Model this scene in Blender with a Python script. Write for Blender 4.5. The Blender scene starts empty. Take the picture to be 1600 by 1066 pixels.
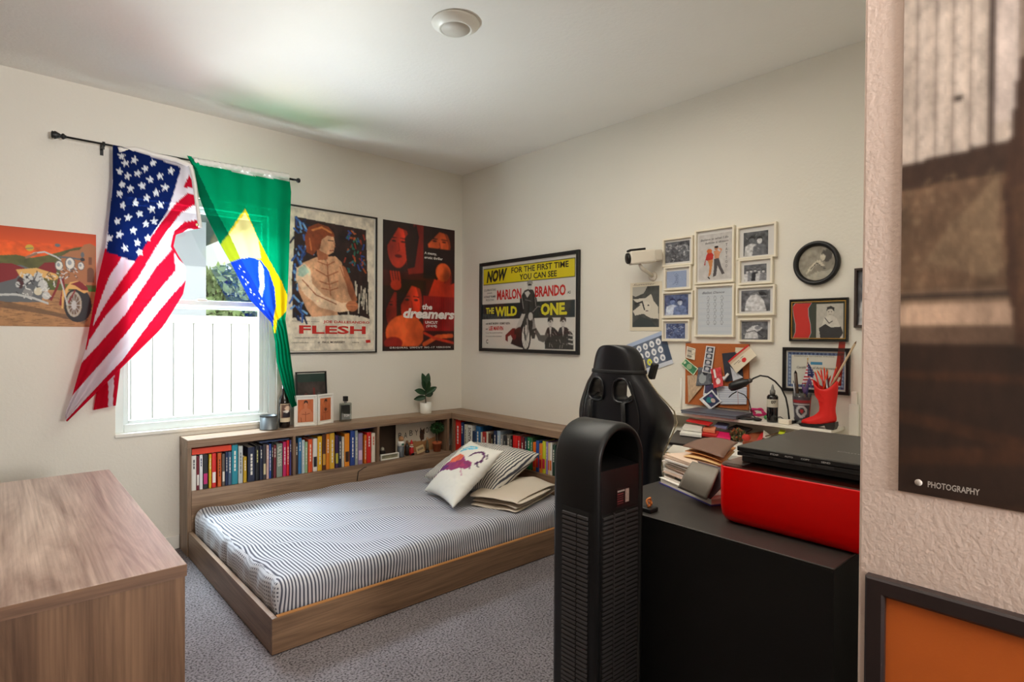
import bpy, bmesh, math, random
import numpy as np
from mathutils import Vector, Matrix
random.seed(7); rng = np.random.default_rng(7)
SC = bpy.context.scene; C = SC.collection
PI = math.pi
# ---------------------------------------------------------------- camera
FPX = 893.0; CAMZ = 1.34
def _axes(yaw, pitch, roll):
    f = Vector((math.sin(yaw)*math.cos(pitch), math.cos(yaw)*math.cos(pitch), math.sin(pitch)))
    r = Vector((math.cos(yaw), -math.sin(yaw), 0)); u = r.cross(f)
    return (r*math.cos(roll)+u*math.sin(roll), -r*math.sin(roll)+u*math.cos(roll), f)
RR, UU, FF = _axes(math.radians(42.0), math.radians(-0.55), math.radians(0.36))
cam_d = bpy.data.cameras.new('camera'); cam = bpy.data.objects.new('camera', cam_d); C.objects.link(cam)
cam_d.sensor_width = 36; cam_d.lens = FPX*36/1600; cam_d.clip_start = 0.05; cam_d.clip_end = 300
m = Matrix((RR, UU, -FF)).transposed().to_4x4(); m.translation = (0, 0, CAMZ); cam.matrix_world = m
SC.camera = cam
# ---------------------------------------------------------------- room planes (metres)
X2, Y1, H = 3.033, 4.032, 2.74          # right wall plane, window wall plane, ceiling
XL, XN, YN, YB = -0.24, 1.0, 0.298, -1.9  # left wall, near wall face, its corner, rear of the entry
SHY, SHX, SHT = 3.83, 2.785, 0.70       # bookshelf front faces and top
# window opening
WX0, WX1, WZ0, WZ1 = 0.512, 1.44, 0.745, 2.20
# ---------------------------------------------------------------- world, lights, exposure
w = bpy.data.worlds.new('sky'); SC.world = w; w.use_nodes = True
nt = w.node_tree; bg = nt.nodes['Background']
tc = nt.nodes.new('ShaderNodeTexCoord'); sp = nt.nodes.new('ShaderNodeSeparateXYZ'); rp = nt.nodes.new('ShaderNodeValToRGB')
nt.links.new(tc.outputs['Generated'], sp.inputs[0]); nt.links.new(sp.outputs['Z'], rp.inputs[0]); nt.links.new(rp.outputs[0], bg.inputs[0])
rp.color_ramp.elements[0].position = 0.0; rp.color_ramp.elements[0].color = (1.0, 0.98, 0.95, 1)
rp.color_ramp.elements[1].position = 0.6; rp.color_ramp.elements[1].color = (0.82, 0.91, 1, 1)
bg.inputs[1].default_value = 1.15
def light(kind, name, loc, rot, energy, col, **kw):
    d = bpy.data.lights.new(name, kind); o = bpy.data.objects.new(name, d); C.objects.link(o)
    o.location = loc; o.rotation_euler = rot; d.energy = energy; d.color = col
    for k, v in kw.items(): setattr(d, k, v)
    return o
light('SUN', 'sun', (0, 0, 6), (math.radians(38), math.radians(28), 0), 2.4, (1, 0.95, 0.86), angle=0.01)
light('AREA', 'window_daylight', ((WX0+WX1)/2, Y1+1.05, 3.05), Vector((0.12, -0.80, -0.62)).to_track_quat('-Z', 'Y').to_euler(), 200, (0.80, 0.90, 1.0), shape='RECTANGLE', size=1.6, size_y=0.9, spread=math.radians(105))   # bright sky above the eaves, falling through the window
light('AREA', 'rear_fill_light', (0.55, YB+0.05, 1.25), (math.radians(97), 0, 0), 5, (1.0, 0.86, 0.76), shape='RECTANGLE', size=0.7, size_y=2.0)  # added weak warm fill before the closed rear wall, no opening there
light('AREA', 'ceiling_fill_light', (1.3, 1.7, H-0.06), (0, 0, 0), 29, (1.0, 0.93, 0.80), shape='DISK', size=1.8)  # added wide fill under the ceiling, separate from the unlit disc fixture
light('AREA', 'upward_fill_light', (0.80, -1.45, 1.45), Vector((0.02, 0.80, 0.60)).to_track_quat('-Z', 'Y').to_euler(), 74, (1.0, 0.97, 0.93), shape='DISK', size=0.5, spread=math.radians(140))   # unseen fill lamp added behind the camera, tilted up at the ceiling
light('AREA', 'yard_bounce_fill', (0.45, Y1+0.95, 0.05), Vector((0.36, -0.76, 0.56)).to_track_quat('-Z', 'Y').to_euler(), 225, (0.97, 0.98, 1.0), shape='RECTANGLE', size=2.2, size_y=0.8, spread=math.radians(130))   # lamp added outside below the sill, standing in for light off the yard
SC.view_settings.view_transform = 'Standard'; SC.view_settings.look = 'None'
SC.view_settings.gamma = 1; SC.view_settings.exposure = 0.22; SC.view_settings.use_curve_mapping = False
SC.cycles.use_denoising = True; SC.cycles.max_bounces = 10; SC.cycles.diffuse_bounces = 6
SC.cycles.sample_clamp_indirect = 6; SC.cycles.caustics_reflective = False; SC.cycles.caustics_refractive = False
# ---------------------------------------------------------------- measuring: point on a plane seen at a photo pixel (layout only)
def ray(px, py): return FF + RR*((px-800)/FPX) - UU*((py-533)/FPX)
def atx(px, py, x): d = ray(px, py); return Vector((x, d.y*x/d.x, CAMZ+d.z*x/d.x))
def aty(px, py, y): d = ray(px, py); return Vector((d.x*y/d.y, y, CAMZ+d.z*y/d.y))
def atz(px, py, z): d = ray(px, py); t = (z-CAMZ)/d.z; return Vector((d.x*t, d.y*t, z))
# ---------------------------------------------------------------- materials
def lin(c):
    c = np.asarray(c, float)/255.0
    return np.where(c <= 0.04045, c/12.92, ((c+0.055)/1.055)**2.4)
def L4(c): return tuple(lin(c))+(1.0,)
MC = {}
def mat(col, rough=0.5, metal=0.0, noise=0.0, nscale=8, bump=0.0, bscale=60, coat=0.0, spec=0.5, key=None, bdist=0.002):
    k = key or (tuple(col), rough, metal, noise, nscale, bump, bscale, coat, spec)
    if k in MC: return MC[k]
    mt = bpy.data.materials.new('mat_%03d' % len(MC)); mt.use_nodes = True; n = mt.node_tree.nodes; l = mt.node_tree.links
    b = n['Principled BSDF']; b.inputs['Base Color'].default_value = L4(col); b.inputs['Roughness'].default_value = rough
    b.inputs['Metallic'].default_value = metal; b.inputs['Coat Weight'].default_value = coat; b.inputs['Specular IOR Level'].default_value = spec
    tcn = n.new('ShaderNodeTexCoord')
    nz = n.new('ShaderNodeTexNoise'); nz.inputs['Scale'].default_value = nscale; nz.inputs['Detail'].default_value = 4
    l.new(tcn.outputs['Object'], nz.inputs['Vector'])
    mx = n.new('ShaderNodeMix'); mx.data_type = 'RGBA'
    a = max(noise, 0.03)
    mx.inputs['A'].default_value = tuple(max(0, v*(1-a)) for v in lin(col))+(1,)
    mx.inputs['B'].default_value = tuple(min(1, v*(1+a)) for v in lin(col))+(1,)
    l.new(nz.outputs['Fac'], mx.inputs['Factor']); l.new(mx.outputs['Result'], b.inputs['Base Color'])
    if bump > 0:
        nb = n.new('ShaderNodeTexNoise'); nb.inputs['Scale'].default_value = bscale; nb.inputs['Detail'].default_value = 3
        bp = n.new('ShaderNodeBump'); bp.inputs['Strength'].default_value = bump; bp.inputs['Distance'].default_value = bdist
        l.new(tcn.outputs['Object'], nb.inputs['Vector']); l.new(nb.outputs['Fac'], bp.inputs['Height']); l.new(bp.outputs[0], b.inputs['Normal'])
    MC[k] = mt; return mt
def wood(axis, c0=(112, 88, 70), c1=(168, 142, 120), rough=0.45, off=0.0, s=1.0):
    k = ('wood', axis, c0, c1, rough, off)
    if k in MC: return MC[k]
    mt = bpy.data.materials.new('oak_laminate_%s' % axis); mt.use_nodes = True; n = mt.node_tree.nodes; l = mt.node_tree.links
    b = n['Principled BSDF']; b.inputs['Roughness'].default_value = rough
    t = n.new('ShaderNodeTexCoord'); mp = n.new('ShaderNodeMapping'); l.new(t.outputs['Object'], mp.inputs[0])
    sc = {'x': (1.2, 14, 14), 'y': (14, 1.2, 14), 'z': (14, 14, 1.2)}[axis]
    mp.inputs['Scale'].default_value = tuple(v*s for v in sc); mp.inputs['Location'].default_value = (off, off*1.7, off*.6)
    a = n.new('ShaderNodeTexNoise'); a.inputs['Scale'].default_value = 1.0; a.inputs['Detail'].default_value = 8; a.inputs['Roughness'].default_value = .62; a.inputs['Distortion'].default_value = 1.1
    l.new(mp.outputs[0], a.inputs['Vector'])
    mp2 = n.new('ShaderNodeMapping'); l.new(t.outputs['Object'], mp2.inputs[0])
    sc2 = {'x': (3, 160, 160), 'y': (160, 3, 160), 'z': (160, 160, 3)}[axis]; mp2.inputs['Scale'].default_value = sc2
    f = n.new('ShaderNodeTexNoise'); f.inputs['Scale'].default_value = 1.0; f.inputs['Detail'].default_value = 4; l.new(mp2.outputs[0], f.inputs['Vector'])
    r = n.new('ShaderNodeValToRGB'); l.new(a.outputs['Fac'], r.inputs[0])
    e = r.color_ramp.elements; e[0].position = .30; e[0].color = L4(c0); e[1].position = .66; e[1].color = L4(c1)
    m1 = n.new('ShaderNodeMix'); m1.data_type = 'RGBA'; m1.blend_type = 'MULTIPLY'; m1.inputs['Factor'].default_value = .55
    l.new(r.outputs[0], m1.inputs['A']); r2 = n.new('ShaderNodeValToRGB'); l.new(f.outputs['Fac'], r2.inputs[0])
    r2.color_ramp.elements[0].position = .3; r2.color_ramp.elements[0].color = (.45, .42, .40, 1); r2.color_ramp.elements[1].position = .62; r2.color_ramp.elements[1].color = (1, 1, 1, 1)
    l.new(r2.outputs[0], m1.inputs['B'])
    # knots
    vo = n.new('ShaderNodeTexVoronoi'); vo.inputs['Scale'].default_value = 2.4; l.new(t.outputs['Object'], vo.inputs['Vector'])
    rk = n.new('ShaderNodeValToRGB'); l.new(vo.outputs['Distance'], rk.inputs[0]); rk.color_ramp.elements[0].position = .02; rk.color_ramp.elements[0].color = (.25, .17, .12, 1)
    rk.color_ramp.elements[1].position = .07; rk.color_ramp.elements[1].color = (1, 1, 1, 1)
    m2 = n.new('ShaderNodeMix'); m2.data_type = 'RGBA'; m2.blend_type = 'MULTIPLY'; m2.inputs['Factor'].default_value = .8
    l.new(m1.outputs['Result'], m2.inputs['A']); l.new(rk.outputs[0], m2.inputs['B']); l.new(m2.outputs['Result'], b.inputs['Base Color'])
    bp = n.new('ShaderNodeBump'); bp.inputs['Strength'].default_value = .15; bp.inputs['Distance'].default_value = .001
    l.new(f.outputs['Fac'], bp.inputs['Height']); l.new(bp.outputs[0], b.inputs['Normal'])
    MC[k] = mt; return mt
def attr_mat(name='print', rough=0.6, trans=0.0, clear=0.0, coat=0.0, spec=0.4):
    k = ('attr', name, rough, trans, clear, coat)
    if k in MC: return MC[k]
    mt = bpy.data.materials.new(name); mt.use_nodes = True; n = mt.node_tree.nodes; l = mt.node_tree.links
    b = n['Principled BSDF']; at = n.new('ShaderNodeAttribute'); at.attribute_name = 'paint'
    l.new(at.outputs['Color'], b.inputs['Base Color']); b.inputs['Roughness'].default_value = rough; b.inputs['Coat Weight'].default_value = coat; b.inputs['Specular IOR Level'].default_value = spec
    if trans > 0:
        out = n['Material Output']; tr = n.new('ShaderNodeBsdfTranslucent'); l.new(at.outputs['Color'], tr.inputs[0])
        mx = n.new('ShaderNodeMixShader'); mx.inputs[0].default_value = trans; l.new(b.outputs[0], mx.inputs[1]); l.new(tr.outputs[0], mx.inputs[2])
        tp = n.new('ShaderNodeBsdfTransparent'); l.new(at.outputs['Color'], tp.inputs[0])
        m2 = n.new('ShaderNodeMixShader'); m2.inputs[0].default_value = clear; l.new(mx.outputs[0], m2.inputs[1]); l.new(tp.outputs[0], m2.inputs[2])
        l.new(m2.outputs[0], out.inputs[0])
        # woven cloth bump
        wv = n.new('ShaderNodeTexNoise'); wv.inputs['Scale'].default_value = 400; bp = n.new('ShaderNodeBump'); bp.inputs['Strength'].default_value = .1; bp.inputs['Distance'].default_value = .001
        tcn = n.new('ShaderNodeTexCoord'); l.new(tcn.outputs['Object'], wv.inputs['Vector']); l.new(wv.outputs['Fac'], bp.inputs['Height']); l.new(bp.outputs[0], b.inputs['Normal'])
    MC[k] = mt; return mt
def glass_mat(tint=(240, 246, 246), rough=0.02, mixf=.06):
    k = ('glass', tint, rough, mixf)
    if k in MC: return MC[k]
    mt = bpy.data.materials.new('thin_glass'); mt.use_nodes = True; n = mt.node_tree.nodes; l = mt.node_tree.links
    out = n['Material Output']; n.remove(n['Principled BSDF'])
    tp = n.new('ShaderNodeBsdfTransparent'); tp.inputs[0].default_value = L4(tint)
    gl = n.new('ShaderNodeBsdfGlossy'); gl.inputs['Roughness'].default_value = rough
    mx = n.new('ShaderNodeMixShader'); mx.inputs[0].default_value = mixf
    l.new(tp.outputs[0], mx.inputs[1]); l.new(gl.outputs[0], mx.inputs[2]); l.new(mx.outputs[0], out.inputs[0])
    MC[k] = mt; return mt
# ---------------------------------------------------------------- mesh builder
class MB:
    def __init__(s): s.v = []; s.f = []; s.mi = []; s.mats = []; s.col = None; s.sm = []; s.seg = []
    def m(s, mt):
        if mt not in s.mats: s.mats.append(mt)
        return s.mats.index(mt)
    def add(s, vs, fs, mt, smooth=False):
        o = len(s.v); s.v += [Vector(v) for v in vs]; i = s.m(mt)
        for f in fs: s.f.append(tuple(o+k for k in f)); s.mi.append(i); s.sm.append(smooth)
        return s
    def box(s, a, b, mt, bev=0.0):
        x0, y0, z0 = [min(p, q) for p, q in zip(a, b)]; x1, y1, z1 = [max(p, q) for p, q in zip(a, b)]
        return s.obox(Vector(((x0+x1)/2, (y0+y1)/2, (z0+z1)/2)), ((x1-x0)/2, (y1-y0)/2, (z1-z0)/2), Matrix.Identity(3), mt, bev)
    def obox(s, c, h, R, mt, bev=0.0):
        if bev <= 0:
            vs = [c+R@Vector((sx*h[0], sy*h[1], sz*h[2])) for sx in (-1, 1) for sy in (-1, 1) for sz in (-1, 1)]
            return s.add(vs, [(0, 1, 3, 2), (4, 6, 7, 5), (0, 4, 5, 1), (2, 3, 7, 6), (0, 2, 6, 4), (1, 5, 7, 3)], mt)
        bev = min(bev, min(h)*.95)
        bm = bmesh.new(); bmesh.ops.create_cube(bm, size=2)
        for v in bm.verts: v.co = Vector((v.co.x*h[0], v.co.y*h[1], v.co.z*h[2]))
        bmesh.ops.bevel(bm, geom=list(bm.edges), offset=bev, segments=2, affect='EDGES', profile=0.5)
        s.bm(bm, Matrix.Translation(c)@R.to_4x4(), mt, smooth=False); bm.free(); return s
    def bm(s, bm, M, mt, smooth=True):
        bm.verts.index_update()
        return s.add([M@v.co for v in bm.verts], [[v.index for v in f.verts] for f in bm.faces], mt, smooth)
    def tube(s, pts, r, mt, n=10, cap=True, smooth=True):
        pts = [Vector(p) for p in pts]; rs = r if isinstance(r, (list, tuple)) else [r]*len(pts)
        vs = []; fs = []; prev = None
        for i, p in enumerate(pts):
            t = (pts[min(i+1, len(pts)-1)]-pts[max(i-1, 0)]).normalized()
            if prev is None:
                a = Vector((0, 0, 1)) if abs(t.z) < .9 else Vector((1, 0, 0)); nn = t.cross(a).normalized()
            else: nn = (prev-t*prev.dot(t)).normalized()
            prev = nn; bb = t.cross(nn)
            for k in range(n):
                an = 2*PI*k/n; vs.append(p+(nn*math.cos(an)+bb*math.sin(an))*rs[i])
        for i in range(len(pts)-1):
            for k in range(n): fs.append((i*n+k, i*n+(k+1) % n, (i+1)*n+(k+1) % n, (i+1)*n+k))
        if cap: fs += [tuple(range(n-1, -1, -1)), tuple((len(pts)-1)*n+k for k in range(n))]
        return s.add(vs, fs, mt, smooth)
    def lathe(s, prof, c, mt, n=24, axis=Vector((0, 0, 1)), smooth=True, closed=True):
        c = Vector(c); axis = axis.normalized(); a = Vector((1, 0, 0)) if abs(axis.x) < .9 else Vector((0, 1, 0))
        e1 = axis.cross(a).normalized(); e2 = axis.cross(e1); vs = []; fs = []
        for (r, h) in prof:
            for k in range(n):
                an = 2*PI*k/n; vs.append(c+axis*h+(e1*math.cos(an)+e2*math.sin(an))*max(r, 1e-5))
        for i in range(len(prof)-1):
            for k in range(n): fs.append((i*n+k, i*n+(k+1) % n, (i+1)*n+(k+1) % n, (i+1)*n+k))
        if closed: fs += [tuple(range(n-1, -1, -1)), tuple((len(prof)-1)*n+k for k in range(n))]
        return s.add(vs, fs, mt, smooth)
    def ell(s, c, r, mt, R=None, n=16, m_=10):
        c = Vector(c); R = R or Matrix.Identity(3); vs = []; fs = []
        for i in range(m_+1):
            th = PI*i/m_
            for k in range(n):
                ph = 2*PI*k/n; vs.append(c+R@Vector((r[0]*math.sin(th)*math.cos(ph), r[1]*math.sin(th)*math.sin(ph), r[2]*math.cos(th))))
        for i in range(m_):
            for k in range(n): fs.append((i*n+k, (i+1)*n+k, (i+1)*n+(k+1) % n, i*n+(k+1) % n))
        return s.add(vs, fs, mt, True)
    def prism(s, pts, d, mt, smooth=False):
        """closed planar polygon pts (Vectors) extruded by vector d"""
        n = len(pts); d = Vector(d); vs = [Vector(p) for p in pts]+[Vector(p)+d for p in pts]
        fs = [tuple(range(n)), tuple(range(2*n-1, n-1, -1))]+[(k, n+k, n+(k+1) % n, (k+1) % n) for k in range(n)]
        return s.add(vs, fs, mt, smooth)
    def grid(s, P, mt, smooth=True, closed_u=False):
        """P[i][j] Vectors"""
        nr, nc = len(P), len(P[0]); vs = [p for row in P for p in row]; fs = []
        for i in range(nr-1):
            for j in range(nc-1): fs.append((i*nc+j, i*nc+j+1, (i+1)*nc+j+1, (i+1)*nc+j))
            if closed_u: fs.append((i*nc+nc-1, i*nc, (i+1)*nc, (i+1)*nc+nc-1))
        return s.add(vs, fs, mt, smooth)
def wloc(o):
    p = Vector((0, 0, 0))
    while o is not None: p += o.location; o = o.parent
    return p
def obj(name, mb, parent=None, origin=None, sub=0, solid=0.0, bev=0.0, autosm=False, weld=False):
    """link a builder as ONE mesh; vertices are given in world coordinates"""
    if len(mb.seg) > 1 or (mb.seg and mb.seg[0][0] > 0):      # each printed line becomes a part of its own
        cuts = sorted(set([(0, 0)]+mb.seg))+[(len(mb.v), len(mb.f))]; last = None
        for (v0, f0), (v1, f1) in zip(cuts[:-1], cuts[1:]):
            q = MB(); q.v = mb.v[v0:v1]; q.f = [tuple(k-v0 for k in f) for f in mb.f[f0:f1]]; q.mats = mb.mats; q.mi = mb.mi[f0:f1]; q.sm = mb.sm[f0:f1]
            last = obj(name, q, parent)
        return last
    if origin is None:
        if parent is not None: origin = wloc(parent)
        else:
            xs = [v.x for v in mb.v]; ys = [v.y for v in mb.v]; zs = [v.z for v in mb.v]
            origin = Vector(((min(xs)+max(xs))/2, (min(ys)+max(ys))/2, min(zs)))
    me = bpy.data.meshes.new(name); me.from_pydata([v-origin for v in mb.v], [], mb.f)
    for mt in mb.mats: me.materials.append(mt)
    me.polygons.foreach_set('material_index', mb.mi); me.polygons.foreach_set('use_smooth', mb.sm)
    if mb.col is not None:
        a = me.color_attributes.new('paint', 'FLOAT_COLOR', 'POINT'); buf = np.ones((len(mb.v), 4), np.float32)
        cc = np.asarray(mb.col, np.float32); buf[:len(cc), :3] = cc; a.data.foreach_set('color', buf.ravel())
    me.update()
    bm = bmesh.new(); bm.from_mesh(me)
    if weld: bmesh.ops.remove_doubles(bm, verts=bm.verts, dist=1e-5)
    bmesh.ops.recalc_face_normals(bm, faces=bm.faces); bm.to_mesh(me); bm.free()
    o = bpy.data.objects.new(name, me); C.objects.link(o)
    if parent is not None: o.parent = parent; o.location = (0, 0, 0) if origin == wloc(parent) else origin-wloc(parent)
    else: o.location = origin
    if solid: md = o.modifiers.new('solid', 'SOLIDIFY'); md.thickness = solid; md.offset = 0
    if bev: md = o.modifiers.new('bev', 'BEVEL'); md.width = bev; md.segments = 2; md.limit_method = 'ANGLE'; md.angle_limit = math.radians(40)
    if sub: md = o.modifiers.new('sub', 'SUBSURF'); md.levels = sub; md.render_levels = sub
    return o
def tag(o, label=None, cat=None, group=None, kind=None):
    if label: o['label'] = label
    if cat: o['category'] = cat
    if group: o['group'] = group
    if kind: o['kind'] = kind
    return o
def thing(name, loc, label, cat, group=None):
    o = bpy.data.objects.new(name, None); C.objects.link(o); o.location = Vector(loc); o.empty_display_size = .05
    return tag(o, label, cat, group)
def struct(name, mb, **k): return tag(obj(name, mb, **k), kind='structure')
def stuff(o, label=None): o['kind'] = 'stuff'; return o
# ---------------------------------------------------------------- painting flat print into a colour attribute
class Art:
    def __init__(s, nx, ny, bg):
        s.nx, s.ny = nx, ny; s.im = np.zeros((ny, nx, 3)); s.im[:] = lin(bg)
        s.u, s.v = np.meshgrid(np.linspace(0, 1, nx), np.linspace(0, 1, ny))
    def px(s, x0, y0, x1, y1): s.u = x0+s.u*(x1-x0); s.v = y0+s.v*(y1-y0); return s
    def put(s, mask, c, a=1.0):
        c = lin(c) if len(np.shape(c)) == 1 else c
        s.im[mask] = s.im[mask]*(1-a)+(c*a if np.ndim(c) == 1 else c[mask]*a); return s
    def inpoly(s, pts):
        ins = np.zeros(s.u.shape, bool); n = len(pts)
        for i in range(n):
            x0, y0 = pts[i]; x1, y1 = pts[(i+1) % n]
            if y0 == y1: continue
            c = ((y0 > s.v) != (y1 > s.v)) & (s.u < (x1-x0)*(s.v-y0)/(y1-y0)+x0); ins ^= c
        return ins
    def poly(s, pts, c, a=1.0): return s.put(s.inpoly(pts), c, a)
    def rect(s, x0, y0, x1, y1, c, a=1.0): return s.put((s.u >= x0) & (s.u <= x1) & (s.v >= y0) & (s.v <= y1), c, a)
    def ell(s, cx, cy, rx, ry, c, rot=0, a=1.0):
        x = s.u-cx; y = s.v-cy; cr, sr = math.cos(rot), math.sin(rot)
        return s.put(((x*cr+y*sr)/rx)**2+((-x*sr+y*cr)/ry)**2 <= 1, c, a)
    def line(s, pts, wd, c, asp=1.0, a=1.0):
        m_ = np.zeros(s.u.shape, bool)
        for (x0, y0), (x1, y1) in zip(pts[:-1], pts[1:]):
            dx, dy = x1-x0, (y1-y0)*asp; L = dx*dx+dy*dy+1e-12
            t = np.clip(((s.u-x0)*dx+(s.v-y0)*asp*dy)/L, 0, 1)
            m_ |= ((s.u-x0-t*dx)**2+((s.v-y0)*asp-t*dy)**2) < (wd/2)**2
        return s.put(m_, c, a)
    def fbm(s, k=6, oct=4, seed=0):
        r = np.random.default_rng(seed); out = np.zeros(s.u.shape); am = 1; tot = 0
        U = np.linspace(0, 1, s.nx); V = np.linspace(0, 1, s.ny)
        for o in range(oct):
            n = int(k*2**o)+2; g = r.random((n+1, n+1)); x = U*(n-1); y = V*(n-1); xi = x.astype(int); yi = y.astype(int)
            fx = (x-xi)[None, :]; fy = (y-yi)[:, None]; fx = fx*fx*(3-2*fx); fy = fy*fy*(3-2*fy)
            a = g[np.ix_(yi, xi)]; b = g[np.ix_(yi, xi+1)]; c = g[np.ix_(yi+1, xi)]; d = g[np.ix_(yi+1, xi+1)]
            out += am*((a*(1-fx)+b*fx)*(1-fy)+(c*(1-fx)+d*fx)*fy); tot += am; am *= .55
        return out/tot
    def mottle(s, amt=.3, k=8, seed=1, mask=None):
        f = 1+amt*(s.fbm(k, 4, seed)-.5)*2; f = f[..., None]
        if mask is None: s.im = np.clip(s.im*f, 0, 1)
        else: s.im[mask] = np.clip(s.im*f, 0, 1)[mask]
        return s
    def blur(s, n=1):
        for _ in range(n):
            p = np.pad(s.im, ((1, 1), (1, 1), (0, 0)), 'edge'); s.im = (p[:-2, 1:-1]+p[2:, 1:-1]+p[1:-1, :-2]+p[1:-1, 2:]+2*p[1:-1, 1:-1])/6
        return s
    def shade(s, cx, cy, r, amt):
        d = np.sqrt((s.u-cx)**2+(s.v-cy)**2)/r; f = 1+amt*np.clip(1-d, 0, 1); s.im = np.clip(s.im*f[..., None], 0, 1); return s
FC = {}
def text_geo(txt, bold=0.0, shear=0.0, space=1.0):
    k = (txt, bold, shear, space)
    if k in FC: return FC[k]
    cu = bpy.data.curves.new('t', 'FONT'); cu.body = txt; cu.offset = bold; cu.shear = shear; cu.resolution_u = 2; cu.space_character = space; cu.fill_mode = 'FRONT'; cu.align_x = 'CENTER'
    o = bpy.data.objects.new('t', cu); C.objects.link(o)
    me = bpy.data.meshes.new_from_object(o.evaluated_get(bpy.context.evaluated_depsgraph_get()))
    V = np.array([v.co[:2] for v in me.vertices]); F_ = [tuple(p.vertices) for p in me.polygons]
    bpy.data.objects.remove(o); bpy.data.curves.remove(cu); bpy.data.meshes.remove(me)
    V = (V-V.min(0))/np.maximum(V.max(0)-V.min(0), 1e-6); FC[k] = (V, F_); return FC[k]
class Sheet:
    """rectangle standing in space: O top-left corner, U right, V down (unit vectors), N towards the room"""
    def __init__(s, O, U, V, w_, h_): s.O, s.U, s.V, s.w, s.h = Vector(O), Vector(U).normalized(), Vector(V).normalized(), w_, h_; s.N = -s.U.cross(s.V)
    def p(s, u, v, d=0.0): return s.O+s.U*(u*s.w)+s.V*(v*s.h)+s.N*d
    def shift(s, d): return Sheet(s.O+s.N*d, s.U, s.V, s.w, s.h)
    def inner(s, u0, v0, u1, v1, d=0): return Sheet(s.p(u0, v0, d), s.U, s.V, s.w*(u1-u0), s.h*(v1-v0))
def sheet_mb(sh, art, mt, th=0.0015, wave=None, edge=None):
    mb = MB(); P = []; cols = []
    for j in range(art.ny):
        row = []
        for i in range(art.nx):
            u = i/(art.nx-1); v = j/(art.ny-1); row.append(sh.p(u, v, th+(wave(u, v) if wave else 0)))
        P.append(row)
    mb.grid(P, mt, True); mb.col = list(art.im.reshape(-1, 3))
    # back and edges, same boundary vertices duplicated
    e = edge or art.im[0, 0]
    b = [sh.p(0, 0), sh.p(1, 0), sh.p(1, 1), sh.p(0, 1)]; t = [P[0][0], P[0][-1], P[-1][-1], P[-1][0]]
    mb.add(b+t, [(0, 1, 2, 3), (0, 4, 5, 1), (1, 5, 6, 2), (2, 6, 7, 3), (3, 7, 4, 0)], mt); mb.col += [e]*8
    return mb
def text_mb(mb, sh, txt, u0, v0, u1, v1, mt, d=0.0022, bold=0.02, shear=0.0, space=1.0, rot=0.0, th=0.0):
    V, F_ = text_geo(txt, bold, shear, space); cu, cv = (u0+u1)/2, (v0+v1)/2; vs = []
    for x, y in V:
        U = (u0+x*(u1-u0)-cu)*sh.w; W = (v1-y*(v1-v0)-cv)*sh.h
        if rot: U, W = U*math.cos(rot)-W*math.sin(rot), U*math.sin(rot)+W*math.cos(rot)
        vs.append(sh.O+sh.U*(cu*sh.w+U)+sh.V*(cv*sh.h+W)+sh.N*d)
    mb.seg.append((len(mb.v), len(mb.f))); mb.add(vs, F_, mt)
def W1s(p0, p1, off=0.001):   # sheet on the window wall between two photo corners
    a = aty(p0[0], p0[1], Y1-off); b = aty(p1[0], p1[1], Y1-off); return Sheet(a, (1, 0, 0), (0, 0, -1), b.x-a.x, a.z-b.z)
def W2s(p0, p1, off=0.001, x=X2):
    a = atx(p0[0], p0[1], x-off); b = atx(p1[0], p1[1], x-off); return Sheet(a, (0, -1, 0), (0, 0, -1), a.y-b.y, a.z-b.z)
def frame_mb(sh, bw, dep, mt, lip=None, z0=0.0, bev=0.0):
    """picture frame bars round the sheet: bw bar width in m, dep depth; built as a mitred ring"""
    mb = MB(); w_, h_ = sh.w, sh.h
    def ring(i, d): return [sh.O+sh.U*x+sh.V*y+sh.N*d for x, y in ((i, i), (w_-i, i), (w_-i, h_-i), (i, h_-i))]
    loops = [ring(0, z0), ring(0, z0+dep*.85), ring(bw*.12, z0+dep), ring(bw*.85, z0+dep), ring(bw, z0+dep*.8), ring(bw, z0)]
    vs = [v for l_ in loops for v in l_]; fs = []; n = len(loops)
    for a in range(n):
        b = (a+1) % n
        for k in range(4): fs.append((a*4+k, a*4+(k+1) % 4, b*4+(k+1) % 4, b*4+k))
    mb.add(vs, fs, mt); return mb
# ================================================================ ROOM
M_wall = mat((229, 225, 215), .85, noise=.02, nscale=3, bump=.35, bscale=70, key='wall', bdist=.003)
M_ceil = mat((238, 235, 229), .9, noise=.02, nscale=3, bump=.45, bscale=45, key='ceil', bdist=.004)
M_near = mat((210, 191, 180), .85, noise=.02, nscale=3, bump=.5, bscale=150, key='near', bdist=.0018)
M_taupe = mat((142, 132, 122), .8)
M_white = mat((236, 234, 226), .4); M_vinyl = mat((228, 236, 236), .35); M_black = mat((14, 14, 15), .45)
M_blackm = mat((22, 21, 22), .35, noise=.2); M_cream = mat((236, 228, 210), .5); M_paper = mat((232, 226, 214), .8)
carp = bpy.data.materials.new('carpet_pile'); carp.use_nodes = True; n_ = carp.node_tree.nodes; l_ = carp.node_tree.links; b_ = n_['Principled BSDF']; b_.inputs['Roughness'].default_value = 1; b_.inputs['Specular IOR Level'].default_value = .1
t_ = n_.new('ShaderNodeTexCoord'); q1 = n_.new('ShaderNodeTexNoise'); q1.inputs['Scale'].default_value = 110; q1.inputs['Detail'].default_value = 3
q2 = n_.new('ShaderNodeTexNoise'); q2.inputs['Scale'].default_value = 5; q2.inputs['Detail'].default_value = 3
l_.new(t_.outputs['Object'], q1.inputs['Vector']); l_.new(t_.outputs['Object'], q2.inputs['Vector'])
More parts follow.
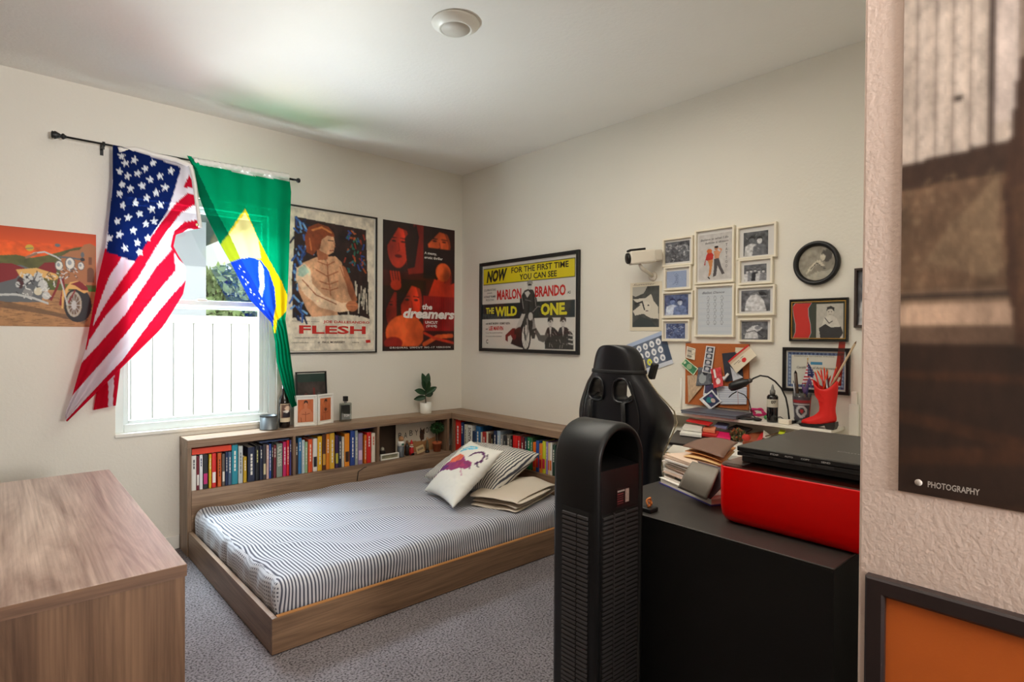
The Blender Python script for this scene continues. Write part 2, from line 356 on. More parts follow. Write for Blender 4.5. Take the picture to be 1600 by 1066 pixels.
r1 = n_.new('ShaderNodeValToRGB'); l_.new(q1.outputs['Fac'], r1.inputs[0]); r1.color_ramp.elements[0].position = .32; r1.color_ramp.elements[0].color = L4((70, 64, 66)); r1.color_ramp.elements[1].position = .56; r1.color_ramp.elements[1].color = L4((150, 143, 146))
mm = n_.new('ShaderNodeMix'); mm.data_type = 'RGBA'; mm.blend_type = 'MULTIPLY'; mm.inputs['Factor'].default_value = .35; l_.new(r1.outputs[0], mm.inputs['A']); l_.new(q2.outputs['Fac'], mm.inputs['B']); l_.new(mm.outputs['Result'], b_.inputs['Base Color'])
ad = n_.new('ShaderNodeMath'); ad.operation = 'MULTIPLY_ADD'; l_.new(q2.outputs['Fac'], ad.inputs[0]); ad.inputs[1].default_value = 1.2; l_.new(q1.outputs['Fac'], ad.inputs[2])
bp_ = n_.new('ShaderNodeBump'); bp_.inputs['Strength'].default_value = 1; bp_.inputs['Distance'].default_value = .012; l_.new(ad.outputs[0], bp_.inputs['Height']); l_.new(bp_.outputs[0], b_.inputs['Normal'])
T = .12
struct('floor', MB().box((XL-T, YB-T, -.1), (X2+T, Y1+T, 0), carp))
struct('ceiling', MB().box((XL-T, YB-T, H), (X2+T, Y1+T, H+.12), M_ceil))
mb = MB()   # window wall with its opening
mb.box((XL-T, Y1, 0), (WX0, Y1+.16, H), M_wall).box((WX1, Y1, 0), (X2+T, Y1+.16, H), M_wall).box((WX0, Y1, 0), (WX1, Y1+.16, WZ0), M_wall).box((WX0, Y1, WZ1), (WX1, Y1+.16, H), M_wall)
struct('wall_window', mb)
struct('wall_right', MB().box((X2, YN-.1, 0), (X2+T, Y1, H), M_wall))
struct('wall_left', MB().box((XL-T, YB, 0), (XL, Y1, H), M_taupe))
struct('wall_near', MB().box((XN, YB, 0), (XN+.115, YN, H), M_near, .004))
struct('wall_closet', MB().box((XN+.116, YN-.115, 0), (X2-.001, YN, H), M_wall))
struct('wall_hall', MB().box((XL-T, YB-T, 0), (XN+.115, YB, H), M_taupe))
struct('baseboard_window', MB().box((XL+.001, Y1-.014, .001), (.84, Y1-.001, .085), M_white, .004))
struct('baseboard_near', MB().box((XN-.014, YB+.02, .001), (XN-.001, YN, .085), M_white, .004))
struct('baseboard_right', MB().box((X2-.014, YN+.02, .001), (X2-.001, 2.39, .085), M_white, .004))
# ---- window: jamb liner, fixed upper sash, lower sash, panes, sill
yf = Y1+.045
win = thing('window_1', ((WX0+WX1)/2, Y1+.08, WZ0), None, None); win['kind'] = 'structure'
mb = MB(); fw = .045
for a, b in (((WX0, WZ0), (WX0+fw, WZ1)), ((WX1-fw, WZ0), (WX1, WZ1)), ((WX0+fw, WZ1-.05), (WX1-fw, WZ1)), ((WX0+fw, WZ0), (WX1-fw, WZ0+.05))):
    mb.box((a[0], Y1+.03, a[1]), (b[0], Y1+.155, b[1]), M_vinyl, .004)
obj('window_frame', mb, win)
def sash(name, x0, x1, z0, z1, y, r):
    mb = MB(); mb.box((x0, y, z0), (x0+r, y+.03, z1), M_vinyl, .004).box((x1-r, y, z0), (x1, y+.03, z1), M_vinyl, .004).box((x0+r, y, z0), (x1-r, y+.03, z0+r), M_vinyl, .004).box((x0+r, y, z1-r*1.3), (x1-r, y+.03, z1), M_vinyl, .004)
    s_ = obj(name, mb, win); obj('pane', MB().box((x0+r, y+.012, z0+r), (x1-r, y+.016, z1-r), glass_mat()), s_); return s_
sash('lower_sash', WX0+fw, WX1-fw-.035, WZ0+.045, 1.555, Y1+.048, .026)
sash('upper_sash', WX0+fw, WX1-fw-.0, 1.50, WZ1-.045, Y1+.09, .026)
obj('sash_track', MB().box((WX1-fw-.034, Y1+.05, WZ0+.05), (WX1-fw-.001, Y1+.06, 1.5), M_vinyl).box((WX1-fw-.02, Y1+.04, WZ0+.05), (WX1-fw-.012, Y1+.05, 1.5), M_vinyl), win)
obj('sash_lock', MB().box((.95, Y1+.03, 1.545), (1.01, Y1+.047, 1.562), M_white, .003), win)
struct('window_2_sill', MB().box((WX0-.004, Y1-.012, WZ0-.02), (WX1+.01, Y1+.045, WZ0+.002), M_white, .004))
bpy.data.objects['window_2_sill'].name = 'window_1_sill'
# ================================================================ OUTSIDE
M_grass = mat((66, 70, 54), .95, noise=.35, nscale=14, bump=.8, bscale=40, bdist=.03); M_fence = mat((182, 177, 172), .5)
struct('ground', MB().box((-30, Y1+.17, -.5), (60, 70, -.3), M_grass))
fz = 1.50; fy = 5.6
fen = thing('vinyl_fence', (1.6, fy, -.3), 'white vinyl privacy fence of vertical boards outside the window', 'fence')
x = -1.2; bw = .155
while x < 4.6:
    obj('board', MB().box((x+.003, fy, -.28), (x+bw-.003, fy+.03, fz-.05), M_fence, .006), fen); x += bw
obj('top_rail', MB().box((-1.25, fy-.02, fz-.07), (4.7, fy+.05, fz), M_fence, .008), fen)
for px_ in (-1.25, .62, 2.9): obj('post', MB().box((px_-.06, fy-.035, -.3), (px_+.06, fy+.065, fz+.06), M_fence, .008), fen)
ho = thing('neighbour_house', (.6, 8.6, -.3), 'white stucco neighbour house corner beyond the fence', 'house')
M_stucco = mat((226, 226, 232), .85, bump=.3, bscale=60); M_roof = mat((176, 172, 174), .8, noise=.2)
obj('wall', MB().box((-3.5, 8.0, -.3), (1.97, 14, 2.9), M_stucco), ho)
mb = MB(); mb.prism([Vector((-4, 7.5, 2.75)), Vector((2.5, 7.5, 2.75)), Vector((2.5, 7.5, 2.9)), Vector((-.75, 7.5, 5.2)), Vector((-4, 7.5, 2.9))], (0, 7, 0), M_roof); obj('roof', mb, ho)
ho2 = thing('far_house', (7.5, 20, -.3), 'low grey roofed house far behind the fence beside the tree', 'house')
obj('wall', MB().box((6.2, 20, -.3), (16, 26, 1.9), M_stucco), ho2)
mb = MB(); mb.prism([Vector((5.7, 19.6, 1.85)), Vector((16.5, 19.6, 1.85)), Vector((14, 23, 2.6)), Vector((8, 23, 2.6))], (0, 0, .15), M_roof); obj('roof', mb, ho2)
M_leaf = mat((156, 178, 110), .7, noise=.4, nscale=3); M_leaf2 = mat((196, 210, 150), .7, noise=.3, nscale=3); M_bark = mat((96, 82, 66), .9, noise=.3, bump=.6, bscale=30)
def tree(c, h, r, lab, seed, nl=2600):
    t = thing('leafy_tree', c, lab, 'tree'); g = np.random.default_rng(seed); c = Vector(c)
    mb = MB(); mb.tube([c, c+Vector((.1, 0, h*.3)), c+Vector((-.05, .1, h*.6)), c+Vector((.1, 0, h*.85))], [.2, .16, .1, .04], M_bark)
    cl = []
    for k in range(16):
        a = g.uniform(0, 2*PI); rr = g.uniform(.15, .8)*r; z = h*g.uniform(.48, 1.0); p = c+Vector((math.cos(a)*rr, math.sin(a)*rr, z)); cl.append((p, g.uniform(.35, .6)*r))
        mb.tube([c+Vector((0, 0, h*.35)), (c+Vector((0, 0, h*.35))+p)/2+Vector((0, 0, .1)), p], [.08, .05, .02], M_bark, 6)
    obj('trunk', mb, t)
    mb = MB()
    for k in range(nl):
        p, q = cl[g.integers(len(cl))]; d = Vector(g.normal(size=3)).normalized()*q*g.uniform(.55, 1.02); d.z *= .75; s_ = g.uniform(.09, .2)
        u = Vector(g.normal(size=3)).normalized(); v = u.cross(Vector(g.normal(size=3))).normalized(); a = p+d
        mb.add([a-u*s_, a+v*s_*.45, a+u*s_, a-v*s_*.45], [(0, 1, 2, 3)], M_leaf if g.random() < .6 else M_leaf2)
    stuff(obj('foliage', mb, t))
tree((5.0, 18, -.3), 3.5, 1.25, 'round green leafy tree in the window beyond the white fence', 3)
tree((2.8, 24, -.3), 3.6, 1.4, 'smaller green tree further left behind the white fence', 5, 1500)
# ================================================================ CEILING LIGHT
c = atz(712, 36, H-.002)
cl = thing('ceiling_light', c, 'round flush white disc light on the ceiling above the bed', 'ceiling light')
obj('trim_ring', MB().lathe([(.001, 0), (.108, 0), (.106, -.008), (.074, -.03), (.070, -.032), (.066, -.028), (.001, -.028)], c, M_white, 48, closed=False), cl)
obj('diffuser', MB().lathe([(.001, -.0275), (.064, -.0275), (.064, -.0295), (.001, -.031)], c, mat((205, 198, 188), .5), 40, closed=False), cl)
# ================================================================ CABINETS: oak dresser bottom left
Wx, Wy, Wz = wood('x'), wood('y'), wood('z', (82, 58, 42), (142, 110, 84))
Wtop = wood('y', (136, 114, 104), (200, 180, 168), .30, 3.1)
dr = thing('oak_dresser', (.04, 2.12, 0), 'pale oak-look dresser in the bottom left corner', 'dresser')
dx0, dx1, dy0, dy1, dz = XL+.012, .329, 1.50, 2.745, .80
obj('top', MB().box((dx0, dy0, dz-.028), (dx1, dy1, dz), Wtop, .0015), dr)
Wed = wood('x', (84, 60, 46), (136, 104, 80), .5, 5.1)
obj('edge_band', MB().box((dx0, dy0-.0012, dz-.028), (dx1+.0002, dy0-.0002, dz-.0008), Wed), dr)
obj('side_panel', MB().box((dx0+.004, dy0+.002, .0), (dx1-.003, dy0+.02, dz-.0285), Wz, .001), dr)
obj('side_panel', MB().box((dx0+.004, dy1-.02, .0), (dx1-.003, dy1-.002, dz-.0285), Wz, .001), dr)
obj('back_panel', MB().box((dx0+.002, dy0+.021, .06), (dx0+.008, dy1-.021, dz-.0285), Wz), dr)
for i in range(3):
    z0 = .06+i*.236; d_ = obj('drawer', MB().box((dx1-.022, dy0+.023, z0+.003), (dx1-.003, dy1-.023, z0+.23), Wy, .0015), dr)
    obj('handle', MB().box((dx1-.0025, 2.0, z0+.17), (dx1+.012, 2.25, z0+.18), M_blackm, .003), d_)
obj('plinth', MB().box((dx0+.02, dy0+.021, 0), (dx1-.03, dy1-.021, .058), Wy), dr)
# ================================================================ BED: low frame, mattress, L-shaped bookcase headboards
BX0, BY0, RZ = .845, 2.415, .155
Wr = wood('x', (106, 80, 60), (158, 126, 98)); Wr2 = wood('y', (106, 80, 60), (158, 126, 98)); Wsh = wood('x', (118, 92, 72), (176, 148, 122), .45, 1.3); Wshy = wood('y', (114, 88, 68), (172, 142, 116), .45, 2.3); Wshz = wood('z', (108, 82, 62), (166, 138, 112), .45, .7)
bd = thing('platform_bed', (1.8, 3.1, 0), 'low oak-look platform bed in the corner under the window', 'bed')
obj('front_rail', MB().box((BX0, BY0, .004), (2.76, BY0+.022, RZ), Wr, .0015), bd)
obj('side_rail', MB().box((BX0, BY0+.0225, .004), (BX0+.022, SHY-.02, RZ), Wr2, .0015), bd)
obj('rail_edge_strip', MB().box((BX0+.022, BY0+.001, RZ+.0002), (2.76, BY0+.021, RZ+.0035), mat((176, 122, 66), .5)), bd)
mb = MB()
for i in range(11): mb.box((BX0+.05+i*.17, BY0+.03, .085), (BX0+.13+i*.17, SHY-.03, .1), Wr2)
stuff(obj('slats', mb, bd))
# bookcase under the window
bk = thing('bookcase_headboard', (1.8, SHY+.1, 0), 'long low oak-look bookcase headboard under the window', 'bookcase')
bx0 = .843; tz0 = SHT-.048; bayb = .388
obj('top_board', MB().box((bx0, SHY, tz0), (2.782, Y1-.004, SHT), Wsh, .0015), bk)
obj('side_panel', MB().box((bx0, SHY+.001, 0), (bx0+.022, Y1-.004, tz0-.0005), Wshz, .001), bk)
obj('front_panel', MB().box((bx0+.023, SHY+.001, .0), (2.782, SHY+.02, bayb-.0005), Wsh, .001), bk)
obj('shelf_board', MB().box((bx0+.023, SHY+.0205, bayb-.02), (2.782, Y1-.004, bayb-.0005), Wsh), bk)
obj('back_panel', MB().box((bx0+.023, Y1-.012, bayb), (2.782, Y1-.005, tz0-.0005), mat((84, 66, 52), .7)), bk)
for xd in (1.484, 2.114, 2.752): obj('divider', MB().box((xd-.009, SHY+.002, bayb), (xd+.009, Y1-.0125, tz0-.0005), Wshz), bk)
bk2 = thing('corner_bookcase', (SHX+.12, 3.1, 0), 'low oak-look bookcase along the right wall beside the pillows', 'bookcase')
by0 = 2.415
obj('top_board', MB().box((SHX, by0, tz0), (X2-.004, Y1-.004, SHT), Wshy, .0015), bk2)
obj('front_panel', MB().box((SHX+.001, by0+.02, 0), (SHX+.02, SHY-.002, bayb-.0005), Wshy, .001), bk2)
obj('shelf_board', MB().box((SHX+.0205, by0+.02, bayb-.02), (X2-.004, SHY+.19, bayb-.0005), Wshy), bk2)
obj('back_panel', MB().box((X2-.012, by0+.02, bayb), (X2-.005, Y1-.01, tz0-.0005), mat((84, 66, 52), .7)), bk2)
for yd in (by0+.011, SHY-.012): obj('divider', MB().box((SHX+.002, yd-.009, .001 if yd < 3 else bayb), (X2-.0125, yd+.009, tz0-.0005), Wshz), bk2)
# ---- mattress with striped sheet
def stripe_mat(name, axis, period, dark, light_, duty, wob, plaid=False):
    mt = bpy.data.materials.new(name); mt.use_nodes = True; n = mt.node_tree.nodes; l = mt.node_tree.links; b = n['Principled BSDF']; b.inputs['Roughness'].default_value = .9
    b.inputs['Sheen Weight'].default_value = .2
    t = n.new('ShaderNodeTexCoord'); s_ = n.new('ShaderNodeSeparateXYZ'); l.new(t.outputs['Object'], s_.inputs[0])
    nz = n.new('ShaderNodeTexNoise'); nz.inputs['Scale'].default_value = 2.1; nz.inputs['Detail'].default_value = 2; l.new(t.outputs['Object'], nz.inputs['Vector'])
    def stripes(sock):
        a = n.new('ShaderNodeMath'); a.operation = 'MULTIPLY_ADD'; l.new(nz.outputs['Fac'], a.inputs[0]); a.inputs[1].default_value = wob; l.new(sock, a.inputs[2])
        c = n.new('ShaderNodeMath'); c.operation = 'MULTIPLY'; l.new(a.outputs[0], c.inputs[0]); c.inputs[1].default_value = 1/period
        f = n.new('ShaderNodeMath'); f.operation = 'PINGPONG'; l.new(c.outputs[0], f.inputs[0]); f.inputs[1].default_value = .5
        m_ = n.new('ShaderNodeMapRange'); m_.inputs[1].default_value = duty/2-.06; m_.inputs[2].default_value = duty/2+.06; l.new(f.outputs[0], m_.inputs[0]); return m_.outputs[0]
    o = stripes(s_.outputs[axis])
    if plaid:
        g = n.new('ShaderNodeNewGeometry'); sg = n.new('ShaderNodeSeparateXYZ'); l.new(g.outputs['Normal'], sg.inputs[0])
        ab = n.new('ShaderNodeMath'); ab.operation = 'LESS_THAN'; l.new(sg.outputs['X'], ab.inputs[0]); ab.inputs[1].default_value = -.6
        oy = stripes(s_.outputs['Y']); oz = stripes(s_.outputs['Z']); mi = n.new('ShaderNodeMath'); mi.operation = 'MAXIMUM'; l.new(oy, mi.inputs[0]); l.new(oz, mi.inputs[1])
        mx = n.new('ShaderNodeMix'); l.new(ab.outputs[0], mx.inputs['Factor']); l.new(o, mx.inputs['A']); l.new(mi.outputs[0], mx.inputs['B']); o = mx.outputs['Result']
    mc = n.new('ShaderNodeMix'); mc.data_type = 'RGBA'; l.new(o, mc.inputs['Factor']); mc.inputs['A'].default_value = L4(dark); mc.inputs['B'].default_value = L4(light_); l.new(mc.outputs['Result'], b.inputs['Base Color'])
    nb = n.new('ShaderNodeTexNoise'); nb.inputs['Scale'].default_value = 260; bp = n.new('ShaderNodeBump'); bp.inputs['Strength'].default_value = .25; bp.inputs['Distance'].default_value = .001
    l.new(t.outputs['Object'], nb.inputs['Vector']); l.new(nb.outputs['Fac'], bp.inputs['Height']); l.new(bp.outputs[0], b.inputs['Normal']); return mt
M_sheet = stripe_mat('striped_sheet', 'X', .0158, (70, 72, 88), (202, 203, 210), .46, .09, True)
from mathutils import noise as mn
def softbox(x0, x1, y0, y1, z0, z1, r, nx, ny, nz, disp):
    mb = MB(); bm = bmesh.new(); vs = {}
    def gv(i, j, k):
        if (i, j, k) in vs: return vs[(i, j, k)]
        p = Vector((x0+(x1-x0)*i/nx, y0+(y1-y0)*j/ny, z0+(z1-z0)*k/nz))
        q = Vector((min(max(p.x, x0+r), x1-r), min(max(p.y, y0+r), y1-r), min(max(p.z, z0+r), z1-r))); d = p-q
        if d.length > 1e-6: p = q+d.normalized()*min(r, d.length if d.length < r else r)
        p = disp(p, d); vs[(i, j, k)] = bm.verts.new(p); return vs[(i, j, k)]
    def q(a, b, c, d): bm.faces.new((gv(*a), gv(*b), gv(*c), gv(*d)))
    for i in range(nx):
        for j in range(ny): q((i, j, nz), (i+1, j, nz), (i+1, j+1, nz), (i, j+1, nz)); q((i, j, 0), (i, j+1, 0), (i+1, j+1, 0), (i+1, j, 0))
    for i in range(nx):
        for k in range(nz): q((i, 0, k), (i+1, 0, k), (i+1, 0, k+1), (i, 0, k+1)); q((i, ny, k), (i, ny, k+1), (i+1, ny, k+1), (i+1, ny, k))
    for j in range(ny):
        for k in range(nz): q((0, j, k), (0, j, k+1), (0, j+1, k+1), (0, j+1, k)); q((nx, j, k), (nx, j+1, k), (nx, j+1, k+1), (nx, j, k+1))
    return bm
def mdisp(p, d):
    n1 = mn.noise(Vector((p.x*3.2, p.y*2.2, 0)))*.007+mn.noise(Vector((p.x*9, p.y*5, 3)))*.004
    rd = abs(math.sin(p.x*7+p.y*11+2.2*mn.noise(p*2.5)))**6*.006*(1 if p.z > .25 else .3)
    z = p.z+(n1+rd if p.z > .15 else 0)
    x = p.x+(mn.noise(Vector((p.y*14, p.z*6, 1)))*.012 if d.x < -.02 else 0)
    y = p.y+(mn.noise(Vector((p.x*10, p.z*6, 7)))*.009 if d.y < -.02 else 0)
    return Vector((x, y, z))
bm = softbox(BX0+.03, SHX-.01, BY0+.032, SHY-.008, .102, .285, .055, 120, 90, 9, mdisp)
mb = MB().bm(bm, Matrix.Identity(4), M_sheet); bm.free()
tag(obj('mattress', mb), 'mattress in a grey and white striped fitted sheet', 'mattress')
# ---- cushions
def cushion_grid(w_, h_, t, n, side, pinch=.10, seed=0, wr=.006):
    P = []
    for j in range(n+1):
        row = []
        for i in range(n+1):
            u = 2*i/n-1; v = 2*j/n-1
            x = u*(1-pinch*(1-abs(v))**0*(v*v)*0-pinch*(1-v*v)*(abs(u)**3)); y = v*(1-pinch*(1-u*u)*(abs(v)**3))
            th = ((1-abs(u)**2.6)*(1-abs(v)**2.6))**.55*t/2
            nz = mn.noise(Vector((u*3+seed, v*3, side)))*wr*(1-max(abs(u), abs(v))**4)+mn.noise(Vector((u*9+seed, v*9, side)))*wr*.4
            row.append(Vector((x*w_/2, y*h_/2, side*(th+nz*(th > .001)))))
        P.append(row)
    return P
def place_cushion(name, w_, h_, t, M, mt, label, art=None, pinch=.1, seed=0, cat='cushion', n=44, wr=.006):
    mb = MB(); cols = []
    for side in (1, -1):
        P = cushion_grid(w_, h_, t, n, side, pinch, seed, wr)
        mb.grid(P if side > 0 else [r[::-1] for r in P], mt)
        if art is not None:
            for j in range(n+1):
                for i in range(n+1):
                    cols.append(art.im[int((1-j/n)*(art.ny-1)), int(i/n*(art.nx-1))] if side > 0 else lin((226, 222, 212)))
    if art is not None: mb.col = cols
    o = obj(name, mb, origin=Vector((0, 0, 0)), weld=True); o.matrix_world = M; return tag(o, label, cat)
def basis(c, u, v):   # u right on face, v up on face
    u = Vector(u).normalized(); v = (Vector(v)-u*Vector(v).dot(u)).normalized(); nn = u.cross(v); m_ = Matrix((u, v, nn)).transposed().to_4x4(); m_.translation = Vector(c); return m_
M_str2 = stripe_mat('striped_pillowcase', 'X', .0165, (58, 60, 72), (226, 222, 212), .42, .010)
# folded blanket: thick folded slab, layered
mb = MB(); M_bl = mat((216, 204, 188), .95, noise=.06, nscale=6, bump=.4, bscale=200)
def fold_path():  # cross-section rolled fold
    return [(.0, .0), (.40, .0), (.47, .018), (.48, .045), (.46, .072), (.40, .082), (.06, .062), (.02, .054), (.03, .044), (.39, .055), (.425, .047), (.39, .03), (.02, .02)]
bc = Vector((2.37, 2.60, .294)); bu = Vector((.96, .28, 0)).normalized(); bv = Vector((-.28, .96, 0)).normalized(); P = []
for j in range(15):
    s_ = j/14; row = []
    for k, (a, z) in enumerate(fold_path()):
        a2 = a-.14+.012*math.sin(s_*5+k); row.append(bc+bu*a2*1.12+bv*(s_*.34-.10+.02*math.sin(k*1.3))+Vector((0, 0, z*1.25*(1-.25*abs(s_-.5)*2)+.004*math.sin(s_*9+k))))
    P.append(row)
mb.grid(P, M_bl); tag(obj('folded_blanket', mb, solid=.009, sub=2), 'folded beige blanket on the mattress beneath the striped pillow', 'blanket')
place_cushion('striped_pillow', .70, .50, .20, basis((2.50, 3.09, .432), (.10, -.99, .02), (.93, .10, .36)), M_str2, 'blue and white striped pillow lying behind the white printed cushion', seed=3, pinch=.06, cat='pillow', wr=.012)
ca = Art(110, 110, (230, 228, 220))
U_, V_ = ca.u, ca.v
ca.poly([(.10, .74), (.14, .56), (.22, .44), (.34, .36), (.50, .34), (.62, .38), (.74, .36), (.82, .42), (.74, .50), (.60, .54), (.50, .60), (.36, .62), (.24, .66), (.16, .80)], (150, 60, 110))
ca.poly([(.20, .44), (.32, .33), (.46, .32), (.50, .40), (.40, .47), (.26, .50)], (228, 112, 84))
ca.poly([(.46, .44), (.60, .42), (.70, .46), (.58, .52), (.50, .55)], (170, 62, 104))
ca.poly([(.12, .70), (.20, .56), (.34, .54), (.30, .64), (.20, .70), (.12, .86)], (104, 50, 116))
ca.line([(.60, .30), (.66, .20), (.76, .16), (.86, .20), (.90, .30), (.84, .36)], .035, (92, 44, 92)); ca.line([(.88, .16), (.93, .22)], .02, (60, 40, 70)); ca.line([(.84, .33), (.92, .38)], .02, (60, 40, 70))
ca.line([(.26, .22), (.36, .14), (.48, .10), (.56, .13), (.48, .17), (.38, .19), (.28, .27)], .035, (90, 190, 220)); ca.line([(.70, .54), (.80, .60)], .02, (200, 150, 170))
ca.line([(.62, .44), (.72, .40), (.84, .47)], .014, (120, 60, 110)); ca.mottle(.35, 10, 4, mask=(np.abs(ca.im-lin((230, 228, 220))).sum(2) > .05))
place_cushion('horse_print_cushion', .47, .46, .13, basis((2.205, 2.913, .470), (-.10, -.46, .01), (.345, .03, .29)), attr_mat('cushion_print', .9), 'square white cushion printed with a colourful watercolour horse', ca, pinch=.10, seed=8, n=60)
# phone charging cable over the bookcase lip
mb = MB(); mb.tube([aty(577, 729, SHY+.01)+Vector((0, 0, .002)), aty(569, 731, SHY-.003), aty(560, 737, SHY-.006), aty(558, 752, SHY-.006)], .0028, M_black, 8)
tag(obj('black_cable', mb), 'short black cable hanging over the front lip of the bookcase', 'cable')
# ================================================================ CURTAIN ROD AND FLAGS
RY = Y1-.085
rod = thing('curtain_rod', aty(280, 246, RY), 'thin black curtain rod with ball finials above the window', 'curtain rod')
ra, rb = aty(104, 214, RY), aty(459, 281, RY); zr = (ra.z+rb.z)/2; ra.z = rb.z = zr
obj('pole', MB().tube([ra, Vector(((ra.x+rb.x)/2, RY, zr))], .0055, M_black, 10).tube([Vector(((ra.x+rb.x)/2, RY, zr)), rb], .0072, M_black, 10), rod)
FIN = [(.001, 0), (.008, 0), (.010, .006), (.016, .012), (.016, .018), (.009, .024), (.014, .032), (.022, .050), (.018, .056), (.021, .062), (.012, .066), (.001, .067)]
obj('finial', MB().lathe(FIN, ra, M_black, 14, Vector((-1, 0, 0))), rod)
obj('finial', MB().lathe([(.001, 0), (.007, 0), (.008, .01), (.005, .014), (.013, .022), (.017, .032), (.013, .042), (.001, .046)], rb, M_black, 14, Vector((1, 0, 0))), rod)
for px_, py_ in ((162, 225), (447, 279)):
    p = aty(px_, py_, RY); p.z = zr; mb = MB()
    mb.box((p.x-.008, Y1-.004, p.z-.045), (p.x+.008, Y1-.001, p.z+.02), M_black).box((p.x-.005, RY, p.z-.014), (p.x+.005, Y1-.003, p.z-.008), M_black).lathe([(.008, -.006), (.013, -.006), (.013, .006), (.008, .006)], p, M_black, 14, Vector((1, 0, 0)))
    mb.box((p.x-.004, RY-.004, p.z-.03), (p.x+.004, RY+.004, p.z-.01), M_black); obj('bracket', mb, rod)
def resample(pts, n):
    pts = np.array(pts, float); d = np.r_[0, np.cumsum(np.hypot(*np.diff(pts, axis=0).T))]; t = np.linspace(0, d[-1], n)
    return np.c_[np.interp(t, d, pts[:, 0]), np.interp(t, d, pts[:, 1])]
M_flag = attr_mat('flag_cloth', .85, .38, .38, spec=.1)
def cloth(name, L_, R_, nr, nc, art, depth, parent, ycap=.0):
    a = resample(L_, nr); b = resample(R_, nr); mb = MB(); P = []; cols = []
    x0, y0 = art.u[0, 0], art.v[0, 0]; x1, y1 = art.u[-1, -1], art.v[-1, -1]
    for i in range(nr):
        row = []
        for j in range(nc):
            t = j/(nc-1); q = a[i]*(1-t)+b[i]*t; row.append(aty(q[0], q[1], depth(i/(nr-1), t)))
            ii = int(np.clip(round((q[0]-x0)/(x1-x0)*(art.nx-1)), 0, art.nx-1)); jj = int(np.clip(round((q[1]-y0)/(y1-y0)*(art.ny-1)), 0, art.ny-1)); cols.append(art.im[jj, ii])
        P.append(row)
    mb.grid(P, M_flag); mb.col = cols; return obj(name, mb, parent)
def star(A, cx, cy, r, rot=0, c=(238, 238, 242)):
    pts = []
    for k in range(10):
        rr = r if k % 2 == 0 else r*.42; an = rot-PI/2+k*PI/5; pts.append((cx+rr*math.cos(an), cy+rr*math.sin(an)))
    A.poly(pts, c)
RED, WHT, NVY = (192, 16, 44), (228, 218, 228), (16, 34, 92)
us = Art(460, 920, RED).px(95, 222, 325, 682)
# photo-traced print: canton, seven visible stripe bands
us.rect(95, 222, 325, 682, WHT)
us.poly([(150, 380), (165, 388), (190, 403), (171, 432), (151, 485), (136, 545), (120, 560)], RED)
us.poly([(293, 302), (273, 319), (254, 346), (234, 373), (210, 409), (166, 473), (141, 517), (139, 533), (161, 499), (215, 436), (244, 387), (263, 358), (283, 333), (305, 320), (303, 304)], RED)
us.poly([(286, 294), (296, 272), (302, 293)], RED)
us.poly([(316, 342), (288, 347), (272, 362), (266, 385), (280, 406), (296, 422), (294, 408), (288, 402), (277, 385), (279, 369), (294, 357), (316, 360)], RED)
us.poly([(279, 369), (277, 385), (288, 402), (294, 405), (294, 372)], (232, 196, 216))
us.poly([(272, 386), (244, 417), (196, 491), (150, 543), (120, 575), (100, 640), (113, 618), (172, 551), (196, 522), (244, 459), (274, 424)], RED)
us.poly([(292, 436), (268, 462), (234, 504), (193, 561), (168, 587), (103, 657), (103, 664), (193, 581), (239, 530), (270, 490), (294, 456)], RED)
us.poly([(170, 228), (205, 232), (232, 243), (283, 262), (272, 300), (262, 330), (240, 362), (222, 392), (211, 409), (167, 394), (170, 340), (176, 290), (174, 226)], NVY)
us.poly([(176, 226), (196, 229), (193, 233), (176, 229)], NVY)
for sx, sy in ((190, 244), (210, 250), (187, 268), (196, 255), (239, 255), (267, 267), (227, 264), (215, 271), (199, 275), (235, 281), (250, 275), (191, 289), (222, 290), (204, 295), (244, 301), (258, 293), (187, 303), (229, 309), (212, 317), (192, 321), (237, 327), (250, 320), (200, 340), (218, 334), (183, 346), (228, 350), (241, 346), (187, 367), (208, 360), (215, 379), (231, 372), (171, 372), (195, 388), (218, 394)):
    star(us, sx, sy, 7.2, rng.uniform(-.3, .3))
usf = thing('american_flag', aty(240, 250, RY), 'American flag hung from the curtain rod and draped across the left of the window', 'flag')
usL = [(176, 226), (176, 277), (172, 330), (165, 385), (152, 440), (142, 500), (133, 548), (114, 614), (102, 648), (103, 658)]
usR = [(300, 259), (306, 300), (313, 340), (313, 357), (292, 361), (275, 367), (271, 385), (279, 400), (290, 417), (290, 440), (286, 460), (254, 512), (195, 570), (150, 615), (105, 659)]
def usd(s_, t): return RY-.015-.012*math.sin(t*15+s_*4)*(.5+s_)-.016*math.sin(t*6-s_*6)-.05*s_*(1-t)-.01*math.exp(-((t-.9)/.06)**2)
cloth('flag_cloth', usL, usR, 200, 110, us, usd, usf)
us2 = Art(60, 260, RED).px(140, 380, 195, 645); us2.poly([(172, 380), (195, 380), (180, 645), (170, 645), (166, 500)], WHT); us2.poly([(184, 440), (192, 440), (180, 645), (176, 645)], RED)
cloth('rear_fold', [(176, 390), (170, 470), (160, 560), (146, 641)], [(205, 400), (200, 480), (190, 560), (181, 634)], 60, 24, us2, lambda s_, t: Y1-.03-.012*math.sin(t*9+1), usf)
mb = MB(); hp = [aty(185, 234, RY-.03), aty(212, 233, RY-.024), aty(245, 243, RY-.024), aty(275, 250, RY-.03), aty(298, 259, RY-.034), aty(304, 285, RY-.038), aty(308, 320, RY-.042), aty(313, 356, RY-.04)]
P = []
